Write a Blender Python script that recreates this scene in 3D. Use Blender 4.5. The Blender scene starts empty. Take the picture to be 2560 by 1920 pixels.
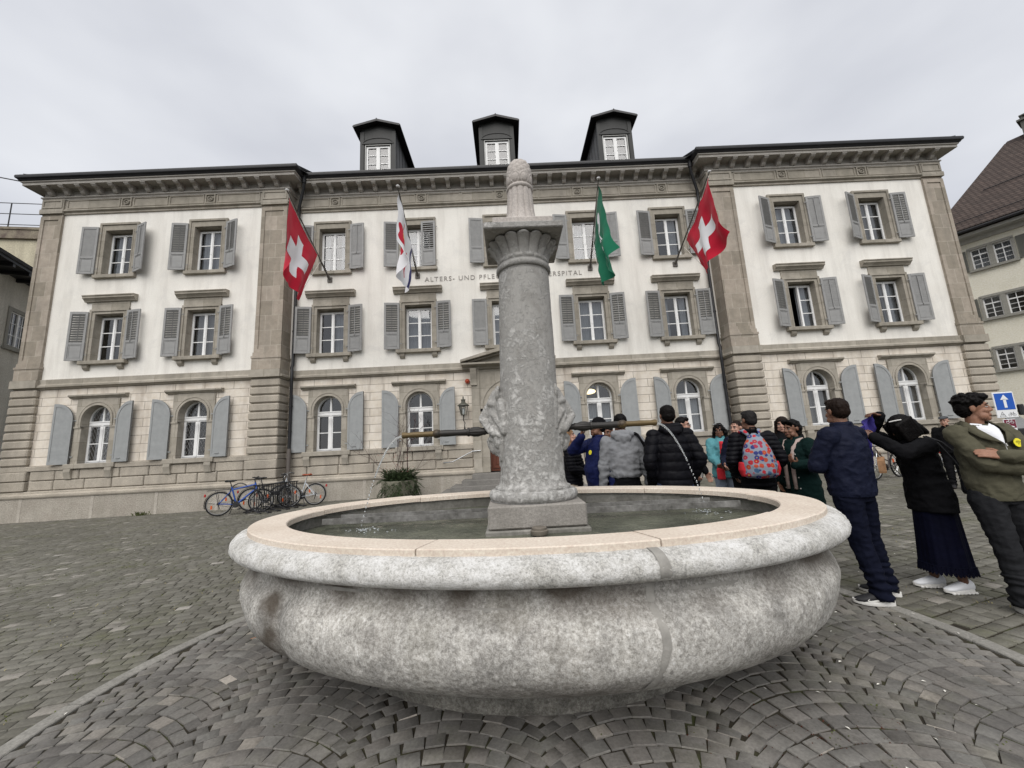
import bpy, bmesh, math, random
import numpy as np
from math import sin, cos, pi, radians, sqrt, atan2
from mathutils import Vector, Matrix, noise, Euler

random.seed(7)
sc = bpy.context.scene
COL = sc.collection

# ------------------------------------------------------------------ camera
cam_data = bpy.data.cameras.new('camera')
cam_data.sensor_width = 36.0
cam_data.lens = 965.0 / 2560.0 * 36.0
cam_data.clip_start = 0.05
cam_data.clip_end = 600.0
cam = bpy.data.objects.new('camera', cam_data)
COL.objects.link(cam)
CZ = Vector((-307.0, 5876.0, -965.0)).normalized()
CX = Vector((68200.0, 3190.0, -965.0))
CX = (CX - CZ * CX.dot(CZ)).normalized()
CY = CZ.cross(CX)
cam.matrix_world = Matrix.Translation((0, 0, 1.55)) @ Matrix((CX, CY, CZ)).to_4x4()
sc.camera = cam

# ------------------------------------------------------------------ sky, sun, exposure
world = bpy.data.worlds.new('World')
sc.world = world
world.use_nodes = True
wn = world.node_tree
for n in list(wn.nodes):
    wn.nodes.remove(n)
SUN_EL, SUN_AZ = radians(49), radians(-8)          # behind the camera, a little to its left
w_out = wn.nodes.new('ShaderNodeOutputWorld')
w_bg = wn.nodes.new('ShaderNodeBackground')
w_bg.inputs['Strength'].default_value = 0.1
sky = wn.nodes.new('ShaderNodeTexSky')
sky.sky_type = 'NISHITA'
sky.sun_disc = False
sky.sun_elevation = SUN_EL
sky.sun_rotation = radians(180) - SUN_AZ
w_tc = wn.nodes.new('ShaderNodeTexCoord')
w_map = wn.nodes.new('ShaderNodeMapping')
w_map.inputs['Scale'].default_value = (1.0, 1.0, 2.2)
w_noise = wn.nodes.new('ShaderNodeTexNoise')
w_noise.inputs['Scale'].default_value = 2.6
w_noise.inputs['Detail'].default_value = 4.0
w_noise.inputs['Roughness'].default_value = 0.45
w_ramp = wn.nodes.new('ShaderNodeValToRGB')
w_ramp.color_ramp.elements[0].position = 0.3
w_ramp.color_ramp.elements[0].color = (0.70, 0.715, 0.77, 1)
w_ramp.color_ramp.elements[1].position = 0.72
w_ramp.color_ramp.elements[1].color = (0.95, 0.965, 1.0, 1)
w_gain = wn.nodes.new('ShaderNodeVectorMath')
w_gain.operation = 'SCALE'
w_gain.inputs['Scale'].default_value = 4.75
w_mix = wn.nodes.new('ShaderNodeMix')
w_mix.data_type = 'RGBA'
w_mix.inputs['Factor'].default_value = 0.93
wn.links.new(w_tc.outputs['Generated'], w_map.inputs['Vector'])
wn.links.new(w_map.outputs[0], w_noise.inputs['Vector'])
wn.links.new(w_noise.outputs['Fac'], w_ramp.inputs['Fac'])
wn.links.new(w_ramp.outputs['Color'], w_gain.inputs[0])
wn.links.new(sky.outputs['Color'], w_mix.inputs['A'])
wn.links.new(w_gain.outputs[0], w_mix.inputs['B'])
wn.links.new(w_mix.outputs['Result'], w_bg.inputs['Color'])
wn.links.new(w_bg.outputs[0], w_out.inputs['Surface'])

sun_d = bpy.data.lights.new('sun', 'SUN')
sun_d.energy = 1.5
sun_d.angle = radians(60)
sun_d.color = (1.0, 0.965, 0.92)
sun = bpy.data.objects.new('sun', sun_d)
COL.objects.link(sun)
sun.rotation_euler = Euler((radians(90) - SUN_EL, 0, SUN_AZ), 'XYZ')
sun.location = (-5, -15, 25)

sc.view_settings.view_transform = 'Standard'
sc.view_settings.look = 'None'
sc.view_settings.exposure = 0.95
sc.view_settings.gamma = 1.0
sc.view_settings.use_curve_mapping = False


def gz(x, y):
    """height of the gently sloping square"""
    return 0.010 * x + 0.008 * y


# ------------------------------------------------------------------ object helpers
def link(o, parent=None):
    COL.objects.link(o)
    if parent is not None:
        o.parent = parent
    return o


def thing(name, label, cat, loc=(0, 0, 0), rz=0.0, group=None):
    o = bpy.data.objects.new(name, None)
    o.empty_display_size = 0.2
    link(o)
    o.location = loc
    o.rotation_euler = (0, 0, rz)
    tag(o, label, cat, group)
    return o


def tag(o, label=None, cat=None, group=None, kind=None):
    if label:
        o['label'] = label
    if cat:
        o['category'] = cat
    if group:
        o['group'] = group
    if kind:
        o['kind'] = kind
    return o


def inst(name, mesh, parent=None, loc=(0, 0, 0), rot=(0, 0, 0)):
    o = bpy.data.objects.new(name, mesh)
    link(o, parent)
    o.location = loc
    o.rotation_euler = rot
    return o


def kids(o):
    return [c for c in o.children]


def copy_tree(o, parent=None):
    c = o.copy()
    COL.objects.link(c)
    if parent is not None:
        c.parent = parent
    for ch in list(o.children):
        copy_tree(ch, c)
    return c


class MB:
    """collects shapes into one mesh"""

    def __init__(s):
        s.v = []
        s.f = []
        s.uv = None

    def add(s, verts, faces):
        b = len(s.v)
        s.v.extend([tuple(p) for p in verts])
        s.f.extend([tuple(i + b for i in f) for f in faces])
        return b

    def box(s, x0, x1, y0, y1, z0, z1, bev=0.0):
        if x1 < x0: x0, x1 = x1, x0
        if y1 < y0: y0, y1 = y1, y0
        if z1 < z0: z0, z1 = z1, z0
        if bev <= 0:
            s.add([(x0, y0, z0), (x1, y0, z0), (x1, y1, z0), (x0, y1, z0), (x0, y0, z1), (x1, y0, z1), (x1, y1, z1), (x0, y1, z1)],
                  [(0, 3, 2, 1), (4, 5, 6, 7), (0, 1, 5, 4), (1, 2, 6, 5), (2, 3, 7, 6), (3, 0, 4, 7)])
            return
        b = min(bev, (x1 - x0) * .45, (y1 - y0) * .45, (z1 - z0) * .45)
        V = []
        idx = {}
        for i, (X, sx) in enumerate(((x0, 1), (x1, -1))):
            for j, (Y, sy) in enumerate(((y0, 1), (y1, -1))):
                for k, (Z, sz) in enumerate(((z0, 1), (z1, -1))):
                    for a in range(3):
                        p = [X + sx * b, Y + sy * b, Z + sz * b]
                        p[a] = (X, Y, Z)[a]
                        idx[i, j, k, a] = len(V)
                        V.append(p)
        F = []
        g = lambda i, j, k, a: idx[i, j, k, a]
        for k in (0, 1):
            q = [g(0, 0, k, 2), g(1, 0, k, 2), g(1, 1, k, 2), g(0, 1, k, 2)]
            F.append(q if k else q[::-1])
        for j in (0, 1):
            q = [g(0, j, 0, 1), g(1, j, 0, 1), g(1, j, 1, 1), g(0, j, 1, 1)]
            F.append(q[::-1] if j else q)
        for i in (0, 1):
            q = [g(i, 0, 0, 0), g(i, 1, 0, 0), g(i, 1, 1, 0), g(i, 0, 1, 0)]
            F.append(q if i else q[::-1])
        for i in (0, 1):
            for j in (0, 1):
                F.append([g(i, j, 0, 0), g(i, j, 1, 0), g(i, j, 1, 1), g(i, j, 0, 1)])
        for i in (0, 1):
            for k in (0, 1):
                F.append([g(i, 0, k, 0), g(i, 1, k, 0), g(i, 1, k, 2), g(i, 0, k, 2)])
        for j in (0, 1):
            for k in (0, 1):
                F.append([g(0, j, k, 1), g(1, j, k, 1), g(1, j, k, 2), g(0, j, k, 2)])
        for i in (0, 1):
            for j in (0, 1):
                for k in (0, 1):
                    F.append([g(i, j, k, 0), g(i, j, k, 1), g(i, j, k, 2)])
        s.add(V, F)

    def extrude(s, poly, vec):
        """closed planar polygon (3D points) pushed along vec"""
        n = len(poly)
        a = [Vector(p) for p in poly]
        d = Vector(vec)
        V = a + [p + d for p in a]
        F = [tuple(range(n))[::-1], tuple(range(n, 2 * n))]
        for i in range(n):
            j = (i + 1) % n
            F.append((i, j, n + j, n + i))
        s.add(V, F)

    def prof_x(s, prof, x0, x1):
        s.extrude([(x0, y, z) for y, z in prof], (x1 - x0, 0, 0))

    def tube(s, pts, r, n=8, closed=False, caps=True):
        P = [Vector(p) for p in pts]
        m = len(P)
        R = r if isinstance(r, (list, tuple)) else [r] * m
        rings = []
        ref = None
        for i in range(m):
            if closed:
                t = (P[(i + 1) % m] - P[i - 1])
            elif i == 0:
                t = P[1] - P[0]
            elif i == m - 1:
                t = P[-1] - P[-2]
            else:
                t = (P[i + 1] - P[i]).normalized() + (P[i] - P[i - 1]).normalized()
            if t.length < 1e-9:
                t = Vector((0, 0, 1))
            t.normalize()
            if ref is None:
                ref = Vector((0, 0, 1)) if abs(t.z) < .9 else Vector((1, 0, 0))
            u = ref - t * ref.dot(t)
            if u.length < 1e-6:
                u = t.orthogonal()
            u.normalize()
            ref = u
            w = t.cross(u)
            rings.append([P[i] + (u * cos(2 * pi * k / n) + w * sin(2 * pi * k / n)) * R[i] for k in range(n)])
        V = [p for rg in rings for p in rg]
        F = []
        for i in range(m if closed else m - 1):
            for k in range(n):
                a, b = i * n + k, i * n + (k + 1) % n
                c, d = ((i + 1) % m) * n + (k + 1) % n, ((i + 1) % m) * n + k
                F.append((a, b, c, d))
        if caps and not closed:
            F.append(tuple(range(n))[::-1])
            F.append(tuple((m - 1) * n + k for k in range(n)))
        s.add(V, F)

    def lathe(s, prof, c=(0, 0, 0), n=32, rad=None, cap=True):
        """prof: (r, z) from bottom to top round a vertical axis; rad(theta, i) scales r"""
        V = []
        F = []
        for i, (r, z) in enumerate(prof):
            for k in range(n):
                t = 2 * pi * k / n
                q = r * (rad(t, i) if rad else 1)
                V.append((c[0] + q * cos(t), c[1] + q * sin(t), c[2] + z))
        for i in range(len(prof) - 1):
            for k in range(n):
                F.append((i * n + k, i * n + (k + 1) % n, (i + 1) * n + (k + 1) % n, (i + 1) * n + k))
        if cap:
            F.append(tuple(range(n))[::-1])
            F.append(tuple((len(prof) - 1) * n + k for k in range(n)))
        s.add(V, F)

    def disc(s, c, axis, r, h, n=16):
        c = Vector(c); a = Vector(axis).normalized()
        s.tube([c - a * h / 2, c + a * h / 2], r, n)

    def ball(s, c, r, n=10, rot=None):
        rx, ry, rz = r if isinstance(r, (list, tuple)) else (r, r, r)
        V = []; F = []
        m = max(5, n * 2 // 3)
        for i in range(m + 1):
            ph = pi * i / m
            for k in range(n):
                t = 2 * pi * k / n
                p = Vector((rx * sin(ph) * cos(t), ry * sin(ph) * sin(t), -rz * cos(ph)))
                if rot is not None:
                    p = rot @ p
                V.append((c[0] + p.x, c[1] + p.y, c[2] + p.z))
        for i in range(m):
            for k in range(n):
                F.append((i * n + k, i * n + (k + 1) % n, (i + 1) * n + (k + 1) % n, (i + 1) * n + k))
        s.add(V, F)

    def loft(s, rings, n=20, cap=True):
        """rings: (cx, cy, cz, rx, ry[, rotation]) stacked sections"""
        V = []; F = []
        for rg in rings:
            cx, cy, cz, rx, ry = rg[:5]
            a = rg[5] if len(rg) > 5 else 0
            for k in range(n):
                t = 2 * pi * k / n
                X, Y = rx * cos(t), ry * sin(t)
                V.append((cx + X * cos(a) - Y * sin(a), cy + X * sin(a) + Y * cos(a), cz))
        for i in range(len(rings) - 1):
            for k in range(n):
                F.append((i * n + k, i * n + (k + 1) % n, (i + 1) * n + (k + 1) % n, (i + 1) * n + k))
        if cap:
            F.append(tuple(range(n))[::-1])
            F.append(tuple((len(rings) - 1) * n + k for k in range(n)))
        s.add(V, F)

    def cap(s, p0, r0, p1, r1, n=12):
        """tapered capsule"""
        p0 = Vector(p0); p1 = Vector(p1)
        d = p1 - p0
        L = d.length
        if L < 1e-6:
            s.ball(p0, r0, n); return
        d.normalize()
        pts = []; rr = []
        for a in (-80, -60, -35, 0):
            pts.append(p0 + d * r0 * sin(radians(a))); rr.append(r0 * cos(radians(a)))
        for a in (0, 35, 60, 80):
            pts.append(p1 + d * r1 * sin(radians(a))); rr.append(r1 * cos(radians(a)))
        s.tube(pts, rr, n)

    def rect_frame(s, x0, x1, z0, z1, w, y0, y1):
        s.box(x0, x0 + w, y0, y1, z0, z1)
        s.box(x1 - w, x1, y0, y1, z0, z1)
        s.box(x0 + w, x1 - w, y0, y1, z0, z0 + w)
        s.box(x0 + w, x1 - w, y0, y1, z1 - w, z1)

    def mesh(s, name, mat=None, smooth=None):
        me = bpy.data.meshes.new(name)
        me.from_pydata(s.v, [], s.f)
        if mat is not None:
            for q in (mat if isinstance(mat, (list, tuple)) else [mat]):
                me.materials.append(q)
        if s.uv is not None:
            ul = me.uv_layers.new(name='UVMap')
            for lp in me.loops:
                ul.data[lp.index].uv = s.uv[lp.vertex_index]
        bm = bmesh.new(); bm.from_mesh(me)
        bmesh.ops.recalc_face_normals(bm, faces=bm.faces)
        bm.to_mesh(me); bm.free()
        if smooth is not None:
            me.polygons.foreach_set('use_smooth', [True] * len(me.polygons))
            if smooth < 180:
                me.set_sharp_from_angle(angle=radians(smooth))
        me.update()
        return me

    def build(s, name, mat=None, parent=None, smooth=None, loc=(0, 0, 0), rot=(0, 0, 0)):
        return inst(name, s.mesh(name, mat, smooth), parent, loc, rot)


# ------------------------------------------------------------------ materials
class E:
    """tiny expression builder over shader math nodes"""
    nt = None

    def __init__(s, sock):
        s.s = sock

    @staticmethod
    def _m(op, *a, clamp=False):
        n = E.nt.nodes.new('ShaderNodeMath')
        n.operation = op
        n.use_clamp = clamp
        for i, q in enumerate(a):
            if isinstance(q, E):
                E.nt.links.new(q.s, n.inputs[i])
            else:
                n.inputs[i].default_value = q
        return E(n.outputs[0])

    def __add__(s, o): return E._m('ADD', s, o)
    __radd__ = __add__
    def __sub__(s, o): return E._m('SUBTRACT', s, o)
    def __rsub__(s, o): return E._m('SUBTRACT', o, s)
    def __mul__(s, o): return E._m('MULTIPLY', s, o)
    __rmul__ = __mul__
    def __lt__(s, o): return E._m('LESS_THAN', s, o)
    def __gt__(s, o): return E._m('GREATER_THAN', s, o)
    def abs(s): return E._m('ABSOLUTE', s)
    def clamp(s): return E._m('ADD', s, 0.0, clamp=True)
    def max(s, o): return E._m('MAXIMUM', s, o)
    def min(s, o): return E._m('MINIMUM', s, o)


class Mat:
    def __init__(s, name, rough=0.8, spec=0.3, metal=0.0):
        s.m = bpy.data.materials.new(name)
        s.m.use_nodes = True
        s.nt = s.m.node_tree
        s.b = s.nt.nodes['Principled BSDF']
        s.b.inputs['Roughness'].default_value = rough
        s.b.inputs['Specular IOR Level'].default_value = spec
        s.b.inputs['Metallic'].default_value = metal
        s._co = None

    def n(s, t, **kw):
        nd = s.nt.nodes.new(t)
        for k, v in kw.items():
            if k in nd.inputs:
                nd.inputs[k].default_value = v
            else:
                setattr(nd, k, v)
        return nd

    def l(s, a, b):
        s.nt.links.new(a, b)

    def coords(s, scale=None, kind='Object', rot=None):
        tc = s.n('ShaderNodeTexCoord')
        out = tc.outputs[kind]
        if scale or rot:
            mp = s.n('ShaderNodeMapping')
            if scale: mp.inputs['Scale'].default_value = scale
            if rot: mp.inputs['Rotation'].default_value = rot
            s.l(out, mp.inputs['Vector'])
            out = mp.outputs[0]
        return out

    def noise(s, scale, detail=4, rough=0.6, co=None, dist=0.0):
        nd = s.n('ShaderNodeTexNoise', Scale=scale, Detail=detail, Roughness=rough, Distortion=dist)
        s.l(co if co is not None else s.coords(), nd.inputs['Vector'])
        return nd.outputs['Fac']

    def voro(s, scale, co=None, feature='F1', out='Distance'):
        nd = s.n('ShaderNodeTexVoronoi', Scale=scale)
        nd.feature = feature
        s.l(co if co is not None else s.coords(), nd.inputs['Vector'])
        return nd.outputs[out]

    def ramp(s, fac, stops):
        r = s.n('ShaderNodeValToRGB')
        el = r.color_ramp.elements
        while len(el) < len(stops):
            el.new(0.5)
        for e, (p, c) in zip(el, stops):
            e.position = p
            e.color = (c[0], c[1], c[2], 1) if not isinstance(c, (int, float)) else (c, c, c, 1)
        s.l(fac, r.inputs['Fac'])
        return r.outputs['Color']

    def mix(s, fac, a, b, mode='MIX'):
        m = s.n('ShaderNodeMix')
        m.data_type = 'RGBA'
        m.blend_type = mode
        for sock, q in ((m.inputs['Factor'], fac), (m.inputs['A'], a), (m.inputs['B'], b)):
            if isinstance(q, (int, float)):
                sock.default_value = q
            elif isinstance(q, (tuple, list)):
                sock.default_value = (q[0], q[1], q[2], 1)
            else:
                s.l(q, sock)
        return m.outputs['Result']

    def base(s, c):
        if isinstance(c, (tuple, list)):
            s.b.inputs['Base Color'].default_value = (c[0], c[1], c[2], 1)
        else:
            s.l(c, s.b.inputs['Base Color'])
        return s

    def bump(s, h, strength=0.5, dist=0.02):
        b = s.n('ShaderNodeBump', Strength=strength, Distance=dist)
        s.l(h, b.inputs['Height'])
        if s._co is not None:
            s.l(s._co, b.inputs['Normal'])
        s._co = b.outputs['Normal']
        s.l(s._co, s.b.inputs['Normal'])
        return s


def m_plain(name, c, rough=0.6, spec=0.3, metal=0.0, var=0.12, scale=6.0, bump=0.0, bscale=60.0):
    """paint, metal, cloth: one colour with slight uneven wear"""
    M = Mat(name, rough, spec, metal)
    f = M.noise(scale, 5, 0.65)
    lo = tuple(q * (1 - var) for q in c)
    hi = tuple(min(1, q * (1 + var)) for q in c)
    M.base(M.ramp(f, [(0.3, lo), (0.7, hi)]))
    if bump:
        M.bump(M.noise(bscale, 3, 0.6), bump, 0.01)
    return M.m


def m_stone(name, c1, c2, scale=3.0, fine=40.0, rough=0.85, bump=0.4, speck=None, speck_amt=0.5, bd=0.01, streak=None):
    M = Mat(name, rough, 0.25)
    f = M.noise(scale, 6, 0.65)
    col = M.ramp(f, [(0.28, c1), (0.72, c2)])
    g = M.noise(fine, 5, 0.7)
    col = M.mix(0.55, col, M.ramp(g, [(0.25, 0.25), (0.75, 0.85)]), 'OVERLAY')
    if speck:
        h = M.noise(fine * 0.35, 6, 0.75, dist=1.2)
        col = M.mix(M.ramp(h, [(0.5 - 0.02, 0.0), (0.62, speck_amt)]), col, speck)
    if streak:
        st = M.noise(2.2, 4, 0.6, co=M.coords((1.0, 1.0, 0.12)))
        col = M.mix(M.ramp(st, [(0.45, 0.0), (0.75, streak[1])]), col, streak[0])
    M.base(col)
    M.bump(g, bump, bd)
    return M.m


def m_blocks(name, c1, c2, bw, bh, mortar=(0.1, 0.09, 0.08), ms=0.012, rough=0.85, off=0.5, stain=None, bump=0.5, rot=True, seed=0.0):
    """dressed stone courses on an upright wall (x along, z up)"""
    M = Mat(name, rough, 0.25)
    tc = M.n('ShaderNodeTexCoord')
    sp = M.n('ShaderNodeSeparateXYZ')
    M.l(tc.outputs['Object'], sp.inputs[0])
    cb = M.n('ShaderNodeCombineXYZ')
    ad = M.n('ShaderNodeMath'); ad.operation = 'ADD'
    M.l(sp.outputs['X'], ad.inputs[0]); M.l(sp.outputs['Y'], ad.inputs[1])
    M.l(ad.outputs[0], cb.inputs['X'])
    az = M.n('ShaderNodeMath'); az.operation = 'ADD'; az.inputs[1].default_value = seed
    M.l(sp.outputs['Z'], az.inputs[0])
    M.l(az.outputs[0], cb.inputs['Y'])
    br = M.n('ShaderNodeTexBrick')
    br.offset = off
    br.inputs['Scale'].default_value = 1.0
    br.inputs['Brick Width'].default_value = bw
    br.inputs['Row Height'].default_value = bh
    br.inputs['Mortar Size'].default_value = ms
    br.inputs['Mortar Smooth'].default_value = 0.1
    br.inputs['Bias'].default_value = 0.0
    br.inputs['Color1'].default_value = (*c1, 1)
    br.inputs['Color2'].default_value = (*c2, 1)
    br.inputs['Mortar'].default_value = (*mortar, 1)
    M.l(cb.outputs[0], br.inputs['Vector'])
    col = br.outputs['Color']
    f = M.noise(5.0, 6, 0.7)
    col = M.mix(0.5, col, M.ramp(f, [(0.25, 0.3), (0.75, 0.72)]), 'OVERLAY')
    if stain:
        st = M.noise(1.6, 5, 0.65, co=M.coords((1.0, 1.0, 0.16)))
        col = M.mix(M.ramp(st, [(0.48, 0.0), (0.75, stain[1])]), col, stain[0])
    M.base(col)
    inv = M.ramp(br.outputs['Fac'], [(0.0, 1.0), (1.0, 0.0)])
    M.bump(inv, bump, 0.012)
    M.bump(M.noise(45.0, 4, 0.7), 0.3, 0.006)
    return M.m


# facade
M_PLASTER = Mat('white_plaster', 0.9, 0.2)
_f = M_PLASTER.noise(0.7, 5, 0.6)
_c = M_PLASTER.ramp(_f, [(0.3, (0.74, 0.715, 0.66)), (0.7, (0.83, 0.81, 0.755))])
_s = M_PLASTER.noise(2.6, 5, 0.65, co=M_PLASTER.coords((1.0, 1.0, 0.10)))
_c = M_PLASTER.mix(M_PLASTER.ramp(_s, [(0.46, 0.0), (0.74, 0.55)]), _c, (0.52, 0.495, 0.45))
_p = M_PLASTER.noise(1.1, 6, 0.7, dist=.6)
_c = M_PLASTER.mix(M_PLASTER.ramp(_p, [(0.52, 0.0), (0.70, 0.42)]), _c, (0.56, 0.55, 0.525))
_d = M_PLASTER.noise(30, 3, 0.6)
_c = M_PLASTER.mix(M_PLASTER.ramp(_d, [(0.35, 0.16), (0.6, 0.0)]), _c, (0.45, 0.42, 0.38))
M_PLASTER.base(_c)
M_PLASTER.bump(M_PLASTER.noise(70.0, 3, 0.6), 0.35, 0.008)
M_PLASTER = M_PLASTER.m
M_SAND = m_blocks('sandstone_trim', (0.285, 0.26, 0.215), (0.36, 0.33, 0.28), 1.25, 0.62, (0.20, 0.18, 0.145), 0.006, stain=((0.15, 0.14, 0.12), 0.55), bump=0.25)
M_SANDP = m_blocks('sandstone_pilaster', (0.255, 0.225, 0.18), (0.385, 0.335, 0.28), 0.46, 0.56, (0.42, 0.38, 0.32), 0.007, stain=((0.16, 0.15, 0.13), 0.5), bump=0.25)
M_RUST = m_stone('rusticated_sandstone', (0.29, 0.26, 0.215), (0.41, 0.37, 0.31), 1.3, 35, bump=0.35, streak=((0.17, 0.155, 0.135), 0.55))
M_ASHLAR = m_blocks('ashlar_limestone', (0.63, 0.575, 0.495), (0.71, 0.65, 0.565), 1.02, 0.292, (0.23, 0.20, 0.165), 0.008, stain=((0.30, 0.25, 0.205), 0.8), seed=0.002)
M_PLINTH = m_stone('rough_plinth_render', (0.30, 0.27, 0.23), (0.40, 0.37, 0.32), 1.2, 26, bump=0.9, bd=0.03, streak=((0.22, 0.21, 0.17), 0.6))
M_PLINTH_L = m_stone('smooth_plinth_stone', (0.33, 0.30, 0.26), (0.42, 0.39, 0.34), 1.6, 40, bump=0.25)
M_CORN = m_stone('cornice_stone', (0.27, 0.255, 0.23), (0.37, 0.35, 0.32), 2.0, 30, bump=0.3)
M_SHUT = m_plain('grey_shutter_paint', (0.285, 0.295, 0.295), 0.6, 0.3, var=0.1, scale=5, bump=0.15, bscale=25)
M_SHUTU = m_plain('grey_louvre_paint', (0.275, 0.275, 0.27), 0.6, 0.3, var=0.12, scale=5, bump=0.15, bscale=25)
M_WHITE = m_plain('white_window_paint', (0.78, 0.78, 0.77), 0.45, 0.4, var=0.05)
M_DARK = m_plain('dark_zinc', (0.014, 0.014, 0.016), 0.5, 0.4, var=0.2, scale=3)
M_DORM = m_plain('dark_dormer_cladding', (0.016, 0.017, 0.016), 0.55, 0.4, var=0.25, scale=3)
M_DORMS = m_plain('grey_dormer_boards', (0.085, 0.085, 0.085), 0.6, 0.3, var=0.25, scale=3)
M_TILE = m_plain('dark_roof_tile', (0.03, 0.028, 0.028), 0.75, 0.3, var=0.4, scale=8, bump=0.3)
M_INT = m_plain('dark_room', (0.02, 0.02, 0.022), 0.9, 0.1)
M_CURT = m_plain('sheer_curtain', (0.19, 0.20, 0.215), 0.9, 0.1, var=0.08)
M_CURTD = m_plain('grey_curtain', (0.12, 0.12, 0.12), 0.9, 0.1, var=0.15)
M_BLACK = m_plain('black_metal', (0.018, 0.018, 0.02), 0.45, 0.5, var=0.2)
M_STEEL = m_plain('grey_steel', (0.42, 0.43, 0.44), 0.35, 0.5, metal=0.9, var=0.15)
M_DOOR = Mat('red_brown_door_wood', 0.5, 0.4)
M_DOOR.base(M_DOOR.ramp(M_DOOR.noise(6, 5, 0.6, co=M_DOOR.coords((6, 6, 0.6))), [(0.3, (0.10, 0.030, 0.016)), (0.7, (0.17, 0.055, 0.028))]))
M_DOOR = M_DOOR.m
M_LETTER = m_plain('grey_lettering', (0.30, 0.28, 0.26), 0.6, 0.3)


def m_glass(name, tint=(0.9, 0.93, 0.95), refl=0.12):
    M = Mat(name)
    nt = M.nt
    out = [n for n in nt.nodes if n.type == 'OUTPUT_MATERIAL'][0]
    tr = M.n('ShaderNodeBsdfTransparent'); tr.inputs['Color'].default_value = (*tint, 1)
    gl = M.n('ShaderNodeBsdfGlossy'); gl.inputs['Roughness'].default_value = 0.03
    lw = M.n('ShaderNodeLayerWeight', Blend=0.25)
    bm_ = M.n('ShaderNodeBump', Strength=0.05, Distance=0.02)
    M.l(M.noise(1.3, 1, 0.4), bm_.inputs['Height'])
    M.l(bm_.outputs[0], gl.inputs['Normal'])
    fac = M.ramp(lw.outputs['Fresnel'], [(0.0, refl), (1.0, 0.9)])
    mx = M.n('ShaderNodeMixShader')
    M.l(fac, mx.inputs[0]); M.l(tr.outputs[0], mx.inputs[1]); M.l(gl.outputs[0], mx.inputs[2])
    M.l(mx.outputs[0], out.inputs['Surface'])
    return M.m


M_GLASS = m_glass('window_glass')

# =================================================================== MAIN BUILDING
# local frame: x along the front from its middle, y = 0 on the wing fronts (-y towards the square), z up
BX, BY = 0.1, 13.5
YC = 0.5                                      # the middle part stands back
bld = thing('building', 'long white three-storey building with grey shutters, stone corners and bracketed eaves behind the fountain', 'building', (BX, BY, 0))
OUT = [(-17.2, 9.0), (-17.2, 0), (-8.1, 0), (-8.1, YC), (8.1, YC), (8.1, 0), (17.2, 0), (17.2, 9.0)]


def offset_line(pts, off):
    R = []
    m = len(pts)
    for i, p in enumerate(pts):
        ns = []
        if i > 0:
            d = Vector(pts[i]) - Vector(pts[i - 1]); d.normalize(); ns.append(Vector((d.y, -d.x)))
        if i < m - 1:
            d = Vector(pts[i + 1]) - Vector(pts[i]); d.normalize(); ns.append(Vector((d.y, -d.x)))
        if len(ns) == 2 and ns[0].dot(ns[1]) < 0.9:
            o = ns[0] + ns[1]
        else:
            o = ns[0]
        R.append((p[0] + o.x * off, p[1] + o.y * off))
    return R


def sweep(mb, pts, prof):
    rings = [[(q[0], q[1], z) for q in offset_line(pts, off)] for off, z in prof]
    k = len(prof); m = len(pts)
    V = [rings[j][i] for i in range(m) for j in range(k)]
    F = []
    for i in range(m - 1):
        for j in range(k):
            a, b = i * k + j, i * k + (j + 1) % k
            F.append((a, b, b + k, a + k))
    F.append(tuple(range(k))); F.append(tuple((m - 1) * k + j for j in range(k))[::-1])
    mb.add(V, F)


def wall_holes(mb, x0, x1, z0, z1, y, holes):
    xs = sorted({x0, x1, *[h[0] for h in holes], *[h[1] for h in holes]})
    zs = sorted({z0, z1, *[h[2] for h in holes], *[h[3] for h in holes]})
    xs = [x for x in xs if x0 <= x <= x1]; zs = [z for z in zs if z0 <= z <= z1]
    for a, b in zip(xs, xs[1:]):
        for c, d in zip(zs, zs[1:]):
            mx, mz = (a + b) / 2, (c + d) / 2
            if any(h[0] < mx < h[1] and h[2] < mz < h[3] for h in holes):
                continue
            mb.add([(a, y, c), (b, y, c), (b, y, d), (a, y, d)], [(0, 1, 2, 3)])


WX_W = [-14.3, -11.0, 11.0, 14.3]
WX_C = [-6.58, -3.29, 0.0, 3.29, 6.58]
holes_up, holes_lo = [], []
for x in WX_W + WX_C:
    holes_up.append((x - .62, x + .62, 8.50, 10.6))
    holes_up.append((x - .60, x + .60, 5.25, 7.15))
    if x != 0.0:
        holes_lo.append((x - .62, x + .62, 1.70, 3.95))
holes_lo.append((-1.2, 1.2, 0.5, 4.3))

w = MB()
for (a, b, y) in ((-16.5, -9.0, 0), (-8.1, 8.1, YC), (9.0, 16.5, 0)):
    wall_holes(w, a, b, 4.6, 11.2, y, holes_up)
w.add([(-17.2, 0, 0), (-17.2, 9, 0), (-17.2, 9, 12), (-17.2, 0, 12)], [(0, 1, 2, 3)])
w.add([(17.2, 0, 0), (17.2, 9, 0), (17.2, 9, 12), (17.2, 0, 12)], [(3, 2, 1, 0)])
w.build('wall', M_PLASTER, bld)
w = MB()
for (a, b, y) in ((-16.5, -9.0, 0), (-8.1, 8.1, YC), (9.0, 16.5, 0)):
    wall_holes(w, a, b, 0.9, 4.6, y, holes_lo)
w.build('ashlar_wall', M_ASHLAR, bld)
w = MB()
for (a, b, y) in ((-17.1, -8.2, 1.35), (-8.2, 8.2, 1.6), (8.2, 17.1, 1.35)):
    w.box(a, b, y, y + .1, 0.4, 12)
for z in (4.5, 8.0, 11.5):
    w.box(-17.1, 17.1, .62, 1.6, z - .06, z)
w.build('interior', M_INT, bld)

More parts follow.
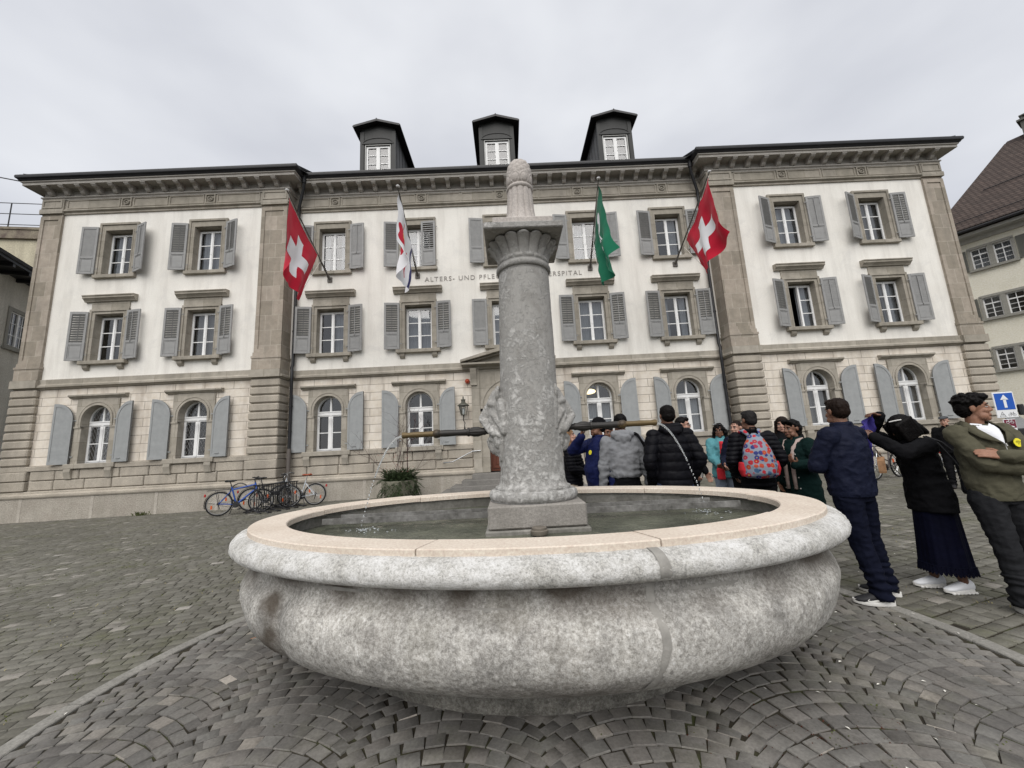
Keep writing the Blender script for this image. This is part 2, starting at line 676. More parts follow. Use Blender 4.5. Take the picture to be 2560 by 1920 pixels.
# plinth and its moulding
pl, pm = MB(), MB()
rng = random.Random(3)
for seg in ([(-17.2, 9.0), (-17.2, 0), (-8.1, 0), (-8.1, YC), (-1.35, YC)], [(1.35, YC), (8.1, YC), (8.1, 0), (17.2, 0), (17.2, 9.0)]):
    sweep(pl, seg, [(-.05, -.6), (.16, -.6), (.16, .70), (-.05, .70)])
    sweep(pm, seg, [(-.05, .70), (.19, .70), (.21, .74), (.21, .80), (.17, .83), (.13, .85), (.13, .89), (.09, .915), (-.05, .915)])
pl.build('plinth', M_PLINTH, bld)
pm.build('plinth_moulding', M_RUST, bld)
st = MB()
st.box(-.05, .05, -.168, -.1, -.5, .698)
st_me = st.mesh('plinth_strip', M_PLINTH_L)
for x in (-16.35, -14.0, -11.9, -9.9, 9.9, 11.9, 14.0, 16.35):
    inst('plinth_strip', st_me, bld, (x, 0, 0))
for x in (-7.2, -5.2, -2.5, 2.5, 5.2, 7.2):
    inst('plinth_strip', st_me, bld, (x, YC, 0))

# rusticated base courses, corner blocks
for (a, b, y) in ((-16.3, -9.15, 0), (-8.02, -1.4, YC), (1.4, 8.02, YC), (9.15, 16.3, 0)):
    rb = MB()
    for row in range(2):
        z0 = .925 + row * .328
        x = a
        while x < b - .05:
            L = rng.uniform(.65, 1.35)
            if b - (x + L) < .5:
                L = b - x
            rb.box(x + .012, x + L - .012, y - .075, y + .1, z0 + .012, z0 + .316, .022)
            x += L
    rb.build('base_blocks', M_RUST, bld)
for s in (-1, 1):
    for x0, x1, x2, x3, x4, x5, yb in ((16.42, 17.32, 16.36, 17.34, 16.46, 17.27, 1.0), (8.02, 9.06, 8.0, 9.1, 8.07, 9.0, YC + .2)):
        cb = MB()
        for k in range(9):
            z0 = 1.755 + k * .292
            cb.box(s * x0, s * x1, -.14, yb, z0 + .02, z0 + .275, .035)
        for row in range(2):
            z0 = .925 + row * .328
            cb.box(s * x2, s * x3, -.15, yb, z0 + .012, z0 + .316, .025)
        cb.box(s * x4, s * x5, -.075, yb, .92, 4.36)
        cb.build('corner_blocks', M_RUST, bld)

# sill band, string course
sb = MB()
for seg in ([(-17.2, 9.0), (-17.2, 0), (-8.1, 0), (-8.1, YC), (-1.35, YC)], [(1.35, YC), (8.1, YC), (8.1, 0), (17.2, 0), (17.2, 9.0)]):
    sweep(sb, seg, [(-.05, 1.585), (.10, 1.585), (.10, 1.72), (.08, 1.745), (-.05, 1.745)])
sb.build('sill_band', M_RUST, bld)
sc_ = MB()
sweep(sc_, OUT, [(-.05, 4.38), (.06, 4.38), (.09, 4.42), (.15, 4.44), (.15, 4.50), (.10, 4.53), (.08, 4.56), (.08, 4.72), (-.05, 4.72)])
for s in (-1, 1):
    for a, b in ((16.4, 17.305), (8.005, 9.075)):
        sc_.box(s * a, s * b, -.20, .2, 4.43, 4.70)
sc_.build('string_course', M_SAND, bld)

# pilasters
for s in (-1, 1):
    for a, b in ((16.47, 17.26), (8.06, 9.02)):
        p = MB()
        yb = 1.0 if a > 10 else YC + .2
        p.box(s * a, s * b, -.055, yb, 4.7, 11.14)
        x0, x1 = sorted((s * a, s * b))
        p.box(x0, x0 + .13, -.085, -.05, 5.34, 11.0)
        p.box(x1 - .13, x1, -.085, -.05, 5.34, 11.0)
        p.box(x0 + .13, x1 - .13, -.085, -.05, 10.86, 11.0)
        p.box(x0 + .13, x1 - .13, -.085, -.05, 5.34, 5.46)
        p.box(x0 - .03, x1 + .03, -.13, yb, 4.72, 5.12)
        p.box(x0 - .05, x1 + .05, -.15, yb, 5.12, 5.20)
        p.box(x0 - .02, x1 + .02, -.11, yb, 5.20, 5.335)
        p.build('pilaster', M_SANDP, bld)

# frieze
fr = MB()
sweep(fr, OUT, [(-.05, 11.08), (.05, 11.08), (.05, 11.14), (.08, 11.16), (.12, 11.19), (.12, 11.24), (.07, 11.26), (.045, 11.26), (.045, 11.70), (-.05, 11.70)])
for s in (-1, 1):
    for a, b in ((16.44, 17.30), (8.03, 9.05)):
        fr.box(s * a, s * b, -.13, .2, 11.10, 11.28)
        fr.box(s * (a + .02), s * (b - .02), -.10, .2, 11.28, 11.70)
        x0, x1 = sorted((s * (a + .06), s * (b - .06)))
        fr.rect_frame(x0, x1, 11.32, 11.66, .06, -.125, -.1)
fr.build('frieze', M_SAND, bld)
def rosette(x, y):
    fl = MB()
    fl.tube([(.09 * cos(t), -.075, .09 * sin(t)) for t in [2 * pi * q / 14 for q in range(14)]], .022, 6, closed=True)
    fl.ball((0, -.06, 0), (.05, .03, .05), 10)
    fl.rect_frame(-.19, .19, -.19, .19, .045, -.085, -.04)
    inst('rosette', fl.mesh('rosette', M_SAND, 40), bld, (x, y, 11.48))
for (a, b, y, xs) in ((-16.4, -9.1, 0, (-14.15, -11.0)), (9.1, 16.4, 0, (11.0, 14.15)), (-8.0, 8.0, YC, (-6.5, -3.1, 0.0, 3.1, 6.5))):
    for x in xs:
        rosette(x, y)
    ed = [a] + [q for x in xs for q in (x - .22, x + .22)] + [b]
    for i in range(0, len(ed), 2):
        L = ed[i + 1] - ed[i]
        nn = 2 if L > 2.2 else 1
        for k in range(nn):
            u0 = ed[i] + L * k / nn + .03; u1 = ed[i] + L * (k + 1) / nn - .03
            fp = MB()
            fp.rect_frame(u0, u1, 11.30, 11.66, .035, y - .07, y - .04)
            fp.build('frieze_panel', M_SAND, bld)

# cornice, brackets, gutter
co = MB()
sweep(co, OUT, [(-.05, 11.66), (.08, 11.66), (.08, 11.70), (.13, 11.74), (.13, 11.78), (.06, 11.80), (.06, 12.02), (.10, 12.05), (.46, 12.05), (.46, 12.14), (.50, 12.16), (.50, 12.205), (-.05, 12.205)])
co.build('cornice', M_CORN, bld)
gu = MB()
sweep(gu, OUT, [(.40, 12.207), (.53, 12.207), (.545, 12.23), (.56, 12.255), (.60, 12.28), (.615, 12.34), (.60, 12.40), (.58, 12.405), (.56, 12.36), (.40, 12.33)])
gu.build('gutter', M_DARK, bld, smooth=35)
br = MB()
br.extrude([(-.075, .05, 11.82), (-.075, -.10, 11.80), (-.075, -.15, 11.84), (-.075, -.20, 11.91), (-.075, -.27, 11.95), (-.075, -.33, 11.955), (-.075, -.36, 11.98), (-.075, -.36, 12.01), (-.075, .05, 12.01)], (.15, 0, 0))
br.box(-.09, .09, -.385, .05, 12.01, 12.052)
br_me = br.mesh('bracket', M_CORN)
for (a, b, y, k) in ((-16.9, -8.45, 0, 15), (8.45, 16.9, 0, 15), (-7.75, 7.75, YC, 28)):
    for i in range(k):
        inst('bracket', br_me, bld, (a + (b - a) * i / (k - 1), y - .06, 0))

# roof of barrel tiles
def tiled(mb, x0, x1, y0, y1, z0, slope, cut0=0.0, cut1=0.0, step=.26):
    n = max(2, int((x1 - x0) / (step / 6)))
    rows = 5
    V = []; F = []
    for j in range(rows + 1):
        t = j / rows
        for i in range(n + 1):
            x = x0 + (x1 - x0) * i / n
            xa = x0 + cut0 * t + (x1 - cut1 * t - x0 - cut0 * t) * i / n
            h = .075 * abs(sin(pi * (x - x0) / step)) ** .8
            y = y0 + (y1 - y0) * t
            V.append((xa, y, z0 + slope * (y - y0) + h))
    m = n + 1
    for j in range(rows):
        for i in range(n):
            F.append((j * m + i, j * m + i + 1, (j + 1) * m + i + 1, (j + 1) * m + i))
    mb.add(V, F)
    mb.add([(x0, y0, z0 - .05), (x1, y0, z0 - .05), (x1, y0, z0), (x0, y0, z0)], [(0, 1, 2, 3)])

rf = MB()
SL = .5
tiled(rf, -8.2, 8.2, YC - .52, 7.5, 12.385, SL)
tiled(rf, -17.62, -7.62, -.52, 7.0, 12.385, SL, 5.0, 0)
tiled(rf, 7.62, 17.62, -.52, 7.0, 12.385, SL, 0, 5.0)
for s in (-1, 1):
    rf.add([(s * 7.62, -.52, 12.37), (s * 7.62, 7.0, 12.37 + SL * 7.52), (s * 7.2, YC - .5, 12.30), (s * 7.2, 7.4, 12.37 + SL * 6.9)], [(0, 2, 3, 1)])
    rf.add([(s * 17.62, -.52, 12.37), (s * 12.62, 7.0, 12.37 + SL * 7.52), (s * 17.62, 9, 12.37)], [(0, 1, 2)])
rf.build('roof', M_TILE, bld)
for s in (-1, 1):
    vl = MB(); vl.tube([(s * 7.66, -.5, 12.42), (s * 7.45, .2, 12.62), (s * 7.3, 1.2, 12.95)], .06, 6); vl.build('roof_flashing', M_DARK, bld)
    vl = MB(); vl.tube([(s * 17.6, -.5, 12.43), (s * 16.6, 1.0, 13.2)], .07, 6); vl.build('roof_flashing', M_DARK, bld)
for x0, x1, y in ((-16.6, -9.0, -.4), (9.0, 16.6, -.4), (-7.4, -5.8, YC - .36), (5.9, 7.4, YC - .36)):
    vl = MB(); vl.tube([(x0, y, 12.525), (x1, y, 12.525)], .012, 5); vl.build('snow_rail', M_DARK, bld)

# downpipes in the two inner corners
for s in (-1, 1):
    d = MB()
    x = s * 7.86
    d.tube([(s * 7.52, YC - .5, 12.34), (s * 7.52, YC - .5, 12.02)], [.10, .075], 10)
    d.tube([(s * 7.52, YC - .5, 12.05), (s * 7.54, YC - .46, 11.85), (x, YC - .16, 11.2), (x, YC - .14, 10.9), (x, YC - .14, 4.95), (x, YC - .2, 4.8), (s * 7.80, YC - .28, 4.68), (s * 7.80, YC - .28, 4.3), (s * 7.82, YC - .24, 4.1), (s * 7.82, YC - .24, 2.0), (s * 7.80, YC - .28, 1.2), (s * 7.78, YC - .30, .05)], .055, 10)
    for z in (10.2, 8.2, 6.2, 3.4, 2.5):
        d.disc((x if z > 5 else s * 7.82, YC - (.14 if z > 5 else .24), z), (0, 0, 1), .066, .05, 10)
    d.build('downpipe', M_DARK, bld, smooth=40)
    d = MB()
    d.tube([(s * 7.79, YC - .29, 1.9), (s * 7.78, YC - .30, .08)], .068, 12)
    d.build('standpipe', m_plain('brown_grey_pipe', (0.12, 0.105, 0.095), 0.5), bld, smooth=40)

# ------------------------------------------------------------------ windows
def arch_path(r, zs, x0=0.0, k=16):
    return [(x0 + r * cos(pi * i / k), zs + r * sin(pi * i / k)) for i in range(k + 1)]


def ring_slab(mb, outer, inner, y0, y1):
    """flat slab between two closed (x, z) outlines with the same point count"""
    n = len(outer)
    V = [(x, y0, z) for x, z in outer] + [(x, y0, z) for x, z in inner] + [(x, y1, z) for x, z in outer] + [(x, y1, z) for x, z in inner]
    F = []
    for i in range(n):
        j = (i + 1) % n
        F += [(i, j, n + j, n + i), (2 * n + i, 3 * n + i, 3 * n + j, 2 * n + j), (n + i, n + j, 3 * n + j, 3 * n + i), (i, 2 * n + i, 2 * n + j, j)]
    mb.add(V, F)


def surround_rect(ow, z0, z1, zt, zb, head=None):
    m = MB()
    for s in (-1, 1):
        m.box(s * .5, s * ow, -.045, .30, z0, zt)
        m.box(s * (ow - .06), s * (ow + .02), -.075, .1, z0, zt + .02)
        m.box(s * .504, s * .545, -.055, -.04, z0 + .003, z1 + .045)
    m.box(-.5, .5, -.045, .30, z1, zt)
    m.box(-ow - .02, ow + .02, -.078, .1, zt - .055, zt + .022)
    m.box(-.504, .504, -.055, -.04, z1 + .004, z1 + .045)
    m.box(-.499, .499, .24, .30, z1 - .06, z1 + .002)
    return m.mesh('window', M_SAND)


ME_TOP = surround_rect(.70, 8.57, 10.34, 10.62, 8.4)
ME_MID = surround_rect(.68, 5.32, 7.06, 7.22, 5.1)
m = MB()
m.box(-.76, .76, -.12, .32, 8.44, 8.57, .012)
ME_TOPSILL = m.mesh('sill', M_SAND)
m = MB()
m.box(-.82, .82, -.17, .32, 5.19, 5.32, .012)
for s in (-1, 1):
    m.extrude([(s * .60 - .09, .02, 5.19), (s * .60 - .09, -.12, 5.19), (s * .60 - .09, -.10, 5.08), (s * .60 - .09, -.04, 5.0), (s * .60 - .09, .02, 5.0)], (.18, 0, 0))
ME_MIDSILL = m.mesh('sill', M_SAND)
m = MB()
m.box(-.68, .68, -.035, .05, 7.242, 7.53)
m.prof_x([(.02, 7.53), (-.08, 7.53), (-.10, 7.57), (-.15, 7.62), (-.18, 7.64), (-.18, 7.70), (-.205, 7.72), (-.205, 7.75), (.02, 7.78)], -.92, .92)
ME_MIDHOOD = m.mesh('hood', M_SAND)
# arched ground floor windows
ZS, RA = 3.24, .49
inn = [(.49, 1.76)] + arch_path(RA, ZS) + [(-.49, 1.76)]
outp = [(.72, 1.76)]
for i in range(17):
    a = pi * i / 16
    c_, s_ = cos(a), sin(a)
    k = min(.72 / max(abs(c_), 1e-6), (3.99 - ZS) / max(s_, 1e-6))
    outp.append((k * c_, ZS + k * s_))
outp.append((-.72, 1.76))
m = MB()
ring_slab(m, outp, inn, -.05, .32)
for r0, r1, y in ((.50, .57, -.085), (.60, .66, -.07)):
    ring_slab(m, [(r1, 3.0)] + arch_path(r1, ZS) + [(-r1, 3.0)], [(r0, 3.0)] + arch_path(r0, ZS) + [(-r0, 3.0)], y, .02)
m.box(-.74, -.50, -.075, .02, 2.96, 3.02)
m.box(.50, .74, -.075, .02, 2.96, 3.02)
ME_ARCH = m.mesh('window', M_SAND)
m = MB()
m.prof_x([(.02, 4.0), (-.07, 4.0), (-.10, 4.03), (-.13, 4.05), (-.155, 4.07), (-.155, 4.12), (.02, 4.15)], -.98, .98)
ME_ARCHHOOD = m.mesh('hood', M_SAND)
m = MB()
m.box(-.85, .85, -.16, .34, 1.60, 1.76, .012)
for s in (-1, 1):
    m.extrude([(s * .68 - .11, .02, 1.60), (s * .68 - .11, -.16, 1.60), (s * .68 - .11, -.17, 1.5), (s * .68 - .11, -.13, 1.36), (s * .68 - .11, -.11, 1.27), (s * .68 - .11, .02, 1.25)], (.22, 0, 0))
ME_ARCHSILL = m.mesh('sill', M_SAND)


def frame_rect(z0, z1, bars=2):
    m = MB()
    m.rect_frame(-.5, .5, z0, z1, .045, .20, .27)
    for s in (-1, 1):
        a, b = sorted((s * .02, s * .455))
        m.rect_frame(a, b, z0 + .045, z1 - .045, .034, .185, .235)
    m.box(-.028, .028, .17, .25, z0 + .05, z1 - .05)
    for k in range(bars):
        z = z0 + .08 + (z1 - z0 - .16) * (k + 1) / (bars + 1)
        m.box(-.45, .45, .195, .225, z - .014, z + .014)
    m.ball((-.0, .165, (z0 + z1) / 2 - .1), .018, 6)
    m.box(-.52, .52, .10, .21, z0 - .02, z0 + .03)
    return m.mesh('casement_frame', M_WHITE)


ME_FR_TOP = frame_rect(8.57, 10.28)
ME_FR_MID = frame_rect(5.32, 7.0)
m = MB()      # one leaf swung inwards, the other shut
m.rect_frame(-.5, .5, 5.32, 7.0, .045, .20, .27)
m.box(-.02, .028, .17, .25, 5.37, 6.95)
m.rect_frame(.02, .455, 5.365, 6.955, .034, .185, .235)
for z in (5.91, 6.42):
    m.box(.02, .45, .195, .225, z - .014, z + .014)
m.box(-.52, .52, .10, .21, 5.30, 5.35)
m.box(-.455, -.425, .25, .66, 5.365, 6.955)
ME_FR_OPEN = m.mesh('casement_frame', M_WHITE)
m = MB()
oi = [(.49, 1.76)] + arch_path(.49, ZS) + [(-.49, 1.76)]
ii = [(.44, 1.81)] + arch_path(.44, ZS) + [(-.44, 1.81)]
ring_slab(m, oi, ii, .20, .28)
m.box(-.45, .45, .17, .26, 3.05, 3.15)
m.box(-.45, .45, .155, .26, 3.155, 3.19)
m.box(-.04, .04, .17, .25, 1.8, 3.05)
m.box(-.03, .03, .18, .25, 3.19, ZS + .44)
for s in (-1, 1):
    a, b = sorted((s * .035, s * .45))
    m.rect_frame(a, b, 1.80, 3.05, .045, .185, .235)
m.box(-.45, .45, .195, .225, 2.40, 2.43)
ME_FR_ARCH = m.mesh('casement_frame', M_WHITE)


def pane_mesh(poly, y=.215):
    m = MB()
    m.add([(x, y, z) for x, z in poly], [tuple(range(len(poly)))])
    return m.mesh('pane', M_GLASS)


ME_PA_TOP = pane_mesh([(-.47, 8.6), (.47, 8.6), (.47, 10.25), (-.47, 10.25)])
ME_PA_MID = pane_mesh([(-.47, 5.35), (.47, 5.35), (.47, 6.97), (-.47, 6.97)])
ME_PA_HALF = pane_mesh([(.03, 5.35), (.47, 5.35), (.47, 6.97), (.03, 6.97)])
ME_PA_ARCH = pane_mesh([(.46, 1.79)] + arch_path(.46, ZS) + [(-.46, 1.79)])


def curtain_mesh(z0, z1, spans, mat, amp=.02):
    m = MB()
    for a, b in spans:
        n = int((b - a) / .014)
        V = []
        for i in range(n + 1):
            x = a + (b - a) * i / n
            y = .36 + amp * sin(x * 62) + amp * .6 * sin(x * 23 + 1.3)
            V += [(x, y, z0), (x, y - .004, z1)]
        m.add(V, [(2 * i, 2 * i + 2, 2 * i + 3, 2 * i + 1) for i in range(n)])
    return m.mesh('curtain', mat, 180)


CURT = {}
for kind, (z0, z1) in dict(top=(8.55, 10.3), mid=(5.3, 7.02), arch=(1.78, 3.75), low=(1.78, 3.10), dorm=(.0, 1.2)).items():
    CURT[kind, 'full'] = curtain_mesh(z0, z1, [(-.48, .48)], M_CURT)
    CURT[kind, 'side'] = curtain_mesh(z0, z1, [(-.48, -.24), (.2, .48)], M_CURT)
    CURT[kind, 'left'] = curtain_mesh(z0, z1, [(-.48, -.05)], M_CURT)
    CURT[kind, 'right'] = curtain_mesh(z0, z1, [(.02, .48)], M_CURT)
    CURT[kind, 'grey'] = curtain_mesh(z0, z1, [(-.48, .48)], M_CURTD)


def shutter_mesh(h, closed, sg=1):
    """hinge edge at x = 0, leaf towards +x, foot at z = 0"""
    m = MB()
    W, T = .555, .022
    lo = h * .34
    for a, b in ((0, .075), (W - .075, W)):
        m.box(a, b, -T, T, 0, h, .006)
    m.box(.075, W - .075, -T, T, 0, .08)
    m.box(.075, W - .075, -T, T, lo - .03, lo + .05)
    m.box(.075, W - .075, -T, T, h - .085, h)
    m.box(.075, W - .075, -T * .35, T * .35, .08, lo - .03)
    m.rect_frame(.10, W - .10, .105, lo - .055, .012, -T * .75, T * .75)
    n = 12
    z0, z1 = lo + .05, h - .085
    for k in range(n):
        z = z0 + (z1 - z0) * (k + .5) / n
        dz = (z1 - z0) / n * (.54 if closed else .26)
        dy = (.008 if closed else .020) * sg
        m.extrude([(.07, -dy - .003, z + dz), (.07, -dy + .003, z + dz + .006), (.07, dy + .003, z - dz), (.07, dy - .003, z - dz - .006)], (W - .14, 0, 0))
    m.box(W / 2 - .012, W / 2 + .012, -T - .016, -T, z0 - .02, z1 - .02)
    m.box(W / 2 - .01, W / 2 + .01, -T - .03, -T + .01, z0 - .07, z0 - .02)
    for z in (.2, h - .25):
        m.box(-.075, .03, -.03, -.012, z, z + .03)
    m.tube([(.2, -.03, -.01), (.2, -.05, -.035), (.28, -.05, -.035)], .008, 5)
    return m.mesh('shutter', M_SHUTU)


SH = {}
for kind, h in (('top', 1.86), ('mid', 1.80)):
    for c in (0, 1):
        SH[kind, c] = shutter_mesh(h, c)
        SH[kind, c, 'L'] = shutter_mesh(h, c, -1)
W_ = .58
pol = [(0, 0), (W_, 0), (W_, 2.06)]
for i in range(13):
    a = pi / 2 * (1 - i / 12)
    pol.append((W_ - .02 - (W_ - .02) * cos(a), 1.50 + .56 * sin(a)))
pol = [(0, 0), (W_, 0)] + [(W_, 2.06), (W_ - .06, 2.06)] + [((W_ - .06) * (1 - sin(pi / 2 * i / 10)), 1.48 + .58 * cos(pi / 2 * i / 10)) for i in range(1, 11)]
m = MB()
m.extrude([(x, -.014, z) for x, z in pol], (0, .028, 0))
cxp, czp = .30, 1.0
inn_ = [(cxp + (x - cxp) * .80, czp + (z - czp) * .90) for x, z in pol]
ring_slab(m, pol, inn_, -.026, .026)
m.tube([(.18, -.03, .12), (.18, -.05, .12), (.32, -.05, .12), (.32, -.03, .12)], .012, 6)
for z in (.22, 1.45):
    m.box(-.085, .03, -.03, -.012, z, z + .035)
SH['arch', 0] = SH['arch', 0, 'L'] = m.mesh('shutter', M_SHUT)
lat = MB()
for s in (-1, 1):
    for q in range(-14, 16):
        for dr in (-1, 1):
            # leaded diamonds
            x0, x1 = (.05, .44)
            pts = []
            for t in range(13):
                x = x0 + (x1 - x0) * t / 12
                z = 1.85 + q * .2 + dr * (x - x0) * 1.75
                top = 3.03
                if 1.85 < z < top:
                    pts.append((s * x, .208, z))
                elif 3.2 < z < ZS + sqrt(max(0, .43 ** 2 - x * x)):
                    pts.append((s * x, .208, z))
            seg = []
            for p in pts:
                if seg and abs(p[2] - seg[-1][2]) > .12:
                    if len(seg) > 1: lat.tube([seg[0], seg[-1]], .0055, 4)
                    seg = []
                seg.append(p)
            if len(seg) > 1: lat.tube([seg[0], seg[-1]], .0055, 4)
ME_LAT = lat.mesh('lead_lattice', m_plain('lead_came', (0.22, 0.22, 0.22), 0.5))

KIND = dict(top=(ME_TOP, ME_TOPSILL, None, ME_FR_TOP, ME_PA_TOP, 8.60, .71), mid=(ME_MID, ME_MIDSILL, ME_MIDHOOD, ME_FR_MID, ME_PA_MID, 5.34, .69), arch=(ME_ARCH, ME_ARCHSILL, ME_ARCHHOOD, ME_FR_ARCH, ME_PA_ARCH, 1.76, .74))
rs = random.Random(11)


def make_window(kind, x, y, lc, rc, curt, ck=None, angL=None, angR=None, lattice=False, label=None):
    sur, sil, hood, fr_, pa, zs, hx = KIND[kind]
    r = inst('window', sur, bld, (x, y, 0))
    if label: r['label'] = label
    inst('sill', sil, r)
    if hood: inst('hood', hood, r)
    inst('casement_frame', fr_, r)
    inst('pane', pa, r)
    if curt: inst('curtain', CURT[ck or kind, curt], r)
    if lattice: inst('lead_lattice', ME_LAT, r)
    aL = radians(angL if angL is not None else rs.uniform(4, 11))
    aR = radians(angR if angR is not None else rs.uniform(4, 11))
    yo = -.10
    if lc is not None:
        inst('shutter', SH[kind, lc, 'L'], r, (-hx, yo, zs), (0, 0, pi + aL))
    if rc is not None:
        inst('shutter', SH[kind, rc], r, (hx, yo, zs), (0, 0, -aR))
    return r


make_window('top', -14.3, 0, 1, 1, 'side', angR=24)
make_window('top', -11.0, 0, 0, 0, 'full', angR=20)
make_window('top', -6.58, YC, 0, 1, 'side')
make_window('top', -3.29, YC, 0, 0, 'full', angR=183, label='window with its right louvred shutter swung shut')
make_window('top', 0, YC, 1, 1, 'full')
make_window('top', 3.29, YC, 1, 1, 'left')
make_window('top', 6.58, YC, 0, 0, 'right')
make_window('top', 11.0, 0, 0, 1, 'full', angL=22)
make_window('top', 14.3, 0, 0, 0, 'grey', angL=24)
make_window('mid', -14.3, 0, 0, 0, None)
make_window('mid', -11.0, 0, 0, 0, 'grey')
make_window('mid', -6.58, YC, 0, 0, 'right')
make_window('mid', -3.29, YC, 0, 0, 'full')
make_window('mid', 0, YC, 1, 1, 'full')
make_window('mid', 3.29, YC, 0, 0, 'full')
make_window('mid', 6.58, YC, 0, 0, 'side')
ow_ = make_window('mid', 11.0, 0, 0, 1, 'right', angL=20, label='window with its left half standing open and dark')
for c_ in ow_.children:
    if c_.name.startswith('casement_frame'): c_.data = ME_FR_OPEN
    if c_.name.startswith('pane'): c_.data = ME_PA_HALF
make_window('mid', 14.3, 0, 0, 1, 'right', angL=20)
make_window('arch', -14.3, 0, 0, 0, None, lattice=True)
make_window('arch', -11.0, 0, 0, 0, None, lattice=True)
make_window('arch', -6.58, YC, 0, 0, None)
make_window('arch', -3.29, YC, 0, 0, None)
r_ = make_window('arch', 3.29, YC, 0, 0, 'full', 'low')
make_window('arch', 6.58, YC, 0, 0, 'full', 'low')
make_window('arch', 11.0, 0, 0, 0, 'grey', 'low')
make_window('arch', 14.3, 0, 0, 0, 'grey', 'low')
m = MB()
m.ball((-.22, .75, 3.52), (.26, .26, .10), 16)
M_LAMP = Mat('lit_room_lamp'); M_LAMP.base((0.9, 0.8, 0.5))
M_LAMP.b.inputs['Emission Color'].default_value = (1.0, 0.78, 0.42, 1)
M_LAMP.b.inputs['Emission Strength'].default_value = 1.3
m.build('ceiling_lamp', M_LAMP.m, r_, smooth=180)

# dormers
ME_FR_D = None
m = MB()
m.rect_frame(-.50, .50, 0, 1.25, .045, .02, .09)
m.box(-.04, .04, .0, .08, .04, 1.2)
for s in (-1, 1):
    a, b = sorted((s * .035, s * .46))
    m.rect_frame(a, b, .04, 1.21, .04, .01, .06)
for k in (1, 2):
    m.box(-.46, .46, .02, .05, .04 + 1.17 * k / 3 - .014, .04 + 1.17 * k / 3 + .014)
ME_FR_D = m.mesh('casement_frame', M_WHITE)
ME_PA_D = pane_mesh([(-.47, .03), (.47, .03), (.47, 1.22), (-.47, 1.22)], .045)
b_ = MB()
ring_slab(b_, [(-.72, -.5), (.72, -.5), (.72, 2.04), (.0, 2.24), (-.72, 2.04)], [(-.52, -.05), (.52, -.05), (.52, 1.30), (.0, 1.30), (-.52, 1.30)], -.02, .14)
for s in (-1, 1):
    b_.box(s * .58, s * .74, -.05, .05, -.5, 1.9)
b_.box(-.52, .52, .1, .16, 1.3, 1.36)
arcp = [(.62 * cos(pi * i / 12), 1.36 + .24 * sin(pi * i / 12)) for i in range(13)]
b_.extrude([(x, -.05, z) for x, z in arcp], (0, .05, 0))
b_.tube([(x, -.05, z) for x, z in arcp], .022, 6)
b_.box(-.66, .66, -.07, 0, 1.325, 1.37)
ME_DORM = b_.mesh('dormer', M_DORM)
m = MB()
for s in (-1, 1):
    m.box(s * .66, s * .70, .1, 3.4, -.6, 2.05)
    for k in range(7):
        m.box(s * .70, s * .722, .25 + k * .45, .28 + k * .45, -.6, 2.0)
ME_DCHEEK = m.mesh('cheek', M_DORMS)
m = MB()
for s in (-1, 1):
    m.extrude([(0, -.26, 2.34), (s * .96, -.26, 2.07), (s * .96, -.26, 1.98), (0, -.26, 2.24)], (0, 3.9, 0))
    m.tube([(s * .965, -.26, 2.02), (s * .965, 3.5, 2.02)], .03, 6)
m.box(-.02, .02, -.27, 3.6, 2.32, 2.36)
ME_DROOF = m.mesh('dormer_roof', M_DARK)
m = MB()
m.rect_frame(-.53, .53, -.05, 1.30, .025, -.035, -.01)
ME_DTRIM = m.mesh('window_trim', m_plain('pale_dormer_trim', (0.5, 0.5, 0.48), 0.5))
m = MB()
m.add([(-.6, .6, -.4), (.6, .6, -.4), (.6, .6, 1.5), (-.6, .6, 1.5)], [(0, 1, 2, 3)])
ME_DINT = m.mesh('interior', M_INT)
for i, x in enumerate((-4.98, 0.0, 5.0)):
    d = inst('dormer', ME_DORM, bld, (x, .92, 13.06))
    inst('cheek', ME_DCHEEK, d)
    inst('dormer_roof', ME_DROOF, d)
    inst('window_trim', ME_DTRIM, d)
    inst('casement_frame', ME_FR_D, d)
    inst('pane', ME_PA_D, d)
    c = inst('curtain', CURT['dorm', 'grey'], d, (0, -.2, .03))
    inst('interior', ME_DINT, d)

# doorway, pediment, steps
dz = .74
m = MB()
RD = .80
inn = [(.80, dz)] + arch_path(RD, 3.02) + [(-.80, dz)]
outp = [(1.36, dz)]
for i in range(17):
    a = pi * i / 16
    k = min(1.36 / max(abs(cos(a)), 1e-6), (4.46 - 3.02) / max(sin(a), 1e-6))
    outp.append((k * cos(a), 3.02 + k * sin(a)))
outp.append((-1.36, dz))
ring_slab(m, outp, inn, -.10, .55)
for r0, r1, y in ((.82, .93, -.15), (.99, 1.09, -.13)):
    ring_slab(m, [(r1, 2.9)] + arch_path(r1, 3.02) + [(-r1, 2.9)], [(r0, 2.9)] + arch_path(r0, 3.02) + [(-r0, 2.9)], y, .0)
for s in (-1, 1):
    m.box(s * 1.08, s * 1.37, -.16, .1, dz, 4.44)
    m.box(s * .80, s * 1.08, -.13, .1, 2.90, 2.98)
    m.box(s * .80, s * 1.40, -.18, .1, dz, dz + .18)
dsur = m.build('doorway', M_SAND, bld, loc=(0, YC, 0))
m = MB()
pol = [(.80, dz)] + arch_path(RD, 3.02) + [(-.80, dz)]
m.extrude([(x, .36, z) for x, z in pol], (0, .06, 0))
for s in (-1, 1):
    for z0, z1 in ((dz + .1, 1.5), (1.6, 2.9)):
        a, b = sorted((s * .08, s * .72))
        m.rect_frame(a, b, z0, z1, .06, .33, .37)
        m.box(a + .12, b - .12, .34, .37, z0 + .12, z1 - .12, .01)
m.box(-.8, .8, .30, .37, 2.98, 3.08)
m.box(-.03, .03, .32, .37, dz, 2.98)
m.build('door', M_DOOR, dsur)
m = MB()
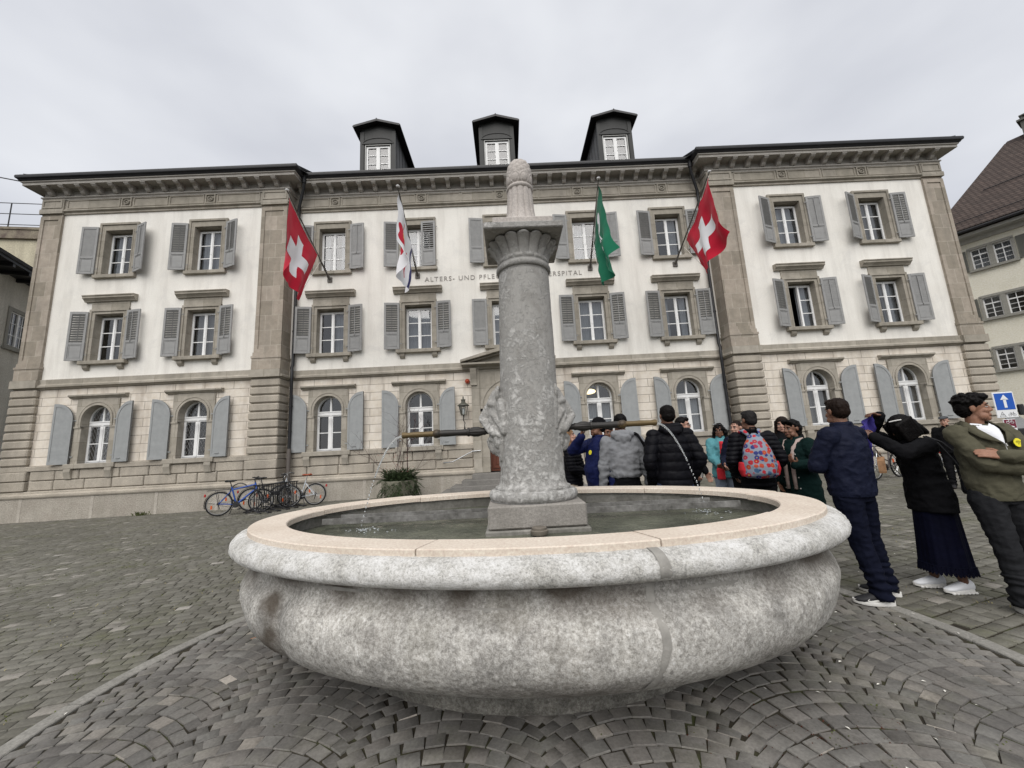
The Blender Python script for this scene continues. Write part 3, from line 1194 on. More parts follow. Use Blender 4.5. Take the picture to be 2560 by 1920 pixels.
m.tube([(-.1, .33, 1.75), (-.1, .27, 1.75), (-.2, .27, 1.75)], .014, 6)
m.build('handle', M_STEEL, dsur)
m = MB()
m.prof_x([(.05, 4.44), (-.18, 4.44), (-.22, 4.50), (-.40, 4.55), (-.44, 4.57), (-.44, 4.63), (.05, 4.66)], -1.68, 1.68)
m.extrude([(-1.4, -.12, 4.66), (1.4, -.12, 4.66), (0, -.12, 5.02)], (0, .2, 0))
for s in (-1, 1):
    m.extrude([(s * 1.72, -.48, 4.66), (s * 1.72, -.48, 4.74), (0, -.48, 5.22), (0, -.48, 5.08)], (0, .55, 0))
    m.extrude([(s * 1.45, -.30, 4.66), (s * 1.45, -.30, 4.70), (0, -.30, 5.08), (0, -.30, 5.0)], (0, .30, 0))
    m.extrude([(s * 1.28 - .11, -.10, 3.92), (s * 1.28 - .11, -.20, 3.92), (s * 1.28 - .11, -.22, 4.05), (s * 1.28 - .11, -.30, 4.25), (s * 1.28 - .11, -.36, 4.44), (s * 1.28 - .11, -.10, 4.44)], (.22, 0, 0))
    m.box(s * 1.16, s * 1.40, -.22, -.1, 3.84, 3.92)
m.build('pediment', M_SAND, bld, loc=(0, YC, 0))
m = MB()
for k in range(4):
    d = .35 + .34 * (3 - k)
    m.box(-1.40 - .32 * (3 - k), 1.40 + .32 * (3 - k), YC - .35 - d, YC - .05, -.4 if k == 0 else .10 + .155 * k - .02, .10 + .155 * (k + 1) - .012 + .02 * (k == 3), .012)
m.build('steps', m_stone('grey_step_stone', (0.13, 0.125, 0.115), (0.2, 0.19, 0.175), 2.5, 40), bld)
m = MB()
m.tube([(-1.12, YC - .2, 1.50), (-1.4, YC - .22, 1.49), (-2.1, YC - .24, 1.16), (-2.42, YC - .22, 1.14), (-2.45, YC - .06, 1.14)], .02, 8)
m.build('handrail', M_STEEL, bld, smooth=60)
m = MB()
m.disc((-1.52, YC - .06, 4.02), (0, 1, 0), .085, .08, 14)
m.ball((-1.52, YC - .10, 4.02), .06, 10)
m.build('alarm_beacon', m_plain('orange_red_plastic', (0.35, 0.055, 0.02), 0.4), bld, smooth=60)

# lettering on the plaster
def text_mesh(body, size, mat, width=None, depth=.006, bold=False, name='lettering'):
    cu = bpy.data.curves.new('txt', 'FONT')
    cu.body = body
    cu.size = size
    cu.extrude = depth
    cu.space_character = 1.25
    o = bpy.data.objects.new('txt', cu)
    COL.objects.link(o)
    dg = bpy.context.evaluated_depsgraph_get()
    me = bpy.data.meshes.new_from_object(o.evaluated_get(dg))
    bpy.data.objects.remove(o)
    co_ = np.empty(len(me.vertices) * 3)
    me.vertices.foreach_get('co', co_)
    co_ = co_.reshape(-1, 3)
    if width:
        k = width / (co_[:, 0].max() - co_[:, 0].min())
        co_[:, 0] = (co_[:, 0] - co_[:, 0].min()) * k
    me.vertices.foreach_set('co', co_.ravel())
    me.name = name
    me.materials.clear(); me.materials.append(mat)
    return me


inst('lettering', text_mesh('ALTERS- UND PFLEGEHEIM BÜRGERSPITAL', .262, M_LETTER, 6.05), bld, (-3.03, YC - .01, 7.985), (pi / 2, 0, 0))

# =================================================================== GROUND
M_SETT = Mat('worn_grey_setts', 0.75, 0.3)
def sett_mat(name, stops, moss=0.3, mossc=(0.10, 0.105, 0.05)):
    M = Mat(name, 0.85, 0.2)
    ge = M.n('ShaderNodeNewGeometry')
    c = M.ramp(ge.outputs['Random Per Island'], stops)
    f = M.noise(55, 5, 0.7)
    c = M.mix(0.6, c, M.ramp(f, [(0.25, 0.28), (0.75, 0.75)]), 'OVERLAY')
    g = M.noise(0.55, 4, 0.6)
    c = M.mix(0.5, c, M.ramp(g, [(0.3, 0.36), (0.7, 0.62)]), 'OVERLAY')
    g2 = M.noise(1.7, 6, 0.75)
    c = M.mix(M.ramp(g2, [(0.50, 0.0), (0.72, moss)]), c, mossc)
    g3 = M.noise(2.6, 5, 0.7, dist=.8)
    c = M.mix(M.ramp(g3, [(0.56, 0.0), (0.72, .5)]), c, (0.055, 0.05, 0.043))
    M.base(c)
    M.bump(f, 0.5, 0.006)
    return M.m
M_SETT_OUT = sett_mat('grey_setts', [(0.0, (0.112, 0.107, 0.089)), (0.5, (0.136, 0.130, 0.110)), (0.94, (0.160, 0.154, 0.132)), (0.99, (0.23, 0.215, 0.19)), (1.0, (0.33, 0.31, 0.285))], .55)
M_SETT_IN = sett_mat('brown_grey_setts', [(0.0, (0.115, 0.108, 0.100)), (0.3, (0.140, 0.134, 0.124)), (0.55, (0.168, 0.156, 0.142)), (0.8, (0.165, 0.160, 0.148)), (0.97, (0.215, 0.20, 0.178)), (0.99, (0.25, 0.228, 0.20)), (1.0, (0.46, 0.42, 0.37))])
M_JOINT = Mat('earth_and_moss_joints', 0.95, 0.1)
_g = M_JOINT.noise(3.0, 6, 0.7)
_c = M_JOINT.ramp(_g, [(0.35, (0.030, 0.026, 0.021)), (0.52, (0.042, 0.037, 0.027)), (0.68, (0.060, 0.072, 0.028))])
M_JOINT.base(_c)
M_JOINT = M_JOINT.m
M_KERB = m_stone('granite_kerb', (0.19, 0.183, 0.165), (0.28, 0.27, 0.245), 3, 60, bump=0.5, speck=(0.15, 0.145, 0.13), speck_amt=.5)

m = MB()
N = 60
R = 400.0
xs = [-R, -120, -60] + [-40 + i * 2 for i in range(41)] + [60, 120, R]
ys = [-R, -100, -30, -10] + [-4 + i * 2 for i in range(20)] + [60, 120, R]
for y in ys:
    for x in xs:
        m.v.append((x, y, gz(max(-40, min(40, x)), max(-10, min(34, y))) - .0085))
nx = len(xs)
for j in range(len(ys) - 1):
    for i in range(nx - 1):
        m.f.append((j * nx + i, j * nx + i + 1, (j + 1) * nx + i + 1, (j + 1) * nx + i))
tag(m.build('ground', M_JOINT), 'square of earth and moss joints under the stone setts', 'ground', kind='structure')

KCX, KCY, KR = 0.10, 2.92, 3.10                       # ring of kerb stones round the fountain
KX0, KX1, KY0, KY1 = KCX - KR, KCX + KR, KCY - KR, KCY + KR


def sett_verts(cx, cy, a, lx, ly, rnd, rough=1.0):
    """top face inset, chamfer ring, skirt"""
    ca, sa = cos(a), sin(a)
    z = gz(cx, cy) + rnd.uniform(-.0022, .0022)
    tx, ty = rnd.uniform(-.010, .010), rnd.uniform(-.010, .010)
    out = []
    cor = ((-1, -1), (1, -1), (1, 1), (-1, 1))
    js = [(rnd.uniform(-.09, .045) * rough, rnd.uniform(-.09, .045) * rough) for _ in range(4)]
    for sc_k, dz in ((.49, -.05), (.487, -.0022), (.468, 0.0)):
        for (sx, sy), (jx, jy) in zip(cor, js):
            u = sx * lx * (sc_k + jx * .5)
            v = sy * ly * (sc_k + jy * .5)
            out.append((cx + u * ca - v * sa, cy + u * sa + v * ca, z + dz + u * tx + v * ty))
    return out


SF = [(8, 9, 10, 11), (0, 1, 5, 4), (1, 2, 6, 5), (2, 3, 7, 6), (3, 0, 4, 7), (4, 5, 9, 8), (5, 6, 10, 9), (6, 7, 11, 10), (7, 4, 8, 11)]


def sett_object(name, mat, items, seed, label):
    rnd = random.Random(seed)
    V = np.array([sett_verts(*it, rnd) for it in items], dtype=np.float32).reshape(-1, 3)
    n = len(items)
    F = (np.array(SF, dtype=np.int32)[None] + (np.arange(n, dtype=np.int32) * 12)[:, None, None]).reshape(-1)
    me = bpy.data.meshes.new(name)
    me.vertices.add(len(V)); me.vertices.foreach_set('co', V.ravel())
    me.loops.add(len(F)); me.loops.foreach_set('vertex_index', F)
    nf = n * 9
    me.polygons.add(nf)
    me.polygons.foreach_set('loop_start', np.arange(0, nf * 4, 4, dtype=np.int32))
    me.polygons.foreach_set('loop_total', np.full(nf, 4, dtype=np.int32))
    me.update(calc_edges=True)
    me.validate()
    me.polygons.foreach_set('use_smooth', [True] * nf)
    me.set_sharp_from_angle(angle=radians(50))
    me.materials.append(mat)
    o = inst(name, me)
    tag(o, label, 'paving', kind='structure')
    return o


rnd = random.Random(5)
items = []
# segmental arcs inside the kerbs
Wd, rise = 1.06, .21
Rad = (Wd * Wd / 4 + rise * rise) / (2 * rise)
half = math.asin(Wd / 2 / Rad)
col = 0
x = KX0
nW = int(round((KX1 - KX0) / Wd))
Wd2 = (KX1 - KX0) / nW
for c in range(nW):
    xc = KX0 + (c + .5) * Wd2
    sgn = 1
    y = KY0 - .6
    row = 0
    while y < KY1 + .5:
        step = rnd.uniform(.088, .104)
        nseg = rnd.choice((9, 10, 10, 11))
        for k in range(nseg):
            t = -half + 2 * half * (k + .5 + rnd.uniform(-.1, .1) * .5) / nseg
            px = xc + Rad * sin(t) * Wd2 / Wd
            py = y + (Rad * cos(t) - (Rad - rise)) * sgn
            wv = noise.noise_vector((px * 1.3, py * 1.3, 2.0)) * .035
            px += wv.x; py += wv.y
            if (px - KCX) ** 2 + (py - KCY) ** 2 < (KR - .06) ** 2 and py > .3 and ((px - .1) / 1.5) ** 2 + ((py - 3.45) / 1.05) ** 2 > .65:
                L = 2 * half * Rad / nseg
                items.append((px, py, -t * sgn + rnd.uniform(-.07, .07), L * rnd.uniform(.93, .99), step * cos(t) * rnd.uniform(.94, 1.0)))
        y += step
        row += 1
sett_object('fountain_paving', M_SETT_IN, items, 21, 'brown grey setts laid in arcs round the fountain')
# coursed setts on the rest of the square, rows a little askew
items = []
ang = radians(17)
ca, sa = cos(ang), sin(ang)
v = -30.0
while v < 30:
    step = rnd.uniform(.10, .125)
    u = -42 + rnd.uniform(0, .2)
    while u < 42:
        L = rnd.uniform(.11, .19)
        px, py = (u + L / 2) * ca - v * sa, (u + L / 2) * sa + v * ca
        u += L
        if py < .3 or py > 21 or abs(px) > 1.55 * py + 3.5:
            continue
        if (px - KCX) ** 2 + (py - KCY) ** 2 < (KR + .055) ** 2:
            continue
        if -17.2 < px < 17.4 and py > 13.35 and not (-8 < px < 8.2 and py < 13.85):
            continue
        w_ = .06 * noise.noise((px * .5, py * .5, 0))
        items.append((px, py + w_, ang + rnd.uniform(-.05, .05), L * .975, step * .965))
    v += step
sett_object('square_paving', M_SETT_OUT, items, 22, 'grey setts laid in slanting courses across the square')
kb = MB()
def kerb_run(p, q, w=.125):
    p = Vector(p); q = Vector(q)
    L = (q - p).length
    d = (q - p) / L
    nrm = Vector((-d.y, d.x))
    t = 0
    while t < L - .05:
        l = rnd.uniform(.7, 1.2)
        if t + l > L - .3: l = L - t
        a = p + d * (t + .004); b = p + d * (t + l - .004)
        P = [a - nrm * w / 2, b - nrm * w / 2, b + nrm * w / 2, a + nrm * w / 2]
        j = rnd.uniform(-.003, .003)
        V = [(q_.x, q_.y, gz(q_.x, q_.y) - .06) for q_ in P] + [(q_.x, q_.y, gz(q_.x, q_.y) + .004 + j) for q_ in P]
        c = sum(P, Vector((0, 0))) / 4
        V += [(c.x + (q_.x - c.x) * .985 - 0, c.y + (q_.y - c.y) * .985, gz(q_.x, q_.y) + .010 + j) for q_ in P]
        kb.add(V, [(8, 9, 10, 11)] + [(i, (i + 1) % 4, 4 + (i + 1) % 4, 4 + i) for i in range(4)] + [(4 + i, 4 + (i + 1) % 4, 8 + (i + 1) % 4, 8 + i) for i in range(4)])
        t += l
for q in range(22):
    a0, a1 = 2 * pi * q / 22 + .0012, 2 * pi * (q + 1) / 22 - .0012
    V = []
    for i in range(9):
        a = a0 + (a1 - a0) * i / 8
        for r_, dz in ((KR - .054, -.06), (KR - .054, .002), (KR - .048, .008), (KR + .048, .008), (KR + .054, .002), (KR + .054, -.06)):
            x, y = KCX + r_ * cos(a), KCY + r_ * sin(a)
            V.append((x, y, gz(x, y) + dz + .003 * noise.noise((x * 6, y * 6, 0))))
    kb.add(V, [(i * 6 + j, i * 6 + j + 1, i * 6 + 7 + j, i * 6 + 6 + j) for i in range(8) for j in range(5)] + [tuple(range(6)), tuple(range(48, 54))])
tag(kb.build('kerb_strip', M_KERB), 'pale granite strip edging the paving round the fountain', 'kerb', kind='structure')

# moss and weeds in the joints, petals and scraps
M_MOSS = m_plain('joint_moss', (0.085, 0.10, 0.028), 0.9, 0.1, var=0.5, scale=9)
M_STRAW = m_plain('dry_grass', (0.30, 0.26, 0.13), 0.9, 0.1, var=0.4, scale=9)
M_PETAL = m_plain('pale_scraps', (0.70, 0.68, 0.62), 0.8, 0.2, var=0.2)
M_REDM = m_plain('red_brown_weed', (0.075, 0.028, 0.018), 0.9, 0.1, var=0.5, scale=20)


def tufts(spots, h, mb, rnd, k=5, sp=.02):
    for (x, y) in spots:
        for _ in range(k):
            a = rnd.uniform(0, 2 * pi)
            bx, by = x + rnd.gauss(0, sp), y + rnd.gauss(0, sp)
            l = h * rnd.uniform(.4, 1.1)
            tx, ty = cos(a) * l * rnd.uniform(.4, 1.3), sin(a) * l * rnd.uniform(.4, 1.3)
            z = gz(bx, by) - .012
            wx, wy = -sin(a) * .0035, cos(a) * .0035
            mb.add([(bx - wx, by - wy, z), (bx + wx, by + wy, z), (bx + tx * .6 + wx, by + ty * .6 + wy, z + l * .75), (bx + tx, by + ty, z + l * .8), (bx + tx * .6 - wx, by + ty * .6 - wy, z + l * .75)], [(0, 1, 2, 3, 4)])


rnd = random.Random(9)
g1, g2, g3 = MB(), MB(), MB()
sp = []
while len(sp) < 2200:
    x, y = rnd.uniform(-9, 10), rnd.uniform(.9, 9)
    inside = (x - KCX) ** 2 + (y - KCY) ** 2 < KR ** 2
    d = noise.noise((x * .45, y * .45, 3.1))
    if inside and rnd.random() > .25: continue
    if d > -.05 or rnd.random() < .15:
        sp.append((x, y))
tufts(sp, .022, g1, rnd, 7)
sp = [(rnd.uniform(-6, -2.9), rnd.uniform(2, 5.5)) for _ in range(60)] + [(rnd.uniform(3.3, 6.5), rnd.uniform(2.5, 6)) for _ in range(90)]
tufts(sp, .03, g2, rnd, 5, .05)
sp = [(rnd.gauss(1.35, .25), rnd.gauss(2.05, .2)) for _ in range(70)] + [(rnd.uniform(.4, 2.6), rnd.uniform(1.2, 2.4)) for _ in range(50)]
tufts(sp, .014, g3, rnd, 9, .015)
tag(g1.build('moss', M_MOSS), 'green moss and weeds in the joints of the setts', 'moss', kind='stuff')
tag(g2.build('dry_grass', M_STRAW), 'dry straw coloured grass between the setts', 'grass', kind='stuff')
tag(g3.build('weeds', M_REDM), 'red brown weeds in the joints in front of the fountain', 'weeds', kind='stuff')
pt = MB()
for _ in range(260):
    if rnd.random() < .6:
        x, y = rnd.uniform(1.2, 5.5), rnd.uniform(1.6, 5.0)
    else:
        x, y = rnd.uniform(-9, 9), rnd.uniform(1.5, 9)
    a = rnd.uniform(0, pi); l = rnd.uniform(.006, .016); w_ = l * rnd.uniform(.3, .6)
    z = gz(x, y) + .008
    c_, s_ = cos(a), sin(a)
    pt.add([(x - l * c_, y - l * s_, z), (x + w_ * s_, y - w_ * c_, z + .003), (x + l * c_, y + l * s_, z + .002), (x - w_ * s_, y + w_ * c_, z + .004)], [(0, 1, 2, 3)])
tag(pt.build('litter', M_PETAL), 'scattered pale petals and scraps on the setts', 'litter', kind='stuff')
# dead oak leaf
lf = MB()
ol = [(0, 0), (.3, .06), (.35, .16), (.5, .10), (.6, .24), (.72, .13), (.85, .2), (1, .04)]
pts = ol + [(x, -y * .9) for x, y in ol[::-1][0:-1]]
top = [(.19 * x - .095, .19 * y, .012 + .03 * abs(y) + .012 * sin(5 * x)) for x, y in pts]
lf.add(top, [tuple(range(len(top)))])
lf.tube([(-.13, 0, .006), (-.095, 0, .012), (.05, 0, .016)], .002, 4)
o = lf.build('fallen_leaf', m_plain('dry_orange_leaf', (0.42, 0.17, 0.075), 0.7, 0.2, var=0.3, scale=20), loc=(-2.2, 3.72, gz(-2.2, 3.72) + .012), rot=(0.1, 0.1, 0.5))
tag(o, 'dry orange oak leaf on the setts left of the fountain bowl', 'leaf')
wd = MB(); rnd2 = random.Random(2)
for _ in range(45):
    a = rnd2.uniform(0, 2 * pi); l = rnd2.uniform(.07, .17); bx, by = rnd2.gauss(0, .12), rnd2.gauss(0, .03)
    tx, ty = cos(a) * l * .6, sin(a) * l * .4 - .05
    wd.add([(bx - .008, by, 0), (bx + .008, by, 0), (bx + tx * .6 + .012, by + ty * .6, l * .7), (bx + tx, by + ty, l), (bx + tx * .6 - .012, by + ty * .6, l * .7)], [(0, 1, 2, 3, 4)])
o = wd.build('weed_clump', m_plain('weed_green', (0.07, 0.085, 0.025), 0.8, 0.2, var=0.4), loc=(-12.1, 13.2, gz(-12.1, 13.2) - .01))
tag(o, 'small green weed growing at the foot of the plinth left of the bicycles', 'weed')

# =================================================================== NEIGHBOURING HOUSES
M_CREAM = m_stone('cream_roughcast', (0.68, 0.645, 0.53), (0.77, 0.735, 0.62), 1.2, 18, bump=0.7, bd=0.02)
M_GREYW = m_stone('grey_roughcast', (0.47, 0.45, 0.40), (0.57, 0.545, 0.49), 1.0, 18, bump=0.7, bd=0.02, streak=((0.2, 0.19, 0.17), .4))
M_BEIGEW = m_stone('stained_beige_render', (0.42, 0.38, 0.28), (0.52, 0.48, 0.36), 1.0, 14, bump=0.5, streak=((0.2, 0.17, 0.13), .5))
M_GSTONE = m_stone('grey_window_stone', (0.23, 0.225, 0.20), (0.29, 0.28, 0.25), 3, 30)
M_GSHUT = m_plain('olive_grey_shutter', (0.115, 0.115, 0.10), 0.6, 0.3)
M_BTILE = m_blocks('brown_plain_tiles', (0.058, 0.045, 0.039), (0.088, 0.066, 0.056), .18, .16, (0.035, 0.025, 0.022), .02, bump=0.9)
M_EAVE = m_plain('pale_eave_board', (0.40, 0.39, 0.36), 0.7)

# right-hand house: local x runs along its front (towards the camera), -y faces the square
ux, uy = .463, -.886
rh = thing('house', 'cream house with brown tiled roof and paired windows at the right edge', 'house', (22.9, 18.0, 0), atan2(uy, ux))
HW = 11.0
m = MB()
hl = []
pairs = []
for zc in (9.42, 6.95, 4.45):
    for xc in (1.12, 3.9, 6.7, 9.5):
        pairs.append((xc, zc))
        for s in (-.36, .36):
            hl.append((xc + s - .27, xc + s + .27, zc - .50, zc + .50))
def wall_h(mb, x0, x1, z0, z1, y):
    wall_holes(mb, x0, x1, z0, z1, y, hl)
wall_h(m, -.3, HW, -1, 10.6, 0)
m.add([(HW, 0, -1), (HW, 9, -1), (HW, 9, 10.6), (HW, 4.5, 16.2), (HW, 0, 10.6)], [(0, 1, 2, 3, 4)])
m.add([(-.3, 0, -1), (-.3, 9, -1), (-.3, 9, 10.6), (-.3, 0, 10.6)], [(3, 2, 1, 0)])
m.build('wall', M_CREAM, rh)
m = MB(); m.box(-.2, HW - .1, .9, 1.0, -1, 10.6); m.build('interior', M_INT, rh)
fw, fp_ = MB(), MB()
ww = MB()
ww.box(-1.0, -.88, -.06, .16, -.72, .72); ww.box(.88, 1.0, -.06, .16, -.72, .72); ww.box(-.12, .12, -.05, .16, -.72, .72)
ww.box(-1.0, 1.0, -.06, .16, .68, .84); ww.box(-1.06, 1.06, -.14, .16, -.84, -.68)
ME_W2 = ww.mesh('window', M_GSTONE)
ff = MB()
for s in (-.5, .5):
    ff.rect_frame(s - .38, s + .38, -.68, .68, .055, .04, .12)
    ff.box(s - .02, s + .02, .05, .1, -.63, .25)
    ff.box(s - .33, s + .33, .04, .1, .24, .31)
    ff.box(s - .015, s + .015, .05, .1, .3, .63)
    for z in (-.34, -.05):
        ff.box(s - .33, s + .33, .06, .09, z - .012, z + .012)
ME_F2 = ff.mesh('window_frame', M_WHITE)
pp = MB()
for s in (-.5, .5):
    pp.add([(s - .34, .08, -.64), (s + .34, .08, -.64), (s + .34, .08, .64), (s - .34, .08, .64)], [(0, 1, 2, 3)])
ME_P2 = pp.mesh('pane', M_GLASS)
ss = MB()
ss.rect_frame(0, .85, -.72, .72, .07, -.03, .0)
ss.box(.07, .78, -.02, -.005, -.65, .65); ss.box(.07, .78, -.032, 0, .12, .18)
for k in range(18):
    ss.box(.07, .78, -.026, -.01, -.62 + k * .068, -.585 + k * .068)
ME_S2 = ss.mesh('shutter', M_GSHUT)
cc = MB()
for s in (-.5, .5):
    n = 40
    V = []
    for i in range(n + 1):
        x = s - .36 + .72 * i / n
        V += [(x, .2 + .02 * sin(x * 50), -.66), (x, .2 + .02 * sin(x * 50), .66)]
    cc.add(V, [(2 * i, 2 * i + 2, 2 * i + 3, 2 * i + 1) for i in range(n)])
ME_C2 = cc.mesh('curtain', M_CURT, 180)
for xc, zc in pairs:
    wq = inst('window', ME_W2, rh, (xc, 0, zc)); wq.scale = (.72, 1, .735)
    inst('window_frame', ME_F2, wq); inst('pane', ME_P2, wq)
    if zc > 9 or zc < 4:
        inst('curtain', ME_C2, wq)
    inst('shutter', ME_S2, wq, (-1.92, -.03, 0)); inst('shutter', ME_S2, wq, (1.07, -.03, 0))
rfm = MB()
def slab(p, q, r, s_, t=.12):
    a = [Vector(v) for v in (p, q, r, s_)]
    nrm = (a[1] - a[0]).cross(a[3] - a[0]).normalized() * t
    V = a + [v + nrm for v in a]
    rfm.add(V, [(0, 3, 2, 1), (4, 5, 6, 7), (0, 1, 5, 4), (1, 2, 6, 5), (2, 3, 7, 6), (3, 0, 4, 7)])
slab((-.75, -.75, 10.75), (HW + .5, -.75, 10.75), (HW + .5, 4.5, 16.4), (1.95, 4.5, 16.4))
slab((HW + .5, 9.6, 10.75), (-.75, 9.6, 10.75), (1.95, 4.5, 16.4), (HW + .5, 4.5, 16.4))
slab((-.75, 9.6, 10.75), (-.75, -.75, 10.75), (1.95, 4.5, 16.4), (1.95, 4.51, 16.4))
rfm.build('roof', M_BTILE, rh)
m = MB()
m.box(-.7, HW + .4, -.62, .05, 10.50, 10.64); m.box(-.7, HW + .4, -.12, .0, 10.3, 10.5)
m.build('eave', M_EAVE, rh)
m = MB()
m.tube([(-.8, -.8, 10.72), (HW + .5, -.8, 10.72)], .075, 8)
m.tube([(-.5, -.45, 11.35), (HW + .5, -.45, 11.35)], .018, 5)
m.tube([(1.2, 1.2, 13.12), (HW + .5, 1.2, 13.12)], .02, 5)
m.build('gutter', M_DARK, rh)
m = MB()
cx_ = 2.55
m.box(cx_, cx_ + .7, 3.9, 4.7, 15.4, 17.0); m.box(cx_ - .1, cx_ + .8, 3.8, 4.8, 17.0, 17.1); m.box(cx_, cx_ + .7, 3.9, 4.7, 17.28, 17.34)
for a in (cx_ + .05, cx_ + .6):
    for b in (3.95, 4.6):
        m.box(a, a + .06, b, b + .06, 17.1, 17.28)
m.build('chimney', M_GSHUT, rh)
inst('lettering', text_mesh('EXIT', .34, M_LETTER, 1.0, .008), rh, (1.42, -.012, 2.72), (pi / 2, 0, 0))
m = MB(); m.box(1.42, 2.1, -.012, 0.0, 2.62, 2.645); m.box(1.62, 1.65, -.012, 0, 2.5, 2.62); m.box(1.62, 1.78, -.012, 0, 2.5, 2.53)
m.build('painted_arrow', M_LETTER, rh)

# left-hand house
dx, dy = -.43, 1.0
L_ = sqrt(dx * dx + dy * dy); dx /= L_; dy /= L_
lh = thing('house', 'grey house with deep dark eaves at the left edge of the square', 'house', (-20.15, 13.9, 0), atan2(-dy, -dx) + pi)
# local x runs away from the camera, -y faces the white building
hl = [(-.55, .55, 7.35, 8.9), (-.75, .37, 3.9, 5.5), (-.6, .3, .6, 2.4), (2.2, 3.3, 6.9, 8.45)]
m = MB()
wall_holes(m, -3.0, 8.0, -1, 10.2, 0, hl)
m.add([(-3.0, 0, -1), (-3.0, 9, -1), (-3, 9, 10.2), (-3, 0, 10.2)], [(0, 1, 2, 3)])
m.build('wall', M_GREYW, lh)
m = MB(); m.box(-2.9, 7.9, .8, .9, -1, 10); m.build('interior', M_INT, lh)
for h in hl:
    xc, zc = (h[0] + h[1]) / 2, (h[2] + h[3]) / 2
    wdt, hgt = h[1] - h[0], h[3] - h[2]
    f = MB()
    f.rect_frame(-wdt / 2 - .14, wdt / 2 + .14, -hgt / 2 - .12, hgt / 2 + .14, .16, -.03, .16)
    f.box(-wdt / 2 - .2, wdt / 2 + .2, -.1, .1, -hgt / 2 - .17, -hgt / 2 - .06)
    wq = f.build('window', M_GSTONE, lh, loc=(xc, 0, zc))
    f = MB()
    f.rect_frame(-wdt / 2, wdt / 2, -hgt / 2, hgt / 2, .07, .03, .1)
    f.box(-.045, .045, .02, .1, -hgt / 2, hgt / 2)
    for s in (-1, 1):
        f.box(s * wdt / 4 - .014, s * wdt / 4 + .014, .05, .08, -hgt / 2, hgt / 2)
    for z in (-hgt / 6, hgt / 6):
        f.box(-wdt / 2, wdt / 2, .05, .08, z - .014, z + .014)
    f.build('window_frame', M_WHITE, wq)
    f = MB(); f.add([(-wdt / 2, .07, -hgt / 2), (wdt / 2, .07, -hgt / 2), (wdt / 2, .07, hgt / 2), (-wdt / 2, .07, hgt / 2)], [(0, 1, 2, 3)])
    f.build('pane', M_GLASS, wq)
m = MB()
m.extrude([(-3.4, -.95, 9.98), (-3.4, -.95, 10.12), (-3.4, 4.5, 13.2), (-3.4, 4.5, 12.9)], (11.5, 0, 0))
m.build('roof', M_TILE, lh)
m = MB()
m.box(-3.3, 8, -.9, 0, 9.86, 9.98)
for k in range(12):
    m.box(-3.2 + k * .9, -3.08 + k * .9, -.88, 0, 9.72, 9.86)
m.build('eave', M_DARK, lh)

# taller terrace block behind it
tb = thing('building', 'stained beige block with a railed roof terrace behind the grey house on the left', 'building', (-27.5, 21.5, 0), radians(8))
m = MB(); m.box(-10, 5.0, 0, 8, -1, 15.2); m.build('wall', M_BEIGEW, tb)
m = MB(); m.box(-10.1, 5.1, -.15, 8, 15.2, 15.75); m.box(-10.1, 5.15, -.2, 8.1, 15.75, 15.9)
m.build('parapet', m_stone('rusty_parapet', (0.10, 0.075, 0.065), (0.26, 0.23, 0.17), 2.5, 20), tb)
m = MB()
for k in range(8):
    m.tube([(-9.5 + k * 1.95, .1, 15.9), (-9.5 + k * 1.95, .1, 17.6)], .03, 6)
for z in (16.2, 16.9, 17.6):
    m.tube([(-10, .1, z), (5, .1, z)], .025, 6)
m.build('railing', M_DARK, tb)
m = MB(); m.extrude([(-8, 3, 15.9), (3.6, 3, 15.9), (2.6, 3, 17.0), (-8, 3, 17.3)], (0, 3, 0)); m.build('roof', M_TILE, tb)

m = MB()
m.tube([(-40, 13.0, 15.0), (-30, 13.1, 13.9), (-19, 13.2, 12.65), (-17.25, 13.4, 12.3)], .022, 6)
tag(m.build('overhead_cable', M_DARK), 'dark overhead cable running from the left to the eave of the white building', 'cable')

# =================================================================== CLAY: shapes fused into one smooth skin
def clay(mb, name, mat, parent=None, voxel=.01, smooth=4, fac=.5, disp=None, loc=(0, 0, 0), rot=(0, 0, 0), keep=None):
    me0 = mb.mesh('clay_src')
    o = bpy.data.objects.new('clay_src', me0)
    COL.objects.link(o)
    r = o.modifiers.new('r', 'REMESH'); r.mode = 'VOXEL'; r.voxel_size = voxel
    if smooth:
        s_ = o.modifiers.new('s', 'SMOOTH'); s_.factor = fac; s_.iterations = smooth
    dg = bpy.context.evaluated_depsgraph_get()
    me = bpy.data.meshes.new_from_object(o.evaluated_get(dg))
    bpy.data.objects.remove(o); bpy.data.meshes.remove(me0)
    me.name = name
    n = len(me.vertices)
    if disp or keep:
        co_ = np.empty(n * 3, dtype=np.float32); me.vertices.foreach_get('co', co_)
        no_ = np.empty(n * 3, dtype=np.float32); me.vertices.foreach_get('normal', no_)
        co_ = co_.reshape(-1, 3); no_ = no_.reshape(-1, 3)
        if disp:
            d = np.array([disp(Vector(c), Vector(q)) for c, q in zip(co_, no_)], dtype=np.float32)
            co_ += no_ * d[:, None]
        me.vertices.foreach_set('co', co_.ravel())
    me.polygons.foreach_set('use_smooth', [True] * len(me.polygons))
    me.materials.clear()
    me.materials.append(mat)
    me.update()
    return inst(name, me, parent, loc, rot)


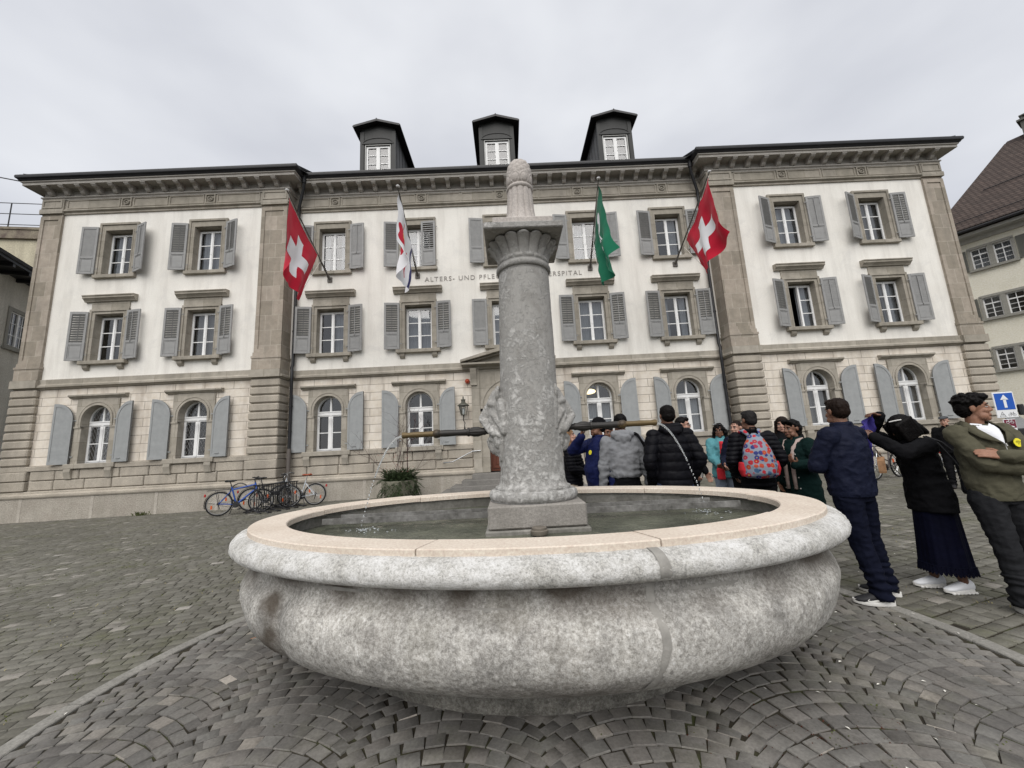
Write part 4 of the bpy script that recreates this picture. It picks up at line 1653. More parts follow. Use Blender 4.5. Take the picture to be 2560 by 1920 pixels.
# =================================================================== FOUNTAIN
M_BOWL = Mat('weathered_bowl_stone', 0.88, 0.2)
def column_stone(name, stops, bump=.8):
    M = Mat(name, 0.88, 0.2)
    n1 = M.noise(2.6, 5, .6, dist=.8)
    n2 = M.noise(19, 7, .78, dist=.35)
    n3 = M.noise(75, 4, .7)
    base_, dk, lt_ = stops
    c = M.ramp(n3, [(0.3, tuple(q * .86 for q in base_)), (0.7, tuple(q * 1.14 for q in base_))])
    c = M.mix(M.ramp(M.noise(4.5, 5, .7, dist=.5), [(0.50, 0.0), (0.62, .65)]), c, dk)
    th = M.n('ShaderNodeMath'); th.operation = 'MULTIPLY_ADD'; th.inputs[1].default_value = .55
    M.l(n1, th.inputs[0]); M.l(n2, th.inputs[2])
    sz = M.n('ShaderNodeSeparateXYZ'); M.l(M.coords(), sz.inputs[0])
    lo_ = M.n('ShaderNodeMapRange'); lo_.inputs['From Min'].default_value = 1.3; lo_.inputs['From Max'].default_value = 2.3
    lo_.inputs['To Min'].default_value = .075; lo_.inputs['To Max'].default_value = .0
    M.l(sz.outputs['Z'], lo_.inputs['Value'])
    th2 = M.n('ShaderNodeMath'); th2.operation = 'ADD'; M.l(th.outputs[0], th2.inputs[0]); M.l(lo_.outputs[0], th2.inputs[1])
    th = th2
    fl_ = M.ramp(th.outputs[0], [(0.79, 0.0), (0.84, .5), (0.94, 1.0)])
    c = M.mix(fl_, c, M.mix(M.ramp(n3, [(.35, 0.0), (.65, 1.0)]), lt_, tuple(q * .72 for q in lt_)))
    M.base(c)
    M.bump(M.mix(.35, fl_, n3), bump, .012)
    return M.m


def bowl_stone(name, dark, mid, light, patch=None, bump=0.8, big=1.6, veins=True, stain=None, bdist=0.012, fs=48.0, attr=None):
    M = Mat(name, 0.88, 0.2)
    n1 = M.noise(big, 6, 0.68, dist=.4)
    n2 = M.noise(fs, 7, 0.8, dist=.2)
    n3 = M.noise(150, 4, 0.75)
    c = M.ramp(n2, [(0.34, dark), (0.50, mid), (0.66, light)])
    c = M.mix(0.75, c, M.ramp(n1, [(0.32, 0.28), (0.68, 0.68)]), 'OVERLAY')
    n4 = M.noise(7.5, 6, .7, dist=.5)
    c = M.mix(0.55, c, M.ramp(n4, [(0.34, 0.25), (0.66, 0.74)]), 'OVERLAY')
    pt_ = M.noise(30, 3, .55, dist=.4)
    c = M.mix(M.ramp(pt_, [(0.62, 0.0), (0.70, .6)]), c, tuple(q * .45 for q in mid))
    c = M.mix(0.45, c, M.ramp(n3, [(0.3, 0.25), (0.7, 0.78)]), 'OVERLAY')
    h = M.mix(0.5, n2, n3)
    if patch:
        p = M.noise(1.1, 3, 0.55, dist=.9)
        pf = M.ramp(p, [(0.655, 0.0), (0.675, .9)])
        c = M.mix(pf, c, patch)
        inv = M.ramp(p, [(0.655, 1.0), (0.675, 0.15)])
        h = M.mix(1.0, h, inv, 'MULTIPLY')
    if stain:
        s_ = M.noise(3.0, 5, .6, co=M.coords((1, 1, .25)))
        c = M.mix(M.ramp(s_, [(0.5, 0.0), (0.75, stain[1])]), c, stain[0])
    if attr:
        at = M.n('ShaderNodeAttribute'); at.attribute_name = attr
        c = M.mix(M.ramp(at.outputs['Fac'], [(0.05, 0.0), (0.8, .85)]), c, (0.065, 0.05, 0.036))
    M.base(c)
    M.bump(h, bump, bdist)
    return M.m


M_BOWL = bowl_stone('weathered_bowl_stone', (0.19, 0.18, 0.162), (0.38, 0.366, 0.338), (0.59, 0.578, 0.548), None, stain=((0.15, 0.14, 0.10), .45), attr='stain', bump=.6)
M_FOOT = bowl_stone('shade_darkened_foot_stone', (0.10, 0.092, 0.078), (0.20, 0.19, 0.165), (0.32, 0.31, 0.28), bump=.8)  # darker bowl stone: shade beneath the bowl painted into the colour
M_LIP = bowl_stone('pale_rim_stone', (0.33, 0.322, 0.30), (0.60, 0.59, 0.562), (0.74, 0.73, 0.705), bump=1.0, big=3, fs=70)
M_COPING = m_stone('pink_beige_coping', (0.53, 0.45, 0.375), (0.64, 0.56, 0.475), 2.5, 60, bump=0.15, bd=.004, streak=((0.47, 0.38, 0.30), .35))
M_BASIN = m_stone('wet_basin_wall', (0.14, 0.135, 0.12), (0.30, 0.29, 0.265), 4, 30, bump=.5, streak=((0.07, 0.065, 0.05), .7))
M_COLM = column_stone('crusted_grey_limestone', ((0.315, 0.307, 0.29), (0.225, 0.216, 0.20), (0.58, 0.57, 0.545)))
M_FIN = m_stone('pink_grey_finial_stone', (0.34, 0.31, 0.285), (0.44, 0.405, 0.375), 5, 60, bump=.3)
M_PLBLOCK = m_stone('tooled_grey_block', (0.21, 0.195, 0.175), (0.32, 0.30, 0.275), 4, 50, bump=.6, streak=((0.15, 0.14, 0.125), .5))
M_BRONZE = Mat('worn_bronze', 0.5, 0.4, 0.35)
_sp = M_BRONZE.n('ShaderNodeSeparateXYZ'); M_BRONZE.l(M_BRONZE.coords(), _sp.inputs[0])
_ab = M_BRONZE.n('ShaderNodeMath'); _ab.operation = 'ABSOLUTE'; M_BRONZE.l(_sp.outputs['X'], _ab.inputs[0])
_nz = M_BRONZE.noise(9, 4, .6)
_ad = M_BRONZE.n('ShaderNodeMath'); _ad.operation = 'MULTIPLY_ADD'; M_BRONZE.l(_nz, _ad.inputs[0]); _ad.inputs[1].default_value = .3
M_BRONZE.l(_ab.outputs[0], _ad.inputs[2])
M_BRONZE.base(M_BRONZE.ramp(_ad.outputs[0], [(0.92, (0.030, 0.028, 0.026)), (1.15, (0.075, 0.052, 0.028)), (1.3, (0.12, 0.085, 0.038))]))
M_BRONZE = M_BRONZE.m

FX, FY = 0.19, 3.47
fg = gz(FX, FY)
ft = thing('fountain', 'oval grey stone fountain with tall column, two bronze spouts and pale coping', 'fountain', (FX, FY, 0))
EC = (-.105, -.02)          # bowl centre against the column foot
EROT = radians(-6.5)


def ell_ring(mb, rings, n=240, noise_amp=None, cap_ends=False):
    V = []
    for i, (a, b, z) in enumerate(rings):
        for k in range(n):
            t = 2 * pi * k / n
            X, Y = a * cos(t), b * sin(t)
            x = EC[0] + X * cos(EROT) - Y * sin(EROT)
            y = EC[1] + X * sin(EROT) + Y * cos(EROT)
            V.append([x, y, z])
    if noise_amp:
        for i, p in enumerate(V):
            q = Vector(p)
            d = noise_amp(q)
            ox, oy = p[0] - EC[0], p[1] - EC[1]
            l = max(.01, sqrt(ox * ox + oy * oy))
            p[0] += ox / l * d; p[1] += oy / l * d; p[2] += d * .35
    F = []
    for i in range(len(rings) - 1):
        for k in range(n):
            F.append((i * n + k, i * n + (k + 1) % n, (i + 1) * n + (k + 1) % n, (i + 1) * n + k))
    mb.add(V, F)


def densify(rings, per=.02):
    out = [rings[0]]
    # smooth curve through the section
    P = [Vector(r) for r in rings]
    for i in range(len(P) - 1):
        p0, p1, p2, p3 = P[max(0, i - 1)], P[i], P[i + 1], P[min(len(P) - 1, i + 2)]
        k = max(1, int((p2 - p1).length / per))
        for j in range(1, k + 1):
            t = j / k
            q = .5 * ((2 * p1) + (p2 - p0) * t + (2 * p0 - 5 * p1 + 4 * p2 - p3) * t * t + (3 * p1 - p0 - 3 * p2 + p3) * t ** 3)
            out.append((q.x, q.y, q.z))
    return out


bowl = [(2.32, 1.415, .885), (2.305, 1.400, .862), (2.300, 1.393, .825), (2.305, 1.398, .785), (2.335, 1.425, .748), (2.38, 1.465, .71), (2.42, 1.50, .66), (2.44, 1.517, .60), (2.44, 1.515, .53), (2.405, 1.485, .455), (2.33, 1.40, .38), (2.21, 1.285, .305), (2.05, 1.15, .24), (1.86, 1.05, .185), (1.66, .985, .145), (1.45, .945, .12)]
bowl = [(a * (.968 - .060 * min(1, max(0, (.8 - z) / .25))), b * (.992 if z > .4 else 1), z) for a, b, z in bowl]
m = MB()
def bowl_noise(q):
    a = .010 * noise.noise(q * 2.2) + .005 * noise.noise(q * 9)
    rough = max(0, min(1, .55 + 1.6 * noise.noise(q * 1.6 + Vector((3, 1, 7))))) * (1 if .2 < q.z < .68 else .35)
    a += rough * (.005 * (.5 - abs(noise.noise(q * 17))) + .008 * (.35 - abs(noise.noise(q * 42))) + .0045 * noise.noise(q * 85))
    t = atan2(q.y - EC[1], q.x - EC[0])
    # one weathered notch where two blocks meet at the left
    d = abs((t - radians(213) + pi) % (2 * pi) - pi)
    if q.z < .80:
        a -= .05 * math.exp(-(d / .045) ** 2) * min(1, max(0, (.82 - q.z) / .12)) * (1 if q.z > .3 else max(0, q.z / .3))
    return a
ell_ring(m, densify(bowl, .010), 860, bowl_noise)
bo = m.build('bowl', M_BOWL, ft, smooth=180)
ca_ = bo.data.color_attributes.new('stain', 'FLOAT_COLOR', 'POINT')  # holds real stains plus painted shade under the rim and near the foot
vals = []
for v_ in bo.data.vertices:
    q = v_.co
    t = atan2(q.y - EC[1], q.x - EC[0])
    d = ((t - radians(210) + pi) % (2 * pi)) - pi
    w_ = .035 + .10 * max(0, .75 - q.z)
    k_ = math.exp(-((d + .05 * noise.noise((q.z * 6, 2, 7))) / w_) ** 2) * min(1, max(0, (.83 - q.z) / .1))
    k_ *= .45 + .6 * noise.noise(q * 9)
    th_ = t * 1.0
    under = max(0, (q.z - .68) / .19) * max(0, noise.noise((th_ * 7, q.z * 4, 1.7)) + .35) * 1.0  # drips below the rim, deepened as painted shade
    foot_ = max(0, (.42 - q.z) / .3) * max(0, noise.noise((th_ * 22, q.z * 2.2, 8.1)) + .12) * 1.2  # drip streaks low on the bowl, also darkened as painted shade
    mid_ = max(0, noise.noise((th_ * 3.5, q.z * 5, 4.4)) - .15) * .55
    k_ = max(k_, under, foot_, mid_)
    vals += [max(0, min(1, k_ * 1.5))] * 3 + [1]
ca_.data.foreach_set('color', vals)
# mortar seams on the bowl
M_MORTAR = m_plain('grey_mortar', (0.27, 0.26, 0.238), 0.85, 0.2, var=0.2, scale=12, bump=.3)
def surf(t, z, off):
    R = densify(bowl, .02)
    best = min(range(len(R)), key=lambda i: abs(R[i][2] - z))
    a, b, _ = R[best]
    X, Y = (a + off) * cos(t), (b + off) * sin(t)
    p = Vector((EC[0] + X * cos(EROT) - Y * sin(EROT), EC[1] + X * sin(EROT) + Y * cos(EROT), z))
    d = bowl_noise(p)
    l = Vector((p.x - EC[0], p.y - EC[1])).length
    return Vector((p.x + (p.x - EC[0]) / l * d, p.y + (p.y - EC[1]) / l * d, z + .35 * d))
def seam(t0, w0, z0, z1, wob, seed):
    sm_ = MB()
    V = []
    k = 26
    for i in range(k + 1):
        z = z0 + (z1 - z0) * i / k
        c = t0 + wob * noise.noise((z * 4, seed, 0)) + .02 * (z0 - z)
        ww_ = w0 * (1 + .5 * noise.noise((z * 9, seed, 5)))
        V += [surf(c - ww_, z, .003), surf(c, z, .006), surf(c + ww_, z, .003)]
    F = []
    for i in range(k):
        for j in range(2):
            F.append((i * 3 + j, i * 3 + j + 1, i * 3 + 4 + j, i * 3 + 3 + j))
    sm_.add(V, F)
    sm_.build('mortar_patch', M_MORTAR, ft, smooth=180)
seam(radians(289), .010, .87, .15, .05, 4)
def bar_patch(t0, t1, z, w_):
    sm_ = MB()
    V = []
    for i in range(13):
        t = t0 + (t1 - t0) * i / 12
        ww_ = w_ * (1 - .5 * abs(i - 6) / 6)
        V += [surf(t, z - ww_, .003), surf(t, z + ww_, .003)]
    sm_.add(V, [(2 * i, 2 * i + 2, 2 * i + 3, 2 * i + 1) for i in range(12)])
    sm_.build('mortar_patch', M_MORTAR, ft, smooth=180)
bar_patch(radians(264), radians(272), .765, .008)
bar_patch(radians(294), radians(303), .80, .010)
bar_patch(radians(240), radians(250), .825, .010)
# foot
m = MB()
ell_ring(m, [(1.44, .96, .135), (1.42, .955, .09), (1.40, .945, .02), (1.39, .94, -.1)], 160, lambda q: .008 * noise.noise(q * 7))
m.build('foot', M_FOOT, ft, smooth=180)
# roll-edged rim
lip = [(2.06, 1.19, .985), (2.27, 1.355, 1.006), (2.335, 1.42, 1.012), (2.39, 1.472, .994), (2.425, 1.507, .956), (2.43, 1.512, .915), (2.41, 1.49, .885), (2.36, 1.445, .868), (2.29, 1.37, .866)]
lip = [(a * .978, b * .992, z) for a, b, z in lip]
m = MB()
ell_ring(m, densify(lip, .009), 900, lambda q: .006 * noise.noise(q * 8) + .008 * (.4 - abs(noise.noise(q * 19))) + .006 * (.4 - abs(noise.noise(q * 40))) + .003 * noise.noise(q * 85))
m.build('rim', M_LIP, ft, smooth=180)
sm2 = MB()
V = []
for i, (a, b, z) in enumerate(densify(lip, .012)[14:]):
    for dt in (-.012, 0, .012):
        t = radians(289.5) + dt * (1 + .4 * noise.noise((z * 20, 1, 1)))
        X, Y = (a + .007) * cos(t), (b + .007) * sin(t)
        V.append((EC[0] + X * cos(EROT) - Y * sin(EROT), EC[1] + X * sin(EROT) + Y * cos(EROT), z + .004))
k = len(V) // 3
sm2.add(V, [(i * 3 + j, i * 3 + j + 1, i * 3 + 4 + j, i * 3 + 3 + j) for i in range(k - 1) for j in range(2)])
sm2.build('mortar_patch', M_MORTAR, ft, smooth=180)
# coping in slabs with open joints
cuts = [radians(a) for a in (258.5, 291, 326, 12, 52, 88, 128, 168, 214)]
for i, t0 in enumerate(cuts):
    t1 = cuts[(i + 1) % len(cuts)]
    if t1 < t0: t1 += 2 * pi
    n = int((t1 - t0) / .03) + 2
    m = MB()
    V = []
    prof = [(2.035, 1.175, 1.0), (2.035, 1.175, 1.040), (2.043, 1.183, 1.048), (2.312, 1.398, 1.050), (2.32, 1.405, 1.044), (2.32, 1.405, 1.0)]
    g_ = .0022
    for j in range(n + 1):
        t = t0 + g_ + (t1 - t0 - 2 * g_) * j / n
        for a, b, z in prof:
            a *= .979; b *= .993
            X, Y = a * cos(t), b * sin(t)
            V.append((EC[0] + X * cos(EROT) - Y * sin(EROT), EC[1] + X * sin(EROT) + Y * cos(EROT), z + .003 * sin(i * 2.3)))
    p_ = len(prof)
    F = [(j * p_ + q, j * p_ + (q + 1) % p_, (j + 1) * p_ + (q + 1) % p_, (j + 1) * p_ + q) for j in range(n) for q in range(p_)]
    F += [tuple(range(p_)), tuple(n * p_ + q for q in range(p_))[::-1]]
    m.add(V, F)
    m.build('coping_slab', M_COPING, ft, smooth=30)
# inside wall and floor
m = MB()
ell_ring(m, [(2.05, 1.19, 1.0), (2.06, 1.20, .93), (2.09, 1.23, .80), (2.0, 1.15, .55), (1.6, .9, .45)], 160, lambda q: .004 * noise.noise(q * 9))
m.add([(EC[0] + 1.62 * cos(2 * pi * k / 60) * cos(EROT) - .92 * sin(2 * pi * k / 60) * sin(EROT), EC[1] + 1.62 * cos(2 * pi * k / 60) * sin(EROT) + .92 * sin(2 * pi * k / 60) * cos(EROT), .46) for k in range(60)], [tuple(range(60))])
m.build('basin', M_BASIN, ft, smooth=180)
# water
WZ = .892
M_WATER = Mat('murky_water', 0.04, 0.5)
out_ = [n for n in M_WATER.nt.nodes if n.type == 'OUTPUT_MATERIAL'][0]
M_WATER.b.inputs['IOR'].default_value = 1.33
wnz = M_WATER.noise(2.2, 3, .5)
M_WATER.base(M_WATER.ramp(wnz, [(0.35, (0.05, 0.055, 0.04)), (0.65, (0.13, 0.135, 0.10))]))
bw = M_WATER.noise(9, 3, .55, dist=1.5)
M_WATER.bump(bw, .6, .04)
m = MB()
V = [(EC[0], EC[1], WZ)]
NR, NT = 60, 150
for i in range(1, NR + 1):
    for k in range(NT):
        t = 2 * pi * k / NT
        X, Y = 2.075 * i / NR * cos(t), 1.215 * i / NR * sin(t)
        x = EC[0] + X * cos(EROT) - Y * sin(EROT); y = EC[1] + X * sin(EROT) + Y * cos(EROT)
        z = WZ + .004 * noise.noise((x * 7, y * 7, 0)) + .003 * noise.noise((x * 15, y * 15, 2))
        for sx, sy in ((-1.43, .08), (1.55, .10)):
            d = sqrt((x - sx) ** 2 + (y - sy) ** 2)
            z += .009 * cos(d * 30) * math.exp(-d * 2.6)
        V.append((x, y, z))
F = [(0, 1 + k, 1 + (k + 1) % NT) for k in range(NT)]
for i in range(NR - 1):
    for k in range(NT):
        a, b = 1 + i * NT + k, 1 + i * NT + (k + 1) % NT
        F.append((a, a + NT, b + NT, b))
m.add(V, F)
wo = m.build('water', M_WATER.m, None, smooth=180, loc=(FX, FY, 0))
tag(wo, 'dark rippled water standing in the fountain bowl', 'water', kind='structure')

# rails across the far half of the bowl
m = MB()
M_RAIL = m_stone('limed_rail', (0.06, 0.058, 0.052), (0.24, 0.235, 0.225), 7, 30, bump=.5)
for (p, q) in (((-1.86, .47, .985), (1.66, .27, .99)), ((-1.95, .27, .985), (1.80, .02, .99))):
    p, q = Vector(p), Vector(q)
    d = (q - p).normalized(); nn = Vector((-d.y, d.x, 0))
    for (u0, u1, z0, z1) in ((-.011, .011, -.006, .0), (-.011, -.006, -.05, -.006)):
        V = []
        for e in (p, q):
            for u, z in ((u0, z0), (u1, z0), (u1, z1), (u0, z1)):
                V.append(e + nn * u + Vector((0, 0, z)))
        mb_ = MB()
        m.add(V, [(0, 1, 2, 3), (4, 7, 6, 5), (0, 4, 5, 1), (1, 5, 6, 2), (2, 6, 7, 3), (3, 7, 4, 0)])
    m.build('crossbar', M_RAIL, ft)
    m = MB()

# plinth under the column
m = MB()
m.box(-.383, .383, -.383, .383, .93, 1.105, .012)
pb = m.build('plinth', M_PLBLOCK, ft)
m = MB()
m.box(-.405, .405, -.40, .40, .5, .925, .01)
m.build('plinth_base', M_BASIN, ft)
m = MB()
m.tube([(0, -.47, .6), (0, -.47, .915), (0, -.47, .915)], [.03, .03, .03], 12)
m.lathe([(.062, .905), (.066, .912), (.066, .935), (.055, .94), (.055, .955), (.05, .958)], (0.0, -.47, 0), 24)
m.build('overflow_cap', m_plain('dull_brass_cap', (0.16, 0.14, 0.115), 0.5, 0.4, var=.3), ft, smooth=40)

# column, leaning a hair to the right
LEAN = radians(.78)
cg = MB()
prof = [(.372, 1.106)] + [(.345 + .037 * cos(a), 1.150 + .044 * sin(a)) for a in [radians(q) for q in (-80, -55, -30, 0, 30, 55, 80)]] + [(.322, 1.195), (.325, 1.20), (.325, 1.218), (.302, 1.224), (.290, 1.25), (.282, 1.31), (.276, 1.42), (.258, 2.10), (.243, 2.88), (.238, 3.14)]
dn = [prof[0]]
for a, b in zip(prof, prof[1:]):
    k = max(1, int(math.hypot(b[0] - a[0], b[1] - a[1]) / .02))
    dn += [(a[0] + (b[0] - a[0]) * j / k, a[1] + (b[1] - a[1]) * j / k) for j in range(1, k + 1)]
V = []
n = 110
for r, z in dn:
    for k in range(n):
        t = 2 * pi * k / n
        q = Vector((r * cos(t), r * sin(t), z))
        d = .003 * noise.noise(q * 6) + .0018 * noise.noise(q * 24) + .001 * noise.noise(q * 55)
        V.append((q.x * (1 + d / r), q.y * (1 + d / r), z))
cg.add(V, [(i * n + k, i * n + (k + 1) % n, (i + 1) * n + (k + 1) % n, (i + 1) * n + k) for i in range(len(dn) - 1) for k in range(n)])
ROTL = (0, LEAN, 0)
cg.build('shaft', M_COLM, ft, smooth=180, rot=ROTL, loc=(-.018, 0, 0))
cl_ = (-.018, 0, 0)
# capital: leaf-fluted bell
def bell(t, z, u):
    """u 0..1 up the bell"""
    r = .238 + .012 * u + .10 * u ** 2.6
    k = 16
    w_ = abs(cos(t * k / 2))
    r += (.004 + .034 * u) * (w_ ** .55) - .010 - .018 * u
    return r
m = MB()
V = []; n = 16 * 14; NZ = 40
for i in range(NZ + 1):
    u = i / NZ
    for k in range(n):
        t = 2 * pi * k / n
        r = bell(t, 0, u)
        if u > .9:
            w_ = abs(cos(t * 8)) ** .5
            r = bell(t, 0, .9) + .012 * sin((u - .9) / .1 * pi / 1.2) * w_ - (u - .9) / .1 * .05 * (1 - w_ * .6)
        if u < .22:
            w2 = abs(cos(t * 8 + pi / 2)) ** .7
            r += .016 * w2 * sin(pi * u / .22)
        q = Vector((r * cos(t), r * sin(t), 3.235 + .215 * u))
        d = .0015 * noise.noise(q * 25)
        V.append((q.x * (1 + d / r), q.y * (1 + d / r), q.z))
m.add(V, [(i * n + k, i * n + (k + 1) % n, (i + 1) * n + (k + 1) % n, (i + 1) * n + k) for i in range(NZ) for k in range(n)])
rgp = [(.235 + .024 * cos(a), 3.195 + .032 * sin(a)) for a in [radians(q) for q in range(-90, 91, 20)]]
m.lathe([(.23, 3.14)] + rgp + [(.236, 3.24)], n=96, cap=False)
m.build('capital', M_COLM, ft, smooth=55, rot=ROTL, loc=cl_)
m = MB()
m.box(-.352, .352, -.352, .352, 3.452, 3.512, .008)
m.build('abacus', M_COLM, ft, rot=ROTL, loc=cl_)
m = MB()
m.box(-.275, .275, -.275, .275, 3.513, 3.605, .008)
m.build('finial_block', M_FIN, ft, rot=ROTL, loc=cl_)
# pine-cone finial
def flut(k, amt):
    return lambda t, i: 1 + amt * (abs(cos(t * k / 2)) ** .6 - .6)
m = MB()
pr = [(.185, 3.606), (.195, 3.615), (.195, 3.64), (.178, 3.66), (.155, 3.70), (.140, 3.76), (.130, 3.85), (.124, 3.95), (.120, 4.03)]
m.lathe(pr, n=12 * 12, rad=lambda t, i: 1 + (.10 if i < 4 else .075) * (abs(cos(t * 6)) ** .5 - .7))
m.lathe([(.118, 4.025)] + [(.112 + .022 * cos(a), 4.05 + .024 * sin(a)) for a in [radians(q) for q in range(-90, 91, 18)]] + [(.10, 4.08)], n=60)
pr = [(.108, 4.075), (.121, 4.10), (.129, 4.15), (.130, 4.20), (.125, 4.25), (.114, 4.30), (.092, 4.34), (.060, 4.362), (.02, 4.37)]
dn = []
for a, b in zip(pr, pr[1:]):
    for j in range(6):
        dn.append((a[0] + (b[0] - a[0]) * j / 6, a[1] + (b[1] - a[1]) * j / 6))
dn.append(pr[-1])
V = []; n = 180
for r, z in dn:
    for k in range(n):
        t = 2 * pi * k / n
        d = 0
        if z < 4.185:
            u = (z - 4.08) / .105
            e = ((t * 8 / (2 * pi)) % 1 - .5) * 2
            q = sqrt(e * e + ((u - .45) / .55) ** 2)
            d = .010 * max(0, 1 - (q / .78) ** 2) ** .5 + (.008 * max(0, 1 - abs(q - .95) / .16))
        else:
            a1 = ((t * 9 / (2 * pi) + (z - 4.185) * 16) % 1)
            a2 = ((t * 9 / (2 * pi) - (z - 4.185) * 16) % 1)
            d = .006 * min(1, 2.2 * min(a1, 1 - a1, a2, 1 - a2)) * min(1, r / .06)
        V.append(((r + d - .004) * cos(t), (r + d - .004) * sin(t), z))
m.add(V, [(i * n + k, i * n + (k + 1) % n, (i + 1) * n + (k + 1) % n, (i + 1) * n + k) for i in range(len(dn) - 1) for k in range(n)])
m.build('finial', M_FIN, ft, smooth=60, rot=ROTL, loc=cl_)

# lion masks with bronze spouts
for s in (-1, 1):
    m = MB()
    X = lambda v: s * (.03 + v * .87)
    # skull, brow, nose, cheeks, open mouth, jaw, ears, hanging mane
    m.loft([(X(.20), 0, 1.48, .09, .10), (X(.22), 0, 1.60, .115, .13), (X(.23), 0, 1.72, .12, .15), (X(.24), 0, 1.84, .12, .16), (X(.23), 0, 1.95, .105, .15), (X(.22), 0, 2.05, .07, .11)], 20)
    m.cap((X(.28), 0, 2.03), .045, (X(.345), 0, 1.90), .05)
    m.cap((X(.345), 0, 1.92), .046, (X(.415), 0, 1.815), .044)
    m.ball((X(.425), 0, 1.80), (.034, .052, .032))
    for q in (-1, 1):
        m.cap((X(.335), q * .05, 1.945), .033, (X(.29), q * .12, 1.925), .030)
        m.cap((X(.395), q * .038, 1.775), .042, (X(.31), q * .115, 1.69), .046)
        m.cap((X(.34), q * .10, 1.80), .022, (X(.26), q * .155, 1.66), .022)
        m.cap((X(.33), q * .085, 1.845), .018, (X(.25), q * .165, 1.745), .020)
        m.cap((X(.30), q * .12, 1.84), .036, (X(.26), q * .145, 1.78), .035)
        m.cap((X(.29), q * .11, 1.70), .032, (X(.27), q * .10, 1.58), .036)
        m.tube([(X(.25 + .012 * cos(t)), q * (.135 + .04 * cos(t)), 2.02 + .055 * sin(t)) for t in [2 * pi * z_ / 14 for z_ in range(14)]], .020, 7, closed=True)
        m.cap((X(.22), q * .16, 1.93), .045, (X(.20), q * .17, 1.70), .05)
        m.cap((X(.22), q * .14, 1.72), .045, (X(.235), q * .10, 1.46), .03)
        m.cap((X(.23), q * .08, 1.60), .04, (X(.245), q * .05, 1.40), .025)
        m.ball((X(.315), q * .068, 1.895), .021)
    m.v = [(v_[0], v_[1] * .82, v_[2]) for v_ in m.v]
    m.cap((X(.335), 0, 1.605), .052, (X(.305), 0, 1.55), .058)
    m.cap((X(.35), -.045, 1.745), .018, (X(.35), .045, 1.745), .018)
    m.cap((X(.345), -.04, 1.625), .026, (X(.345), .04, 1.625), .026)
    clay(m, 'lion_mask', M_COLM, ft, voxel=.006, smooth=3, disp=lambda c, q: .003 * noise.noise(c * 16) + .0022 * noise.noise(c * 45), loc=cl_)
    m = MB()
    zt = 1.704
    pr = [(.33, .046), (.352, .046), (.356, .03), (.39, .028), (.40, .036), (.404, .036), (.42, .034), (.46, .047), (.50, .047), (.535, .037), (.54, .042), (.556, .042), (.56, .033), (.66, .030), (.755, .034), (.80, .031), (.806, .037), (.826, .042), (.842, .042), (.855, .036), (.86, .029), (.93, .026), (1.00, .029), (1.09, .025), (1.115, .031), (1.135, .031), (1.138, .024)]
    n = 40
    V = []
    for x, r in pr:
        for k in range(n):
            t = 2 * pi * k / n
            rr = r * .92 * (1 + (.10 * (abs(cos(t * 5)) ** .6 - .7) if .41 < x < .54 else 0))
            V.append((s * x, rr * cos(t), zt + rr * sin(t)))
    F = [(i * n + k, i * n + (k + 1) % n, (i + 1) * n + (k + 1) % n, (i + 1) * n + k) for i in range(len(pr) - 1) for k in range(n)]
    F.append(tuple((len(pr) - 1) * n + k for k in range(n)))
    m.add(V, F)
    m.build('spout', M_BRONZE, ft, smooth=45)
    # falling jet, beading into drops
    M_JET = Mat('clear_falling_water', 0.05, 0.5)
    M_JET.base((0.85, 0.88, 0.9)); M_JET.b.inputs['Transmission Weight'].default_value = 0.75; M_JET.b.inputs['IOR'].default_value = 1.2
    m = MB()
    r_ = random.Random(s + 5)
    P = []
    for i in range(40):
        t = .40 * i / 39
        P.append((s * (1.135 + .95 * t), .05 * t * 2, zt - .008 - 4.9 * t * t))
    k = 27
    m.tube(P[:k], [.010 - .005 * i / k + .0015 * r_.random() for i in range(k)], 8)
    for i in range(k, 40):
        m.ball((P[i][0] + r_.uniform(-.004, .004), P[i][1], P[i][2]), (.0055, .0055, .012 * r_.uniform(.5, 1.2)), 7)
    for _ in range(40):
        a, d = r_.uniform(0, 2 * pi), abs(r_.gauss(0, .09))
        m.ball((s * 1.52 + d * cos(a) * 1.4, .08 + d * sin(a), WZ + .006 + .02 * r_.random() * max(0, 1 - d * 6)), (.009 * r_.uniform(.5, 1.3), .008, .004), 6)
    m.build('water_jet', M_JET.m, ft, smooth=180)

# =================================================================== FLAGS
def uv_nodes(M):
    E.nt = M.nt
    uvn = M.n('ShaderNodeUVMap')
    sp_ = M.n('ShaderNodeSeparateXYZ'); M.l(uvn.outputs[0], sp_.inputs[0])
    return E(sp_.outputs['X']), E(sp_.outputs['Y'])


def flag_mat(name, ground, layers):
    M = Mat(name, 0.8, 0.15)
    u, v = uv_nodes(M)
    col = None
    c = ground
    for fn, cc in layers:
        f = fn(u, v)
        c = M.mix(f.s, c, cc)
    M.base(c)
    M.bump(M.noise(9, 3, .5), .25, .02)
    # thin cloth lets some light through
    M.b.inputs['Sheen Weight'].default_value = 0.1
    return M.m


def band(x, c, h):
    return (x - c).abs() < h


